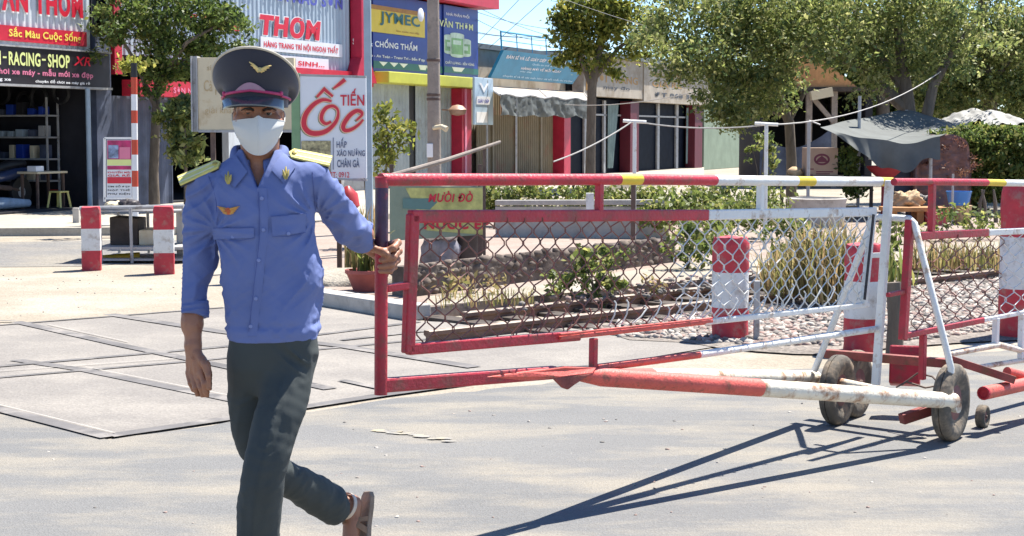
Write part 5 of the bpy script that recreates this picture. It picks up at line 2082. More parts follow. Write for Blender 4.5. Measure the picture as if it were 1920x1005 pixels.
tree('backdrop_tree', 'deep green tree filling the gap behind the two big trunks', (p.x, Y, 0),
     [((p.x, Y, 0), .22), (at(1655, 200, Y), .2), (at(1650, 80, Y), .1)], [],
     [px_blob(1660, 130, Y + 2, 130, 90, 90, 34, .4), px_blob(1800, 160, Y + 2, 130, 80, 80, 34, .4), px_blob(1930, 150, Y + 2, 90, 100, 60, 34, .4), px_blob(1520, 60, Y + 2, 110, 60, 50, 34, .4), px_blob(1700, 235, Y + 2, 140, 40, 50, 30, .35)],
     .22, 'mid')

# ------------------------------------------------------------------ bushes, hedge and beds
Y = 22
r = thing('hedge', 'long loose light green hedge running behind the pink paving', 'hedge', at(1180, 420, 24))
bl = []
for px_ in range(915, 1455, 26):
    yy = 25 + (px_ - 915) / 540 * -3.0
    bl.append(px_blob(px_ + random.uniform(-8, 8), 372 + random.uniform(-7, 6) + (8 if px_ > 1200 else 0), yy, 26, 27 + random.uniform(-4, 6), 12, 26, .09))
for px_ in range(1210, 1460, 26):
    bl.append(px_blob(px_, 400, 21.5, 24, 26, 9, 24, .08))
foliage('leaves', bl, .075, LEAF['hedge'], r)
b = MB()
for px_ in range(925, 1450, 40):
    a = at(px_, 380, 24.2)
    b.tube([(a.x, a.y, 0), (a.x + .05, a.y, a.z)], .015, 5)
b.each('stem', M['bark'], r)
b = MB()
b.beam(at(930, 380, 22.5), at(1255, 379, 22.0), .14, .07)
q0, q1 = at(930, 383, 22.5), at(1255, 383, 22.0)
b.beam((q0.x, q0.y + .02, q0.z - .26), (q1.x, q1.y + .02, q1.z - .26), .1, .46)
tag(b.build('low_wall', M['concrete'], None, bevel=.01), 'low pale concrete wall with flat coping before the hedge', 'wall')
b = MB()
b.beam(at(1106, 362, 22.0), at(1106, 392, 22.0), .1, .1)
b.build('x', M['bolwhite']).name = 'peg'
o = bpy.data.objects['peg']
tag(o, 'short white peg against the low pale concrete wall by the hedge', 'post')


def bush(px, pybase, w_, h_, tones, label, size=.08, zg=0.0, n=16, dens=18, name='shrub'):
    g = gnd(px, pybase, zg)
    k = g.y / F
    r = thing(name, label, 'bush', (g.x, g.y, zg))
    c = (g.x, g.y, zg + h_ * k * .52)
    foliage('leaves', [(c, (w_ * k / 2, w_ * k / 2.4, h_ * k / 2), n, dens, w_ * k * .1)], size, LEAF[tones], r)
    b = MB()
    for i in range(5):
        a = random.uniform(0, 6.28)
        b.tube([(g.x, g.y, zg - .02), (g.x + math.cos(a) * w_ * k * .15, g.y + math.sin(a) * w_ * k * .15, zg + h_ * k * .45), (g.x + math.cos(a) * w_ * k * .35, g.y + math.sin(a) * w_ * k * .3, zg + h_ * k * .8)], [.008, .006, .003], 5)
    b.each('stem', M['bark'], r)
    return r


bush(1118, 556, 110, 92, 'hedge', 'bright leafy shrub growing against the stone wall behind the mesh', .075, .1, 26, 22)
bush(1050, 556, 90, 42, 'hedge', 'low spreading weed clump left of the leafy shrub behind the mesh', .06, .1, 14, 16)
bush(1290, 505, 90, 92, 'hedge', 'pale green shrub just left of the round bollard seen through the mesh', .075, .1, 22, 22)
bush(1330, 470, 130, 85, 'hedge', 'wide bushy shrub behind the round bollard with hedge above it', .08, .1, 26, 22)
bush(1470, 500, 90, 95, 'hedge', 'dark green shrub right of the round bollard under the white rail', .08, .1, 22, 22)
bush(1680, 470, 70, 70, 'hedge', 'light green plant between the near gate mast and the second gate', .08, .1, 16, 18)
bush(1765, 452, 90, 60, 'hedge', 'light green bedding plants right of the A-frame leg', .07, .1, 16, 18)
bush(1835, 450, 90, 62, 'hedge', 'bedding plants below the blue bucket on the clay pot', .07, .1, 16, 18)
bush(885, 552, 120, 34, 'dry', 'straggly dry weeds at the foot of the stone wall near the waste bin', .06, .1, 10, 14)
bush(1225, 548, 60, 26, 'dry', 'small dry weed tuft at the foot of the stone wall', .05, .1, 8, 12)


def grass(px0, px1, py, h, n, label, tones='dry', zg=.1, wid=.02, lean=.35, spread=.5, name='tall_grass'):
    r = thing(name, label, 'grass', gnd((px0 + px1) / 2, py, zg))
    bs, hs = [], []
    for i in range(n):
        g = gnd(rng.uniform(px0, px1), py, zg)
        bs.append((g.x, g.y + rng.normal(0, spread * .5), zg - .01))
        hs.append(h * rng.uniform(.45, 1.1))
    blades('blades', bs, hs, wid, lean, LEAF[tones], r)


grass(1500, 1600, 555, .85, 560, 'thick stand of tall straw coloured grass left of the A-frame', 'dry', .1, .016)
grass(1430, 1510, 545, .55, 260, 'straw coloured grass between the round bollard and the tall straw stand', 'dry', .1, .014)
grass(1705, 1880, 500, .38, 420, 'dry yellow grass strip behind the second gate panel', 'dry', .1, .014)
grass(820, 1000, 566, .16, 160, 'sparse low dry grass along the stone wall foot', 'dry', .1, .01)
grass(1650, 1700, 525, .45, 60, 'long pale arching blades between mast and second gate', 'hedge', .1, .03)
# strap leaf plant in red pot beside the gate post
g = gnd(690, 545, .1)
r = thing('potted_plant', 'tall strap leaved plant in a dull red pot behind the hand on the gate', 'plant', (g.x, g.y, .1))
b = MB()
b.lathe([(.13, 0), (.19, .15), (.205, .16), (.205, .19), (.18, .19), (.17, .15)], (g.x, g.y, .1), 20)
M['potred'] = pm('dull red clay', (0.34, 0.09, 0.075), 0.75, 0.2, 6, 0.2)
b.build('pot', M['potred'], r, True)
bs = [(g.x + rng.normal(0, .05), g.y + rng.normal(0, .05), .26) for _ in range(46)]
blades('leaves', bs, [rng.uniform(.25, .6) for _ in bs], .035, .5, LEAF['hedge'][:1] + LEAF['dry'][:2], r)
grass(650, 712, 510, .85, 150, 'tall reedy stems standing behind the strap leaved potted plant', 'dry', .1, .018, .18, .3)
q = gnd(630, 535, .1)
lump('sand_heap', M['dirt'], (q.x, q.y + .3, .1), (.55, .45, .13), 'small heap of pale sand on the paving beside the arm of the man', 'sand heap', amp=.08)

# stone wall with rubble face
wa, wb = gnd(792, 557, .1), gnd(1275, 492, .1)
r = thing('stone_wall', 'low dark rubble stone wall behind the mesh, weeds along its foot', 'wall', tuple(wa))
d = (wb - wa).normalized()
nn = Vector((-d.y, d.x, 0))
L = (wb - wa).length
M['wallstone'] = pm('dark wall stone', (0.105, 0.08, 0.066), 0.95, 0.45, 4, 0.7, 20, dirt=((0.2, 0.16, 0.125), 0.3, 3))
b = MB()
b.beam(wa + nn * .2 + Vector((0, 0, .12)), wb + nn * .2 + Vector((0, 0, .12)), .26, .26)
b.build('core', M['wallstone'], r)
V, Fq = [], []
i = 0
x = 0
while x < L:
    for z_ in (.04, .11, .18, .24):
        s_ = random.uniform(.05, .1)
        c = wa + d * (x + random.uniform(-.05, .05)) + nn * (.088 + random.uniform(-.01, .012)) + Vector((0, 0, z_ + random.uniform(-.02, .02)))
        qv = np.clip(ICO * 1.35, -.8, .8) * (1 + rng.normal(0, .12, (12, 1))) * np.array([s_, .034, s_ * random.uniform(.4, .62)])
        rz = np.array([[d.x, nn.x, 0], [d.y, nn.y, 0], [0, 0, 1]])
        V.append(qv @ rz.T + np.array(c))
        Fq.append(np.array(ICO_F) + 12 * i)
        i += 1
    x += .12
npmesh('stone_facing', np.concatenate(V), np.concatenate(Fq), M['wallstone'], r)
for (px_, py_, w_, lab) in ((985, 490, .12, 'crumpled white litter on top of the stone wall left of the leafy shrub'), (905, 498, .1, 'scrap of pale litter on the wall top beside the waste bin')):
    g = at(px_, py_, 16.2)
    lump('litter', M['plasticwhite'], (g.x, g.y, g.z), (w_, w_ * .7, w_ * .4), lab, 'litter', n=14)

# ================================================================== stalls under the trees at the right
SY = 27.0
def sp(px, py, dy=0):
    return at(px, py, SY + dy)


def pbox(name, px0, px1, py0, py1, dep, m, label, cat, dy=0, bev=.01, build=True):
    a, c = sp(px0, py1, dy), sp(px1, py0, dy)
    b = MB()
    y0, y1 = SY + dy, SY + dy + dep
    b.hexa([(a.x, y0, a.z), (c.x, y0, a.z), (c.x, y1, a.z), (a.x, y1, a.z), (a.x, y0, c.z), (c.x, y0, c.z), (c.x, y1, c.z), (a.x, y1, c.z)])
    return tag(b.build(name, m, None, bevel=bev), label, cat), a, c


M['carton'] = pm('brown carton', (0.36, 0.25, 0.18), 0.8, 0.12, 4, 0.1)
M['cartonprint'] = pm('maroon carton print', (0.14, 0.03, 0.05), 0.7, 0.1, 6, 0)
M['tarpgrey'] = pm('grey tarpaulin sheet', (0.095, 0.104, 0.1), 0.8, 0.25, 2.5, 0.25, 8)
M['tarpwhite'] = pm('crumpled white tarpaulin', (0.27, 0.265, 0.245), 0.7, 0.4, 7, 0.4, 10)
M['bluebucket'] = pm('blue plastic', (0.03, 0.18, 0.5), 0.4, 0.1, 5, 0)
M['clay'] = pm('tan clay', (0.46, 0.32, 0.18), 0.8, 0.15, 6, 0.2)
M['stallred'] = pm('stall red plastic', (0.42, 0.05, 0.06), 0.5, 0.15, 5, 0.1)
tbx = thing('stall_table', 'long low timber stall table carrying the printed carton', 'table', sp(1535, 425))
b = MB()
a, c = sp(1462, 338), sp(1640, 331)
b.hexa([(a.x, SY - .1, a.z), (c.x, SY - .1, a.z), (c.x, SY + .8, a.z), (a.x, SY + .8, a.z), (a.x, SY - .1, c.z), (c.x, SY - .1, c.z), (c.x, SY + .8, c.z), (a.x, SY + .8, c.z)])
b.build('table_top', M['darkwood'], tbx)
for px_ in (1466, 1634):
    for dy in (0, .7):
        b = MB()
        q = sp(px_, 338, dy)
        b.beam((q.x, q.y, 0), (q.x, q.y, a.z), .05, .05)
        b.build('leg', M['darkwood'], tbx)
ztab = c.z
crt, a, c = pbox('carton', 1511, 1572, 277, 331, .4, M['carton'], 'brown carton with maroon oval emblem on the stall table', 'carton')
YT = SY - .004
b = MB()
ov = [pt(1541 + 15 * math.cos(t_), 299 + 11 * math.sin(t_)) for t_ in np.linspace(0, 2 * math.pi, 24, endpoint=False)]
iv = [pt(1541 + 11 * math.cos(t_), 299 + 7 * math.sin(t_)) for t_ in np.linspace(0, 2 * math.pi, 24, endpoint=False)]
b.add(ov + iv, [(i, (i + 1) % 24, 24 + (i + 1) % 24, 24 + i) for i in range(24)])
b.add([pt(1530, 304), pt(1552, 304), pt(1549, 298), pt(1541, 292), pt(1533, 298)], [(0, 1, 2, 3, 4)])
for y_, x0, x1 in ((316, 1514, 1526), (321, 1530, 1562), (325, 1530, 1556), (327, 1514, 1524)):
    b.add([pt(x0, y_ + 2), pt(x1, y_ + 2), pt(x1, y_), pt(x0, y_)], [(0, 1, 2, 3)])
b.build('print', M['cartonprint'], crt)
q = sp(1496, 326)
lump('sack', M['clay'], (q.x, q.y + .2, ztab + .06), (.13, .15, .09), 'tan folded sack on the stall table left of the carton', 'sack', n=16)
Y0 = SY
q = sp(1588, 328)
r = thing('potted_shrub', 'round green shrub in a pot between the carton and the big tree trunk', 'bush', (q.x, q.y, 0))
foliage('leaves', [px_blob(1590, 305, SY, 22, 28, 20, 22, .07), px_blob(1600, 345, SY, 24, 24, 14, 20, .07)], .08, LEAF['mid'], r)
b = MB()
b.lathe([(.12, 0), (.17, .3), (.18, .32), (.14, .32)], (q.x, q.y, 0), 16)
b.build('pot', M['clay'], r, True)
b = MB()
q = sp(1530, 420, -2)
b.lathe([(.3, 0), (.42, .1), (.44, .46), (.46, .52), (.42, .53), (.4, .45)], (q.x, q.y, 0), 24)
tag(b.build('concrete_planter', M['concrete'], None, True), 'big round grey concrete planter below the printed carton', 'planter')
b = MB()
q = sp(1660, 318)
b.lathe([(.1, 0), (.26, .14), (.31, .2), (.3, .22), (.2, .2)], (q.x, q.y, at(1660, 336, SY).z), 20)
b.lathe([(.06, 0), (.06, .9)], (q.x, q.y, 0), 8)
tag(b.build('basin_stand', M['stallred'], None, True), 'red basin on a stand right of the big tree trunk', 'basin')
pbox('stall_shelf', 1640, 1745, 296, 300, .5, M['greymetal'], 'thin grey shelf board under the grey tarpaulin', 'shelf', .6)
for px0, px1, py0, py1, m, lab in ((1640, 1665, 285, 296, 'carton', 'small carton on the thin grey shelf board, left end'), (1672, 1690, 286, 296, 'stallred', 'red tin on the thin grey shelf board'), (1700, 1718, 283, 296, 'signwhite', 'white jar on the thin grey shelf board'), (1724, 1742, 287, 296, 'greymetal', 'grey tin on the thin grey shelf board, right end')):
    pbox('shelf_goods', px0, px1, py0, py1, .2, M[m], lab, 'goods', .7)
pbox('stall_counter', 1676, 1722, 303, 372, .6, M['slateblue'], 'dull blue counter under the grey tarpaulin', 'counter', .5)
bn = thing('bench', 'orange timber bench behind the second gate top rail', 'bench', sp(1710, 425, -1.5))
b = MB()
a, c = sp(1655, 396, -1.5), sp(1778, 388, -1.5)
b.hexa([(a.x, SY - 1.7, a.z), (c.x, SY - 1.7, a.z), (c.x, SY - 1.2, a.z), (a.x, SY - 1.2, a.z), (a.x, SY - 1.7, c.z), (c.x, SY - 1.7, c.z), (c.x, SY - 1.2, c.z), (a.x, SY - 1.2, c.z)])
b.build('seat', M['wood'], bn, bevel=.008)
for px_ in (1672, 1722, 1766):
    b = MB()
    q = sp(px_, 396, -1.5)
    b.box((q.x, SY - 1.45, a.z / 2), (.1, .4, a.z))
    b.build('leg', M['wood'], bn)
pbox('red_crate', 1742, 1776, 398, 424, .4, M['stallred'], 'red crate under the right end of the orange bench', 'crate', -1.9)
b = MB()
q = sp(1803, 412, -1.4)
zb_ = at(1803, 385, q.y).z
b.lathe([(.12, 0), (.15, zb_ - .03), (.16, zb_), (.1, zb_)], (q.x, q.y, 0), 20)
tag(b.build('clay_pot', M['clay'], None, True), 'tan clay pot carrying the blue bucket', 'pot')
b = MB()
b.lathe([(.15, zb_ + .002), (.19, zb_ + .2), (.2, zb_ + .22), (.18, zb_ + .22), (.14, zb_ + .05)], (q.x - .05, q.y, 0), 20)
tag(b.build('bucket', M['bluebucket'], None, True), 'blue plastic bucket on the tan clay pot', 'bucket')
b = MB()
q2 = sp(1787, 330, -1.9)
b.tube([(q2.x, q2.y, 0), (q2.x, q2.y, at(1787, 326, q2.y).z)], .018, 7)
tag(b.build('thin_pole', M['greymetal'], None, True), 'thin pale upright pole in front of the blue bucket', 'pole')
q = sp(1700, 372, -1.2)
lump('dry_branches', M['clay'], (q.x, q.y, at(1700, 378, q.y).z), (.22, .18, .16), 'tan bundle of dry branches on the orange bench', 'branches', amp=.3)
q = sp(1735, 372, -1.0)
lump('dark_bundle', M['plasticdark'], (q.x - .1, q.y, at(1735, 380, q.y).z), (.14, .14, .12), 'dark rubbish bundle on the bench beside the dry branches', 'bundle', amp=.3)
b = MB()
for px_, py_ in ((1838, 420), (1850, 420), (1868, 422)):
    q = sp(px_, py_, -1)
    b.tube([(q.x, q.y, 0), (q.x + random.uniform(-.05, .05), q.y, .42), (q.x + random.uniform(-.1, .1), q.y, .62)], [.04, .03, .015], 7)
tag(b.build('cut_stems', M['bark'], None, True), 'bundle of cut grey stems right of the blue bucket', 'stems')

# tarpaulin canopy
tc_ = thing('tarpaulin_canopy', 'large grey tarpaulin canopy slung between poles under the big tree', 'canopy', sp(1650, 425, 1))
def tarp(cs, nu, nv, sagf):
    c00, c10, c01, c11 = cs
    def f(u, v):
        p = c00.lerp(c10, u).lerp(c01.lerp(c11, u), v)
        return p + Vector((0, 0, sagf(u, v)))
    return f
b = MB()
f = tarp((sp(1538, 234, -.4), sp(1762, 258, -.6), sp(1686, 204, 2.6), sp(1795, 234, 2.6)), 30, 20, lambda u, v: -.16 * math.sin(u * 3.14) * (1 - v) + .045 * vn1(u * 4, v * 3, 0, 7) - .07 * math.sin(v * 3.14) * (1 - abs(u - .6)))
b.grid(f, 40, 24)
b.build('sheet', M['tarpgrey'], tc_, True)
b = MB()
f2 = lambda u, v: f(u, 0) + Vector((.03 * vn1(u * 12, v, 0, 6) * v, -.1 * v + .07 * vn1(u * 11, v * .8, 0, 3) * v + .03 * math.sin(u * 46) * v * v, -(.05 + .42 * math.sin(min(1, u * 1.15) * 2.2) ** 2 + .05 * vn1(u * 8, 0, 3, 8)) * v))
b.grid(f2, 60, 10)
b.build('front_flap', M['tarpgrey'], tc_, True)
b = MB()
for px_, py_, dy in ((1517, 226, -.4), (1746, 262, -.55), (1700, 206, 2.6), (1775, 232, 2.6), (1612, 180, .4)):
    q = sp(px_, py_, dy)
    b.tube([(q.x, q.y, 0), tuple(q)], .028, 7)
b.tube([sp(1517, 226, -.4), sp(1538, 234, -.4)], .012, 5)
b.each('pole', M['greymetal'], tc_, True)
wt = thing('white_tarpaulin', 'crumpled white tarpaulin heaped over the stall roof at the right edge', 'tarpaulin', sp(1850, 425, 3))
b = MB()
def wf(u, v):
    p = sp(1785, 246, 2).lerp(sp(1990, 250, 2), u)
    hh = (.42 * math.sin(math.pi * min(1, u * 1.15)) ** .8 * math.sin(math.pi * min(1, .12 + v * .88)) + .09 * vn1(u * 9, v * 4, 1.0, 4) + .03 * vn1(u * 24, v * 10, 2.0, 5))
    return (p.x, p.y + v * 2.4, p.z + hh)
b.grid(wf, 70, 24)
b.build('sheet', M['tarpwhite'], wt, True)
b = MB()
a, c = sp(1785, 250, 1.95), sp(1990, 247, 1.95)
b.hexa([(a.x, SY + 1.9, a.z), (c.x, SY + 1.9, a.z), (c.x, SY + 4.5, a.z), (a.x, SY + 4.5, a.z), (a.x, SY + 1.9, c.z), (c.x, SY + 1.9, c.z), (c.x, SY + 4.5, c.z), (a.x, SY + 4.5, c.z)])
b.build('roof_board', M['tarpgrey'], wt)
b = MB()
for px_ in (1790, 1980):
    for dy in (2.1, 4.2):
        q = sp(px_, 250, dy)
        b.beam((q.x, q.y, 0), (q.x, q.y, a.z), .08, .08)
b.each('post', M['darkwood'], wt)
# rounded brown wall and creeper
q = sp(1782, 425, .4)
r = thing('brown_wall', 'low rough red brown wall with rounded top before the creeper hedge', 'wall', (q.x, q.y, 0))
M['brownwall'] = pm('rough red brown masonry', (0.2, 0.105, 0.085), 0.95, 0.5, 7, 0.7, 18, dirt=((0.12, 0.09, 0.11), 0.45, 5), aniso=(1, 1, 1.6))
b = MB()
x0, x1, z1 = sp(1727, 0).x, sp(1838, 0).x, sp(0, 253).z
def bw(u, v):
    t_ = u * math.pi
    k = .9 + .1 * vn1(u * 9, v * 5, 0, 3)
    xx = (x0 + x1) / 2 - (x1 - x0) / 2 * math.copysign(abs(math.cos(t_)) ** .45, math.cos(t_))
    zz = z1 * (math.sin(t_) ** .3 if 0 < u < 1 else 0) * (1 + .025 * vn1(xx * 5, v * 4, 0, 5))
    return (xx, SY + .3 + .5 * v + .04 * vn1(xx * 6, v * 3, zz * 5, 9), zz)
b.grid(bw, 40, 6)
def bwf(s_):
    def g_(u, v):
        p = bw(u, s_)
        return (p[0], p[1] + (.03 * vn1(p[0] * 9, p[2] * v * 9, 2, 4) if 0 < v < 1 else 0), p[2] * v)
    return g_
b.grid(bwf(0), 40, 14)
b.grid(bwf(1), 40, 14)
b.build('masonry', M['brownwall'], r, True, ang=180)
foliage('creeper', [px_blob(px_, 254, SY + .45, 16, 8, 7, 14, .05) for px_ in (1745, 1770, 1795, 1820)], .06, LEAF['mid'], r)
foliage('dry_twigs', [px_blob(1782, 300, SY + .3, 50, 40, 26, 18, .06)], .05, LEAF['brown'], r, .3, .1, .7)
q = sp(1880, 425, 1.2)
r = thing('ivy_hedge', 'thick bright green climbing hedge below the white tarpaulin', 'hedge', (q.x, q.y, 0))
foliage('leaves', [px_blob(px_, py_, SY + 1.3, 34, 30, 22, 30, .1) for px_ in (1830, 1868, 1906, 1944, 1985) for py_ in (268, 310, 350)] + [px_blob(px_, 250, SY + 1.2, 30, 10, 14, 24, .08) for px_ in (1800, 1840, 1885, 1930)], .085, [LEAF['mid'][0], LEAF['hedge'][1], LEAF['hedge'][0]], r)
b = MB()
for px_ in (1840, 1880, 1920, 1960):
    a = sp(px_, 300, 1.4)
    b.tube([(a.x, a.y, 0), (a.x + .03, a.y, 1.3)], .025, 6)
b.each('stem', M['bark'], r)
# bushes at the far green wall foot
bush(1425, 372, 60, 130, 'hedge', 'tall climbing weed clump at the right end of the grey green wall', .12, 0, 20, 20)
# dark garments rail inside the shed: a dim hanging sheet
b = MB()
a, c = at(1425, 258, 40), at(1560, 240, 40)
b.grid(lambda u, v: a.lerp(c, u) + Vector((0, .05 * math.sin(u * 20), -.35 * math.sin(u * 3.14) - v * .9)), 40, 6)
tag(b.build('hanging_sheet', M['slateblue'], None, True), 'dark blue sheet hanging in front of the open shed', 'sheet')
# ================================================================== the man: smooth distance fields turned into meshes
MY = 5.17
PXM = MY / F          # metres per picture pixel at the man's distance


def mp_(px, py, d=0.0):
    return np.array(at(px, py, MY + d))


def snets(Fv, lo, h):
    s = Fv < 0
    nx, ny, nz = Fv.shape
    cnt = np.zeros((nx - 1, ny - 1, nz - 1), np.int8)
    cs = [(i, j, k) for i in (0, 1) for j in (0, 1) for k in (0, 1)]
    for (i, j, k) in cs:
        cnt += s[i:nx - 1 + i, j:ny - 1 + j, k:nz - 1 + k]
    act = (cnt > 0) & (cnt < 8)
    ii = np.argwhere(act)
    idx = -np.ones(act.shape, np.int64)
    idx[act] = np.arange(len(ii))
    acc = np.zeros((len(ii), 3))
    n = np.zeros(len(ii))
    for a in range(3):
        for c0 in cs:
            if c0[a]:
                continue
            c1 = list(c0)
            c1[a] = 1
            f0 = Fv[ii[:, 0] + c0[0], ii[:, 1] + c0[1], ii[:, 2] + c0[2]]
            f1 = Fv[ii[:, 0] + c1[0], ii[:, 1] + c1[1], ii[:, 2] + c1[2]]
            m = (f0 < 0) != (f1 < 0)
            t = np.where(m, f0 / np.where(m, f0 - f1, 1), 0)
            p = np.array(c0, float)[None].repeat(len(ii), 0)
            p[:, a] += t
            acc += p * m[:, None]
            n += m
    V = np.array(lo) + h * (ii + acc / n[:, None])
    Q = []
    for a in range(3):
        b, c = (a + 1) % 3, (a + 2) % 3
        sl0 = [slice(None)] * 3
        sl1 = [slice(None)] * 3
        sl0[a] = slice(0, -1)
        sl1[a] = slice(1, None)
        d = s[tuple(sl0)] != s[tuple(sl1)]
        g = np.argwhere(d)
        ok = (g[:, b] > 0) & (g[:, c] > 0) & (g[:, b] < Fv.shape[b] - 1) & (g[:, c] < Fv.shape[c] - 1)
        g = g[ok]
        sg = s[g[:, 0], g[:, 1], g[:, 2]]
        q = []
        for (db, dc) in ((-1, -1), (0, -1), (0, 0), (-1, 0)):
            k = g.copy()
            k[:, b] += db
            k[:, c] += dc
            q.append(idx[k[:, 0], k[:, 1], k[:, 2]])
        q = np.stack(q, 1)
        q[~sg] = q[~sg][:, ::-1]
        Q.append(q)
    return V, np.concatenate(Q)


class Field:
    def __init__(s, lo, hi, h):
        s.lo, s.h = np.array(lo, float), h
        n = np.ceil((np.array(hi) - s.lo) / h).astype(int) + 1
        ax = [(s.lo[i] + h * np.arange(n[i])).astype(np.float32) for i in range(3)]
        s.X, s.Y, s.Z = np.meshgrid(*ax, indexing='ij')
        s.D = np.full(s.X.shape, 9.0, np.float32)

    def seg(s, a, b, ra, rb, sy=1.0, sx=1.0, sz=1.0):
        a, b = np.array(a, np.float32), np.array(b, np.float32)
        w = np.array([1 / sx, 1 / sy, 1 / sz], np.float32)
        d = (b - a) * w
        L = float(d @ d) + 1e-12
        vx, vy, vz = (s.X - a[0]) * w[0], (s.Y - a[1]) * w[1], (s.Z - a[2]) * w[2]
        t = np.clip((vx * d[0] + vy * d[1] + vz * d[2]) / L, 0, 1)
        q = np.sqrt((vx - d[0] * t) ** 2 + (vy - d[1] * t) ** 2 + (vz - d[2] * t) ** 2) - (ra + (rb - ra) * t)
        return q * min(1, sx, sy, sz)

    def chain(s, nodes, k=0.01, sy=1.0):
        D = None
        for (a, ra), (b, rb) in zip(nodes[:-1], nodes[1:]):
            q = s.seg(a, b, ra, rb, sy)
            D = q if D is None else smin(D, q, k)
        return D

    def ell(s, c, r):
        q = np.sqrt(((s.X - c[0]) / r[0]) ** 2 + ((s.Y - c[1]) / r[1]) ** 2 + ((s.Z - c[2]) / r[2]) ** 2)
        return (q - 1) * min(r)

    def plane(s, p, n):
        n = np.array(n, float)
        n /= np.linalg.norm(n)
        return ((s.X - p[0]) * n[0] + (s.Y - p[1]) * n[1] + (s.Z - p[2]) * n[2]).astype(np.float32)

    def add(s, q, k=0.0):
        s.D = smin(s.D, q, k) if k else np.minimum(s.D, q)

    def sub(s, q, k=0.004):
        s.D = -smin(-s.D, q, k)

    def mesh(s):
        return snets(s.D, s.lo, s.h)


def smin(a, b, k):
    h = np.maximum(k - np.abs(a - b), 0) / k
    return np.minimum(a, b) - h * h * k * 0.25


def folds(X, Y, Z, ang, wl, ln, seed, warp=.6):
    """cloth folds running along direction ang (radians in the picture plane), -1..1, sharp crests"""
    u = X * math.cos(ang) + Z * math.sin(ang)
    v = -X * math.sin(ang) + Z * math.cos(ang)
    w_ = vnoise(X * 7, Y * 7, Z * 7, seed + 5) * warp
    n = vnoise(u / ln + w_, v / wl + w_, Y / (wl * 2.2), seed)
    return 1 - 2 * np.abs(n) ** .8


def zof(py):
    return float(mp_(0, py)[2])


# ---- materials
def skinm():
    m = pm('tanned skin', (0.35, 0.155, 0.085), 0.5, 0.12, 14, 0.25, 160, dirt=((0.22, 0.08, 0.048), 0.2, 22), bdist=.002)
    b = m.node_tree.nodes['Principled BSDF']
    b.inputs['Subsurface Weight'].default_value = .12
    b.inputs['Subsurface Radius'].default_value = (.012, .005, .003)
    return m


M['skin'] = skinm()
M['shirt'] = clothm('blue shirt cotton', (0.122, 0.162, 0.355), 0.07, .38, 10)
M['trouser'] = clothm('charcoal trouser cloth', (0.042, 0.051, 0.05), 0.12, .42, 8, (1, 1, .3), .8)
M['capcloth'] = pm('dark slate cap cloth', (0.022, 0.023, 0.036), 0.8, 0.12, 9, 0.3, 500, sheen=.3, bdist=.001)
M['capedge'] = pm('pale cap piping', (0.5, 0.45, 0.36), 0.7, 0.1, 12, 0.2)
M['patent'] = pm('glossy black visor', (0.06, 0.066, 0.075), 0.22, 0.1, 5, 0.02, coat=.4)
M['capred'] = pm('crimson cord', (0.42, 0.03, 0.12), 0.5, 0.1, 12, 0.2)
M['mauve'] = pm('mauve cap crest', (0.33, 0.2, 0.28), 0.6, 0.2, 14, 0.2)
M['gold'] = pm('gold thread', (0.66, 0.5, 0.2), 0.45, 0.2, 40, 0.2, metal=.3)
M['boardyel'] = pm('yellow shoulder board', (0.74, 0.66, 0.2), 0.7, 0.08, 12, 0.3, 300)
M['mask'] = pm('white knit mask', (0.6, 0.6, 0.57), 0.9, 0.03, 8, 0.2, 500, bdist=.001)
M['hair'] = pm('black hair', (0.012, 0.01, 0.01), 0.5, 0.3, 60, 0.6, 200)
M['eyewhite'] = pm('eye white', (0.28, 0.24, 0.22), 0.2, 0.05, 20, 0)
M['eyedark'] = pm('dark iris', (0.02, 0.012, 0.01), 0.15, 0.1, 20, 0)
M['badgeorange'] = pm('orange badge', (0.5, 0.1, 0.02), 0.5, 0.15, 60, 0.2)
M['badgegold'] = pm('dull gold badge', (0.42, 0.33, 0.08), 0.5, 0.2, 60, 0.2)
M['button'] = pm('blue grey button', (0.2, 0.24, 0.46), 0.35, 0.05, 20, 0)
M['sandal'] = pm('brown sandal leather', (0.24, 0.14, 0.08), 0.7, 0.25, 20, 0.3)
M['sandalpale'] = pm('pale sandal strap', (0.6, 0.5, 0.4), 0.7, 0.15, 20, 0.3)
M['sole'] = pm('worn sandal sole', (0.28, 0.2, 0.14), 0.8, 0.25, 14, 0.4)

# ---- key points (picture pixels, depth offset)
SHR = [(mp_(388, 347, .01), .0545), (mp_(380, 392, .015), .0555), (mp_(374, 450, .03), .055), (mp_(365, 510, .035), .054), (mp_(359, 588, .0), .048)]
SHL = [(mp_(584, 334, .01), .0535), (mp_(610, 362, .06), .052), (mp_(632, 398, .14), .051), (mp_(650, 420, .21), .0505), (mp_(678, 443, .34), .044)]

# ---- body: head, neck, arms and hands on a hidden trunk, one mesh
parts = []
hc = mp_(485, 205)
f = Field(hc + np.array([-.13, -.16, -.27]), hc + np.array([.13, .15, .17]), .003)
C = lambda px, py, d: mp_(px, py, d)
f.add(f.ell(C(485, 180, .02), (.074, .094, .105)))                         # skull
f.add(f.ell(C(484, 232, -.012), (.062, .072, .085)), .03)                  # face
f.add(f.ell(C(485, 270, -.045), (.036, .035, .03)), .03)                   # chin
for sx in (-1, 1):
    f.add(f.ell(C(485 + sx * 30, 228, -.05), (.025, .022, .02)), .025)     # cheek bone
    f.add(f.ell(C(485 + sx * 20, 200, -.072), (.025, .014, .008)), .012)   # brow
    f.sub(f.ell(C(485 + sx * 19, 211, -.1), (.017, .02, .0095)), .012)     # socket
    f.add(f.ell(C(485 + sx * 44.5, 220, .02), (.008, .018, .03)), .008)    # ear
    f.sub(f.ell(C(485 + sx * 48, 220, .012), (.005, .01, .018)), .004)
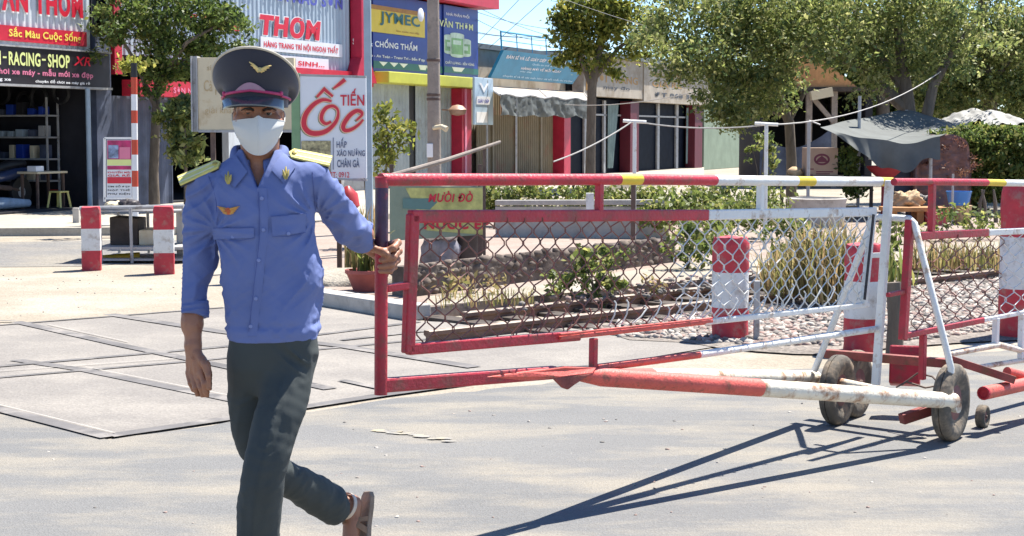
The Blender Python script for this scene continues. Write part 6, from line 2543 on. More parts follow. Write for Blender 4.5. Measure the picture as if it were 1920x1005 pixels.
f.add(f.seg(C(484, 204, -.078), C(484, 234, -.1), .007, .012), .014)       # nose
f.add(f.ell(C(484, 240, -.086), (.017, .014, .009)), .01)
f.add(f.ell(C(484, 255, -.078), (.024, .012, .008)), .012)                 # lips
f.add(f.seg(C(487, 250, .02), C(488, 330, .03), .056, .064), .03)          # neck
f.add(f.ell(C(488, 350, .03), (.13, .085, .05)), .04)                      # upper chest
parts.append(f.mesh())
# right arm (hanging) and hand
f = Field(mp_(325, 755, -.16), mp_(420, 480, .16), .0022)
wr = mp_(363, 646, -.03)
f.add(f.chain([(mp_(367, 505, .03), .034), (mp_(362, 560, .01), .034), (mp_(360, 605, -.012), .0315), (wr, .0245)], .02))
kn = [(379, 702, -.062), (371, 706, -.052), (362, 705, -.036), (354, 699, -.02)]
for i, k in enumerate(kn):
    f.add(f.seg(wr + np.array([.004 - .004 * i, -.006 + .005 * i, -.005]), mp_(*k), .0185, .0118 - .0008 * i), .014)
fin = [[(384, 720, -.077), (387, 735, -.07), (387, 743, -.058)], [(377, 727, -.066), (382, 742, -.056), (382, 748, -.04)], [(367, 727, -.05), (373, 742, -.04), (376, 746, -.024)], [(357, 718, -.034), (363, 731, -.028), (368, 735, -.014)]]
for i, (k, fs) in enumerate(zip(kn, fin)):
    r0 = (.0105, .0105, .0098, .0085)[i]
    f.add(f.chain([(mp_(*k), r0 + .0012), (mp_(*fs[0]), r0), (mp_(*fs[1]), r0 - .001), (mp_(*fs[2]), r0 - .0022)], .004), .003)
f.add(f.chain([(mp_(369, 662, -.045), .015), (mp_(386, 684, -.075), .0135), (mp_(393, 706, -.088), .0115), (mp_(393, 727, -.088), .0095)], .006), .008)
f.D = f.D + .0012 * vnoise(f.X * 90, f.Y * 90, f.Z * 60, 3).astype(np.float32)
parts.append(f.mesh())
# left arm and gripping hand
post = Vector((P0.x, P0.y, 0))
zc = float(at(714, 478, 5.64).z)


def hp(ax, cam_, py):
    """next to the gate post: ax to the right, cam_ towards the camera"""
    return np.array((at(714, 478, 5.64).x + ax, 5.64 - cam_, float(at(714, py, 5.64).z)))


lo = np.minimum(mp_(640, 520, .12), hp(-.2, .1, 525))
hi = np.maximum(hp(.12, -.12, 420), mp_(720, 385, .58))
f = Field(lo, hi, .0022)
wl = hp(-.055, -.012, 455)
f.add(f.chain([(mp_(650, 420, .21), .034), (mp_(668, 434, .29), .034), (mp_(680, 441, .35), .034), (wl, .0265)], .02))
kl = [hp(.038, -.034, 459), hp(.044, -.03, 473), hp(.042, -.026, 486), hp(.034, -.022, 497)]
for i, k in enumerate(kl):
    f.add(f.seg(wl + np.array([.005, .004, -.004 * i]), hp(.0, -.045, 464 + i * 8), .021, .015), .016)
    f.add(f.seg(hp(.0, -.045, 464 + i * 8), k, .0155, .0135), .012)
fl = [[(.060, .004, 455), (.046, .036, 464), (.014, .041, 470)], [(.062, .006, 471), (.046, .039, 481), (.006, .042, 486)], [(.058, .008, 487), (.042, .039, 495), (.002, .041, 498)], [(.047, .01, 500), (.034, .036, 507), (.0, .038, 507)]]
for i, (k, fs) in enumerate(zip(kl, fl)):
    r0 = (.0122, .0122, .0115, .0102)[i]
    f.add(f.chain([(k, r0 + .001), (hp(*fs[0]), r0), (hp(*fs[1]), r0 - .0005), (hp(*fs[2]), r0 - .0022)], .005), .003)
f.add(f.chain([(wl + np.array([.004, -.01, .0]), .021), (hp(-.042, .016, 459), .0165), (hp(-.024, .036, 464), .0138), (hp(.012, .049, 471), .0118), (hp(.026, .051, 475), .0105)], .007), .01)
f.D = f.D + .0012 * vnoise(f.X * 90, f.Y * 90, f.Z * 60, 8).astype(np.float32)
parts.append(f.mesh())
# hidden trunk, upper arms and legs
LEGL = [(mp_(547, 668, .01), .072), (mp_(536, 735, -.05), .076), (mp_(515, 808, -.11), .070), (mp_(496, 880, -.15), .066), (mp_(485, 955, -.12), .066), (mp_(483, 1060, -.06), .067), (mp_(482, 1118, .0), .068)]
LEGR = [(mp_(467, 675, .02), .062), (mp_(463, 760, .04), .061), (mp_(474, 830, .07), .058), (mp_(505, 884, .13), .057), (mp_(546, 900, .22), .057), (mp_(588, 926, .32), .059), (mp_(625, 946, .395), .068)]
f = Field(mp_(320, 1180, -.25) - .05, mp_(700, 300, .55) + .05, .011)
f.add(f.seg(mp_(494, 400, .01), mp_(512, 620, .01), .075, .07, 1, 1.4))
f.add(f.seg(mp_(420, 350, .02), mp_(560, 345, .02), .05, .05), .03)
f.add(f.chain([(p, r * .55) for p, r in SHR], .02), .02)
f.add(f.chain([(p, r * .55) for p, r in SHL], .02), .02)
f.add(f.seg(mp_(470, 670, .01), mp_(550, 670, .01), .07, .07), .04)
f.add(f.chain([(p, r * .6) for p, r in LEGL], .03), .03)
f.add(f.chain([(p, r * .6) for p, r in LEGR], .03), .03)
# feet
heelR, ballR = mp_(668, 936, .47), mp_(655, 1050, .40)
f.add(f.seg(mp_(636, 948, .41), mp_(655, 948, .45), .032, .034), .02)
f.add(f.seg(mp_(662, 945, .45), ballR, .03, .03, 1, 1), .02)
f.add(f.seg(ballR, mp_(640, 1078, .34), .026, .018), .015)
f.add(f.seg(mp_(482, 1125, .02), mp_(482, 1142, .03), .04, .038), .02)
f.add(f.seg(mp_(482, 1140, .05), mp_(474, 1150, -.13), .036, .028), .02)
parts.append(f.mesh())
Vs, Qs, off = [], [], 0
for V, Q in parts:
    Vs.append(V)
    Qs.append(Q + off)
    off += len(V)
man = npmesh('person', np.concatenate(Vs), np.concatenate(Qs), M['skin'], None, True)
tag(man, 'man in blue shirt, peaked cap and white mask walking with a hand on the gate', 'person')

# ---- shirt
f = Field(mp_(318, 650, -.22) + np.array([0, 0, -.01]), mp_(705, 268, .46), .0042)
keys = np.array([  # py, centre, half width px, half depth m, centre depth
    (270, 487, 38, .062, .03), (285, 487, 41, .066, .03), (298, 487, 60, .074, .026), (312, 487, 84, .084, .02), (330, 488, 98, .095, .014), (355, 489, 101, .104, .008),
    (400, 493, 95, .111, .002), (450, 497, 90, .106, .0), (500, 502, 88, .101, .0), (550, 508, 88, .099, .0), (600, 513, 86, .1, .0), (622, 513, 84, .099, .0), (636, 513, 80, .095, .0), (660, 513, 78, .09, 0)])
zk = np.array([zof(k[0]) for k in keys])[::-1]
xk = np.array([mp_(k[1], k[0])[0] for k in keys])[::-1]
ak = (keys[:, 2] * PXM)[::-1]
bk = keys[:, 3][::-1]
dk = keys[:, 4][::-1] + MY
zz = f.Z[0, 0, :]


def prof(v):
    # smooth interpolation
    y = np.interp(zz, zk, v)
    k_ = np.hanning(9)
    k_ /= k_.sum()
    return np.convolve(np.pad(y, 4, mode='edge'), k_, 'valid').astype(np.float32)[None, None, :]


cx, ca, cb, cd = prof(xk), prof(ak), prof(bk), prof(dk)
ex = 2.35
q = (np.abs((f.X - cx) / ca) ** ex + np.abs((f.Y - cd) / cb) ** ex) ** (1 / ex)
torso = ((q - 1) * np.minimum(ca, cb)).astype(np.float32)
torso = np.maximum(torso, f.Z - zof(282))
hemz = zof(634)
sl1 = f.chain(SHR, .006)
sl2 = f.chain(SHL, .006)
e1 = SHR[-1][0]
d1 = e1 - SHR[-2][0]
e2 = SHL[-1][0]
d2 = e2 - SHL[-2][0]
d1 /= np.linalg.norm(d1)
d2 /= np.linalg.norm(d2)
sl1 = np.maximum(sl1, f.plane(e1, d1))
sl2 = np.maximum(sl2, f.plane(e2, d2))
D = smin(smin(torso, sl1, .022), sl2, .03)
X, Y_, Zz = f.X, f.Y, f.Z
# cloth folds
sideR = np.clip((X - mp_(520, 500)[0]) / .1, 0, 1)
low = np.clip((zof(430) - Zz) / .12, 0, 1)
amp = .0025 + .0085 * low * sideR + .0045 * low
fo = folds(X, Y_, Zz, math.radians(48), .06, .3, 11) * amp
fo += folds(X, Y_, Zz, math.radians(-62), .085, .33, 4) * .004
# sleeves: shorter cross folds near the elbows
arm1 = np.clip(1 - np.abs(sl1) / .03, 0, 1) * np.clip((mp_(420, 400)[0] - X) / .03, 0, 1)
arm2 = np.clip(1 - np.abs(sl2) / .03, 0, 1) * np.clip((X - mp_(598, 400)[0]) / .03, 0, 1)
fo += folds(X, Y_, Zz, math.radians(24), .038, .16, 21) * .0085 * arm1 + folds(X, Y_, Zz, math.radians(80), .05, .3, 22) * .004 * arm1
fo += folds(X, Y_, Zz, math.radians(62), .036, .14, 33) * .009 * arm2
# pull lines from the armpits
for (pp, a0, s_) in (((592, 405), 1.9, 51), ((408, 430), 1.25, 52)):
    c = mp_(*pp)
    rr = np.sqrt((X - c[0]) ** 2 + (Zz - c[2]) ** 2)
    th = np.arctan2(Zz - c[2], X - c[0])
    fo += (1 - 2 * np.abs(np.sin(th * 7 + vnoise(X * 9, Y_ * 9, Zz * 9, s_) * 1.2))) * .0065 * np.exp(-(rr / .11) ** 2) * np.clip((rr - .012) / .05, 0, 1)
D = D - fo.astype(np.float32)
fo += folds(X, Y_, Zz, math.radians(35), .022, .11, 81, .9) * .0018 * (.35 + .65 * low) + folds(X, Y_, Zz, math.radians(-40), .026, .12, 82, .9) * .0016
D = D - (folds(X, Y_, Zz, math.radians(35), .022, .11, 81, .9) * .0018 * (.35 + .65 * low) + folds(X, Y_, Zz, math.radians(-40), .026, .12, 82, .9) * .0016).astype(np.float32)
# bloused waist band
band_ = np.exp(-((Zz - zof(618)) / .012) ** 2) * .003 - np.exp(-((Zz - zof(606)) / .008) ** 2) * .0025
D = np.where(np.abs(X - mp_(512, 600)[0]) < .2, D - (band_ * np.clip((zof(560) - Zz) / .03, 0, 1)).astype(np.float32), D)
D = np.maximum(D, hemz - .0 - Zz + .006 * vnoise(X * 12, Y_ * 12, X * 0, 7).astype(np.float32))
# rolled cuffs
def cuff(e, d, r, L):
    ax = f.plane(e, d)
    rad = f.seg(e - d * .3, e + d * .3, r, r)
    return np.maximum(np.abs(ax + L * .5) - L * .5, rad) 
c1 = cuff(e1 + d1 * .008, d1, .054, .046)
c2 = cuff(e2 + d2 * .008, d2, .054, .048)
wr1 = folds(X, Y_, Zz, math.radians(10), .02, .09, 61) * .0045
D = np.minimum(D, np.maximum(c1, -f.seg(e1 - d1 * .2, e1 + d1 * .2, .036, .036)) - wr1.astype(np.float32))
D = np.minimum(D, np.maximum(c2, -f.seg(e2 - d2 * .2, e2 + d2 * .2, .037, .037)) - wr1.astype(np.float32))
# neck opening and open V
D = -smin(-D, f.seg(mp_(487, 230, .02), mp_(488, 318, .03), .062, .062), .006)
vt, vb = mp_(487, 275), mp_(491, 352)
tt = np.clip((Zz - vb[2]) / (vt[2] - vb[2]), 0, 1.2)
vx = np.abs(X - (vb[0] + (vt[0] - vb[0]) * tt)) - tt * .052
vcut = np.maximum(np.maximum(vx, vb[2] - Zz), Y_ - (MY + .0)).astype(np.float32)
D = -smin(-D, vcut, .006)
f.D = D.astype(np.float32)
V, Q = f.mesh()
npmesh('shirt', V, Q, M['shirt'], man, True)
SF = f


def front(px, py, lift=0.0):
    """point on the front of the shirt under a picture position"""
    o = np.array((0, 0, CAMZ))
    d = np.array(ray(px, py))
    d = d / d[1]
    ts = np.arange(MY - .2, MY + .2, .001)
    P = o + d * ts[:, None]
    ii_ = np.clip(((P - SF.lo) / SF.h).round().astype(int), 0, np.array(SF.D.shape) - 1)
    v = SF.D[ii_[:, 0], ii_[:, 1], ii_[:, 2]]
    k = np.argmax(v < 0)
    if v[k] >= 0:
        k = 180
    return Vector(P[k] - d * lift)


def patch(name, outline, m, lift=.003, thick=.003, parent=None, n=9, sag=None):
    """thin piece of cloth lying on the shirt: outline = quad of four pixel corners"""
    (a, b_, c, d) = [np.array(p, float) for p in outline]
    mb = MB()
    G = []
    for lay in (lift, lift - thick):
        for j in range(n + 1):
            for i in range(n + 1):
                u, v = i / n, j / n
                p = (a * (1 - u) + b_ * u) * (1 - v) + (d * (1 - u) + c * u) * v
                G.append(front(p[0], p[1], lay))
    # smooth the depth a little
    N = (n + 1)
    arr = np.array(G).reshape(2, N, N, 3)
    for _ in range(3):
        y = arr[..., 1]
        yp = np.pad(y, ((0, 0), (1, 1), (1, 1)), mode='edge')
        arr[..., 1] = np.minimum((yp[:, 1:-1, 1:-1] * 2 + yp[:, :-2, 1:-1] + yp[:, 2:, 1:-1] + yp[:, 1:-1, :-2] + yp[:, 1:-1, 2:]) / 6, y + .001)
    G = arr.reshape(-1, 3)
    fs = []
    for j in range(n):
        for i in range(n):
            k = j * N + i
            fs.append((k, k + N, k + N + 1, k + 1))
            k += N * N
            fs.append((k, k + 1, k + N + 1, k + N))
    for i in range(n):
        for e in ((i, i + 1), (N * n + i + 1, N * n + i), ((i + 1) * N, i * N), (i * N + n, (i + 1) * N + n)):
            fs.append((e[0], e[1], e[1] + N * N, e[0] + N * N))
    mb.add(G, fs)
    return mb.build(name, m, parent, True, ang=50)


shirt = bpy.data.objects['shirt']
patch('pocket_flap', [(400, 428), (476, 427), (476, 446), (402, 449)], M['shirt'], .0065, .003, shirt)
patch('pocket_flap', [(508, 406), (574, 400), (573, 436), (511, 443)], M['shirt'], .0065, .003, shirt)
pk = [(491, 352), (494, 400), (494, 440), (488, 490), (483, 540), (477, 590), (473, 630)]
mb = MB()
L_, R_ = [], []
for (x_, y_) in pk:
    L_.append((x_ - 9, y_))
    R_.append((x_ + 9, y_))
pp = []
PL = spline([(x_, y_) for x_, y_ in pk], 42)
cols = [-9, -5, 0, 5, 9]
G = [[front(x_ + c, y_, .0035 if abs(c) < 8.5 else .0005) for c in cols] for x_, y_ in PL]
arr = np.array(G)
for _ in range(4):
    y = arr[..., 1]
    yp = np.pad(y, ((1, 1), (0, 0)), mode='edge')
    arr[..., 1] = (yp[:-2] + yp[1:-1] * 2 + yp[2:]) / 4
arr[..., 1] -= .001
N = len(cols)
mb.add(arr.reshape(-1, 3), [(j * N + i, (j + 1) * N + i, (j + 1) * N + i + 1, j * N + i + 1) for j in range(len(PL) - 1) for i in range(N - 1)])
mb.build('placket', M['shirt'], shirt, True, ang=60)
for (x_, y_) in ((491, 372), (494, 431), (485, 488), (480, 560), (470, 612), (541, 438), (437, 444)):
    mb = MB()
    c = front(x_, y_, .0075)
    mb.lathe([(.001, -.001), (.0058, -.001), (.006, .0015), (.0045, .003), (.001, .0024)], c, 12, 0, (0, -1, .1))
    mb.build('button', M['button'], shirt, True)
M['shirtseam'] = pm('shirt seam thread', (0.085, 0.115, 0.3), 0.9, 0.1, 20, 0)


def seam(pts, lift=.0035, r=.0011, par=None):
    P = [front(x_, y_, lift) for x_, y_ in spline(pts, 24)]
    q = [p.y for p in P]
    for _ in range(4):
        q = [q[0]] + [(q[i - 1] + 2 * q[i] + q[i + 1]) / 4 for i in range(1, len(q) - 1)] + [q[-1]]
    mb = MB()
    mb.tube([Vector((p.x, y_ - .0006, p.z)) for p, y_ in zip(P, q)], r, 5)
    mb.build('seam', M['shirtseam'], shirt, True)


for pts_, lf_ in ([[(400, 428), (438, 428), (476, 427)], .006], [[(402, 449), (440, 452), (476, 446)], .0065], 
                  [[(508, 406), (540, 404), (574, 400)], .006], [[(511, 443), (542, 443), (573, 436)], .0065], 
                  [[(391, 330), (404, 370), (407, 415), (404, 445)], .002], [[(586, 322), (588, 355), (592, 395)], .002],
                  [[(484, 360), (486, 440), (478, 520), (466, 622)], .0035]):
    seam(pts_, lf_)
# winged chest badge
bd = MB()
for sx in (-1, 1):
    for k in range(5):
        a0 = (428 + sx * 3, 392 + k * 2.2)
        a1 = (428 + sx * (21 - k * 2.6), 387 + k * 3.0)
        p0, p1 = front(*a0, .006), front(*a1, .006)
        bd.tube([p0, p0.lerp(p1, .5) + Vector((0, -.001, 0)), p1], [.0035, .003, .001], 6, 1)
c = front(428, 396, .007)
bd.lathe([(.001, -.003), (.0105, -.002), (.011, .001), (.006, .003), (.001, .004)], c, 14, 0, (0, -1, 0))
M['winggold'] = pm('orange gold thread', (0.55, 0.27, 0.06), 0.5, 0.2, 60, 0.2)
bd.build('wing_badge', [M['badgeorange'], M['winggold']], shirt, True)
# collar
ncl = mp_(487, 288, .03)
mb = MB()
NU, NV = 64, 10


def collar(u, v, lay):
    a = (u - .5) * 2 * math.radians(163)      # 0 at the nape, +-163 deg towards the front
    cx_, cy_ = math.sin(a), math.cos(a)
    fr = max(0, -math.cos(a))
    rin = .061 + .004 * fr
    top = np.array([ncl[0] + cx_ * rin, ncl[1] + cy_ * rin * 1.03, ncl[2] + .026 - .045 * fr])
    tip = max(0, (abs(u - .5) * 2 - .62) / .38)
    out = np.array([ncl[0] + cx_ * (.092 + .0 * tip), ncl[1] + cy_ * (.098 + .006 * tip), ncl[2] - .014 - .052 * fr - .03 * tip ** 1.5])
    if v < .35:
        k = v / .35
        p = top + np.array([0, 0, -.03 * (1 - k)]) * 1.0
        p = p + (np.array([cx_, cy_, 0]) * .004) * k
    else:
        k = (v - .35) / .65
        p = top * (1 - k) + out * k + np.array([cx_ * .007 * math.sin(k * 3.14), cy_ * .007 * math.sin(k * 3.14), .012 * math.sin(k * 3.14)])
    return p + np.array([cx_, cy_, .4]) * lay


mb.grid(lambda u, v: collar(u, v, .003), NU, NV)
mb.grid(lambda u, v: collar(1 - u, v, .0), NU, NV)
mb.build('collar', M['shirt'], shirt, True, ang=180)
for ol_ in ([(441, 290), (464, 322), (440, 352), (413, 326)], [(531, 283), (556, 310), (532, 344), (508, 318)]):
    patch('collar_leaf', ol_, M['shirt'], .012, .005, shirt, 8)
for sx, (x_, y_) in ((-1, (428, 331)), (1, (536, 322))):
    mb = MB()
    for k in range(3):
        o_ = (k - 1) * 4
        p0 = np.array(mp_(x_ + o_ * .3, y_ + 10, -.1))
        p0 = front(x_ + o_ * .2, y_ + 14, .02)
        p1 = front(x_ + o_ * 1.4, y_ - 10 + abs(o_) * 1.5, .024)
        mb.tube([p0, p0.lerp(p1, .5) + Vector((0, -.002, 0)), p1], [.003, .0055, .0015], 8)
    mb.build('collar_badge', M['badgegold'], shirt, True)


# shoulder boards
def board(outer, inner, mats):
    a, b_ = Vector(mp_(*outer)), Vector(mp_(*inner))
    d = (b_ - a).normalized()
    w_ = Vector((0, 1, 0)) - d * d.y
    w_.normalize()
    w_ = (w_ + Vector((0, 0, .75))).normalized()
    w_ = (w_ - d * w_.dot(d)).normalized()
    nrm = d.cross(w_).normalized()
    if nrm.z < 0:
        nrm = -nrm
    h = .026
    o = MB()
    o.prism([a - w_ * h, b_ - w_ * h * .86, b_ + d * .012, b_ + w_ * h * .86, a + w_ * h], nrm * .007, 0)
    t_ = o.build('shoulder_board', mats[0], shirt, bevel=.0015)
    o = MB()
    for k in (-.5, .5):
        o.beam(a - d * .0 + w_ * h * k + nrm * .0075, b_ - d * .012 + w_ * h * k * .86 + nrm * .0075, .004, .0016, 0, nrm)
    o.build('stripe', mats[1], t_)
    o = MB()
    c = b_ - d * .006 + nrm * .008
    o.lathe([(.001, 0), (.008, 0), (.007, .003), (.001, .005)], c, 12, 0, nrm)
    o.build('button', M['badgegold'], t_, True)
    o = MB()
    o.prism([a - w_ * (h + .003) - nrm * .004, b_ - w_ * (h * .86 + .003) - nrm * .004, b_ + w_ * (h * .86 + .003) - nrm * .004, a + w_ * (h + .003) - nrm * .004], nrm * .0035, 0)
    o.build('edging', M['capcloth'], t_)


M['stripe'] = pm('pale stripe thread', (0.75, 0.72, 0.55), 0.6, 0.08, 20, 0.2)
board((336, 341, -.03), (408, 309, -.015), (M['boardyel'], M['stripe']))
board((620, 304, .01), (548, 289, .01), (M['boardyel'], M['stripe']))

# ---- trousers
f = Field(np.array([mp_(395, 0)[0] - .02, MY - .32, zof(1135)]), np.array([mp_(675, 0, .5)[0], MY + .53, zof(604)]), .0055)
keys = np.array([(600, 512, 78, .093, 0), (630, 512, 80, .096, 0), (660, 511, 80, .096, .003), (690, 508, 74, .088, .005), (715, 505, 60, .07, .01), (740, 503, 40, .05, .015)])
zk = np.array([zof(k[0]) for k in keys])[::-1]
xk = np.array([mp_(k[1], k[0])[0] for k in keys])[::-1]
ak, bk, dk = (keys[:, 2] * PXM)[::-1], keys[:, 3][::-1], keys[:, 4][::-1] + MY
zz = f.Z[0, 0, :]
cx, ca, cb, cd = prof(xk), prof(ak), prof(bk), prof(dk)
q = (np.abs((f.X - cx) / ca) ** 2.3 + np.abs((f.Y - cd) / cb) ** 2.3) ** (1 / 2.3)
pel = ((q - 1) * np.minimum(ca, cb)).astype(np.float32)
pel = np.maximum(np.maximum(pel, f.Z - zof(612)), zof(730) - f.Z)


def resample(nodes, n=26):
    P = np.array([list(p) + [r] for p, r in nodes])
    t = np.r_[0, np.cumsum(np.linalg.norm(np.diff(P[:, :3], axis=0), axis=1))]
    # natural smooth curve through the nodes by repeated averaging of a dense polyline
    s_ = np.linspace(0, t[-1], n)
    Q = np.stack([np.interp(s_, t, P[:, i]) for i in range(4)], 1)
    for _ in range(5):
        Q[1:-1] = (Q[:-2] + 2 * Q[1:-1] + Q[2:]) / 4
    return [(q[:3], float(q[3])) for q in Q]


RL, RR = resample(LEGL), resample(LEGR)
lg1 = f.chain(RL, .003)
lg2 = f.chain(RR, .003)
eR = LEGR[-1][0]
dR = eR - LEGR[-2][0]
lg2 = np.maximum(lg2, f.plane(eR + dR / np.linalg.norm(dR) * .018, dR + np.array([0, 0, .05])))
lg1 = np.maximum(lg1, zof(1122) - f.Z)
D = smin(smin(smin(pel, lg1, .035), lg2, .035), np.maximum(pel, pel), .01)
X, Y_, Zz = f.X, f.Y, f.Z
thigh = np.clip((zof(650) - Zz) / .2, 0, 1)
fo = folds(X, Y_, Zz, math.radians(62), .085, .42, 71) * .003 * thigh + folds(X, Y_, Zz, math.radians(78), .035, .4, 76) * .0022 * thigh
fo += folds(X, Y_, Zz, math.radians(35), .05, .2, 72) * .0028 * np.exp(-((Zz - zof(880)) / .09) ** 2)
fo += folds(X, Y_, Zz, math.radians(-8), .045, .22, 73) * .002 * np.clip((zof(1000) - Zz) / .1, 0, 1)
hip = np.exp(-(((X - mp_(565, 665)[0]) / .06) ** 2 + ((Zz - zof(670)) / .06) ** 2))
fo += folds(X, Y_, Zz, math.radians(-50), .03, .12, 74) * .008 * hip
low2 = np.clip((X - mp_(540, 900)[0]) / .04, 0, 1) * np.clip((zof(840) - Zz) / .03, 0, 1)
fo += folds(X, Y_, Zz, math.radians(70), .05, .12, 75) * .002 * low2
# pressed crease along the front leg
zl = np.array([p[2] for p, _ in RL])[::-1]
lx = np.interp(Zz[0, 0, :], zl, np.array([p[0] for p, _ in RL])[::-1])[None, None, :]
ly = np.interp(Zz[0, 0, :], zl, np.array([p[1] for p, _ in RL])[::-1])[None, None, :]
frontm = np.clip((ly - .02 - Y_) / .02, 0, 1) * np.clip((zof(690) - Zz) / .06, 0, 1)
fo += .010 * np.clip(1 - np.abs(X - lx + .006) / .026, 0, 1) ** 1.3 * frontm
fo += folds(X, Y_, Zz, math.radians(40), .03, .16, 77, .8) * .0022 * thigh
D = D - fo.astype(np.float32)
f.D = D.astype(np.float32)
V, Q = f.mesh()
npmesh('trousers', V, Q, M['trouser'], man, True)
trousers = bpy.data.objects['trousers']
mb = MB()
for k in range(0):
    P = [mp_(425 + (598 - 425) * i / 20, 628 + 4 * math.sin(i / 20 * 3.14), -.11 * math.sin(i / 20 * 3.14) * 1.0 + .0) for i in range(21)]
    mb.tube([Vector(p) for p in P], .012, 8)

# ---- sandal of the trailing foot
hl, bl = Vector(heelR), Vector(ballR)
down = (bl - hl).normalized()
side = Vector((.74, .62, .12)).normalized()       # sole faces away to the back right
side = (side - down * side.dot(down)).normalized()
wid = down.cross(side).normalized()
ol = []
for t_, w0, w1 in ((-.16, .018, .018), (-.08, .03, .03), (.1, .034, .034), (.4, .032, .03), (.75, .042, .038), (1.0, .046, .042), (1.15, .036, .034), (1.22, .015, .018)):
    ol.append((t_, w0, w1))
Lf = (bl - hl).length
off_ = side * .036
poly = [hl + down * Lf * t_ + off_ + wid * w0 for t_, w0, w1 in ol] + [hl + down * Lf * t_ + off_ - wid * w1 for t_, w0, w1 in reversed(ol)]
sd2 = MB()
sd2.prism(poly, side * .02, 0)
sandal = sd2.build('sandal', M['sole'], man, bevel=.004)
mb = MB()


def loop(t_, r0, tilt=0.0, n=14):
    c = hl + down * Lf * t_
    return [c + off_ * .9 + wid * r0 * math.cos(a) - side * (.075 * math.sin(a)) + down * tilt * math.sin(a) for a in [math.pi * k / n for k in range(n + 1)]]


def strapm(pts, w_, axis, m):
    n = len(pts)
    V = []
    for i, p in enumerate(pts):
        for s_ in (-1, 1):
            V.append(p + axis * s_ * w_ / 2)
    for i, p in enumerate(pts):
        c = sum(pts, Vector()) / n
        q_i = p + (c - p).normalized() * .004
        for s_ in (-1, 1):
            V.append(q_i + axis * s_ * w_ / 2)
    fs = []
    for i in range(n - 1):
        a = 2 * i
        fs += [(a, a + 2, a + 3, a + 1), (2 * n + a, 2 * n + a + 1, 2 * n + a + 3, 2 * n + a + 2), (a, 2 * n + a, 2 * n + a + 2, a + 2), (a + 1, a + 3, 2 * n + a + 3, 2 * n + a + 1)]
    mb.add(V, fs, m)


strapm(loop(.82, .043, -.02), .03, down, 0)
strapm(loop(.5, .04, -.03), .022, down, 0)
strapm(loop(.3, .038, .02), .016, down, 0)
mb.build('strap', [M['sandal'], M['sandalpale']], sandal, True)
mb = MB()
ank = Vector(mp_(644, 947, .42))
ax_ = (ank - Vector(LEGR[-2][0])).normalized()
u_ = ax_.cross(Vector((0, 0, 1))).normalized()
v_ = ax_.cross(u_)
rg = [ank + ax_ * .012 + u_ * .047 * math.cos(a) + v_ * .047 * math.sin(a) for a in [2 * math.pi * k / 24 for k in range(25)]]
strapm(rg, .014, ax_, 0)
mb.build('heel_strap', M['sandalpale'], sandal, True)
# sandal of the standing foot
mb = MB()
ft_ = Vector(mp_(482, 1150, .07))
c0 = (ft_.x, ft_.y)
mb.prism([(c0[0] + x_, c0[1] + y_, .004) for x_, y_ in ((-.03, .05), (.03, .05), (.035, -.06), (.045, -.15), (.02, -.21), (-.02, -.21), (-.045, -.15), (-.035, -.06))], (0, 0, .02))
s2 = mb.build('sandal', M['sole'], man, bevel=.004)
mb = MB()
strapm([Vector((c0[0] + .045 * math.cos(a), c0[1] - .12, .02 + .06 * math.sin(a))) for a in [math.pi * k / 12 for k in range(13)]], .03, Vector((0, 1, 0)), 0)
mb.build('strap', M['sandal'], s2, True)

# ---- cap
cap_c = mp_(480, 165, .015)
bandz0, bandz1 = zof(199), zof(172)


def ring(a_, b_, cz, tilt, cyo=0.0, n=72, sq=2.0, cxo=0.0):
    out = []
    for k in range(n):
        th = 2 * math.pi * k / n
        x_, y_ = math.sin(th), -math.cos(th)      # th = 0 faces the camera
        out.append((cap_c[0] + cxo + a_ * x_, cap_c[1] + cyo + b_ * y_, cz + tilt * (-y_) ))
    return out


N = 72
rings = [ring(.0985, .112, bandz0 - .004, .0), ring(.0995, .113, bandz0 + .012, .0), ring(.0995, .113, bandz1 - .002, .004), ring(.104, .117, bandz1 + .012, .012), ring(.120, .129, zof(168) + .004, .042), ring(.128, .138, zof(162), .068), ring(.1325, .1425, zof(156), .088), ring(.1328, .143, zof(151), .094)]
top_ = [ring(.130, .140, zof(148), .096), ring(.115, .122, zof(143), .086), ring(.08, .085, zof(139), .062), ring(.04, .042, zof(137), .031)]


def ringmesh(rs, closed=True, wrinkle=0):
    mb_ = MB()
    vs = [p for r_ in rs for p in r_]
    fs = []
    for j in range(len(rs) - 1):
        for k in range(N):
            k2 = (k + 1) % N
            fs.append((j * N + k, j * N + k2, (j + 1) * N + k2, (j + 1) * N + k))
    if closed:
        fs.append(tuple((len(rs) - 1) * N + k for k in range(N)))
    mb_.add(vs, fs)
    return mb_


cap = ringmesh(rings + top_).build('cap', M['capcloth'], man, True, ang=180)
mb = MB()
rg = [Vector(p) for p in ring(.1334, .1436, zof(150), .0945)]
mb.tube(rg + rg[:2], .0042, 8, 0, False)
mb.build('piping', M['capedge'], cap, True)
# cords and crest above the visor
mb = MB()


def bandp(th, z_, r=1.0):
    return Vector((cap_c[0] + .1015 * r * math.sin(th), cap_c[1] - .115 * r * math.cos(th), z_))


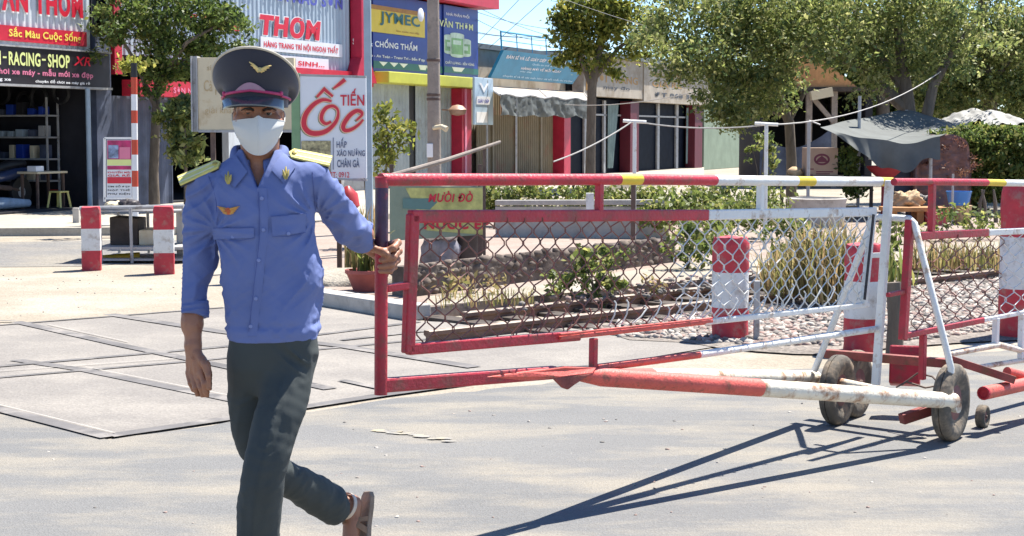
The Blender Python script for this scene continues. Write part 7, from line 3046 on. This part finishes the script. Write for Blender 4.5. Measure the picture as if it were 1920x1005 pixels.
pts = [bandp(th, zof(178) + .012 * (1 - abs(th) / 1.0), 1.04) for th in np.linspace(-.98, .98, 25)]
mb.tube(pts, .0048, 8)
for th in (-.95, .95):
    p = bandp(th, zof(176), 1.06)
    mb.lathe([(.001, -.003), (.007, -.002), (.006, .004), (.001, .006)], p, 12, 0, (math.sin(th), -math.cos(th), 0))
pts = [bandp(th, zof(180) - .014 * max(0, abs(th) - .9), 1.03) for th in list(np.linspace(-1.7, -1.0, 8))]
mb.tube(pts, .004, 8)
pts = [bandp(-th, zof(180) - .014 * max(0, abs(th) - .9), 1.03) for th in list(np.linspace(-1.7, -1.0, 8))]
mb.tube(pts, .004, 8)
mb.build('cord', M['capred'], cap, True)
mb = MB()
cr = []
for k in range(13):
    th = -.42 + .84 * k / 12
    e_ = math.sin(math.pi * k / 12)
    cr.append((th, e_))
lowp = [bandp(th, zof(173) , 1.06) for th, e_ in cr]
upp = [bandp(th, zof(173) + .003 + .024 * e_, 1.10) for th, e_ in cr]
n_ = len(cr)
mb.add(lowp + upp + [p + Vector((0, .012, 0)) for p in lowp + upp], [(i, i + 1, n_ + i + 1, n_ + i) for i in range(n_ - 1)] + [(n_ + i, n_ + i + 1, 3 * n_ + i + 1, 3 * n_ + i) for i in range(n_ - 1)])
mb.build('crest', M['mauve'], cap, True, ang=60)
# winged badge on the front panel
mb = MB()
bp0 = Vector(mp_(487, 132))
fr_y = cap_c[1] - .144
def cb_(px, py):
    z_ = zof(py)
    # front panel depth by height
    zz_ = [bandz1, bandz1 + .024, zof(168) + .046, zof(162) + .068, zof(156) + .088, zof(151) + .094]
    yy_ = [cap_c[1] - .114, cap_c[1] - .118, cap_c[1] - .13, cap_c[1] - .14, cap_c[1] - .1445, cap_c[1] - .145]
    y_ = np.interp(z_, zz_, yy_)
    xo = (px - 480) * PXM
    y_ = y_ + .5 * xo * xo / .13
    v = Vector(at(px, py, y_ - .006))
    return v
for sx, tips in ((-1, [(467, 116), (470, 122), (475, 127), (479, 131)]), (1, [(509, 123), (505, 127), (500, 131), (496, 134)])):
    for k, tp in enumerate(tips):
        a_ = cb_(487 + sx * 2, 130 + k * 1.6)
        c_ = cb_(*tp)
        mb.tube([a_, a_.lerp(c_, .55) + Vector((0, -.001, .002)), c_], [.004, .0035, .0012], 6)
a_ = cb_(487, 131)
mb.lathe([(.001, -.002), (.008, -.001), (.0075, .003), (.001, .005)], a_, 12, 0, (0, -1, .4))
mb.build('wing_badge', M['gold'], cap, True)
# visor
mb = MB()


def vis(u, v, lay):
    th = (u - .5) * 2 * 1.22
    r0 = .1015
    ext = .052 * math.cos(th / 1.22 * math.pi / 2) ** .7 * v
    x_ = cap_c[0] + (r0 + ext * .12) * math.sin(th)
    y_ = cap_c[1] - (.114 + ext) * math.cos(th * .82) * 1.0
    z_ = zof(181) - .012 * (abs(th) / 1.22) ** 2 - .028 * v - .002 - lay + .010 * (1 - (th / 1.22) ** 2) * v * .4
    return (x_, y_, z_)


mb.grid(lambda u, v: vis(u, v, 0), 36, 8)
mb.grid(lambda u, v: vis(1 - u, v, .004), 36, 8)
mb.grid(lambda u, v: Vector(vis(u, 1, 0)).lerp(Vector(vis(u, 1, .004)), v), 36, 1)
mb.build('visor', M['patent'], cap, True, ang=60)
# ---- hair at the temples and nape
f = Field(hc + np.array([-.12, -.13, -.16]), hc + np.array([.12, .15, .12]), .004)
f.add(f.ell(C(485, 182, .024), (.0785, .0975, .105)))
f.D = np.maximum(f.D, f.Z - zof(180))
front_cut = MY - .028
f.D = np.maximum(f.D, front_cut - f.Y - np.clip((f.Z - zof(212)) * .5, -.02, .03))
f.D = np.maximum(f.D, zof(238) - f.Z - np.clip((f.Y - MY) * .55, -.06, .05))
f.D = f.D + .0022 * vnoise(f.X * 160, f.Y * 160, f.Z * 40, 5).astype(np.float32)
V, Q = f.mesh()
npmesh('hair', V, Q, M['hair'], man, True)
# eyes and brows
for sx in (-1, 1):
    mb = MB()
    c = Vector(C(485 + sx * 19, 211.5, -.0655))
    mb.lathe([(.0105 * math.sin(a), -.0105 * math.cos(a)) for a in np.linspace(.05, 3.09, 11)], c, 16, 0, (0, -1, 0))
    ey = mb.build('eye', M['eyewhite'], man, True)
    mb = MB()
    mb.lathe([(.001, .0090), (.0066, .0080), (.0062, .0098), (.001, .0112)], c, 14, 0, (0.05, -1, -.05))
    mb.build('iris', M['eyedark'], ey, True)
    mb = MB()
    P = [Vector(C(485 + sx * x_, y_, d_)) for x_, y_, d_ in ((8, 207, -.083), (16, 203.5, -.088), (26, 203.5, -.082), (33, 207, -.068))]
    mb.tube(P, [.0028, .0036, .0032, .0015], 6)
    mb.build('eyebrow', M['hair'], man, True)
    mb = MB()
    P = [Vector(C(485 + sx * x_, y_, d_)) for x_, y_, d_ in ((8, 212, -.077), (15, 208.6, -.080), (22, 208.4, -.079), (30, 212, -.07))]
    mb.tube(P, [.0015, .0042, .0042, .0012], 8)
    mb.build('eyelid', M['skin'], ey, True)
# ---- face mask
mb = MB()


def maskp(u, v, lay=0.0):
    # u -1..1 across, v 0 top .. 1 bottom
    au = abs(u)
    topy = 222 + 5 * au ** 2 - 1.5 * max(0, .18 - au) * 20
    boty = 291 - 27 * au ** 2.2
    py = topy + (boty - topy) * v
    halfw = 49 - 13 * v ** 1.6
    px = 484.5 + u * halfw
    ridge = (.150 - .034 * (v - .35) ** 2 * 2.2) - .022 * max(0, v - .6)
    d = ridge - (.075 * au ** .95 + .008 * au ** 3) - .012 * (1 - v) * (1 - au) + .0016 * au * math.sin(v * 17 + au * 4)
    return mp_(px, py, -d + .002 + lay)


mb.grid(lambda u, v: maskp(u * 2 - 1, v), 40, 24)
mb.grid(lambda u, v: maskp(1 - u * 2, v, .002), 40, 24)
mask = mb.build('face_mask', M['mask'], man, True, ang=180)
mb = MB()
mb.tube([Vector(maskp(0, v, -.0006)) for v in np.linspace(0, 1, 18)], .0011, 6)
for v in (0.0, 1.0):
    mb.tube([Vector(maskp(u, v, 0)) for u in np.linspace(-1, 1, 30)], .0012, 6)
mb.build('seam', M['mask'], mask, True)
for sx in (-1, 1):
    mb = MB()
    t0_, t1_ = Vector(maskp(sx, .05)), Vector(maskp(sx, .85))
    e0, e1_ = Vector(C(485 + sx * 46, 206, .03)), Vector(C(485 + sx * 45, 238, .025))
    mb.tube([t0_, t0_.lerp(e0, .6) + Vector((sx * .004, 0, 0)), e0, e0.lerp(e1_, .5) + Vector((sx * .002, .012, 0)), e1_, t1_.lerp(e1_, .5) + Vector((sx * .003, 0, 0)), t1_], .0016, 6)
    mb.build('ear_loop', M['mask'], mask, True)
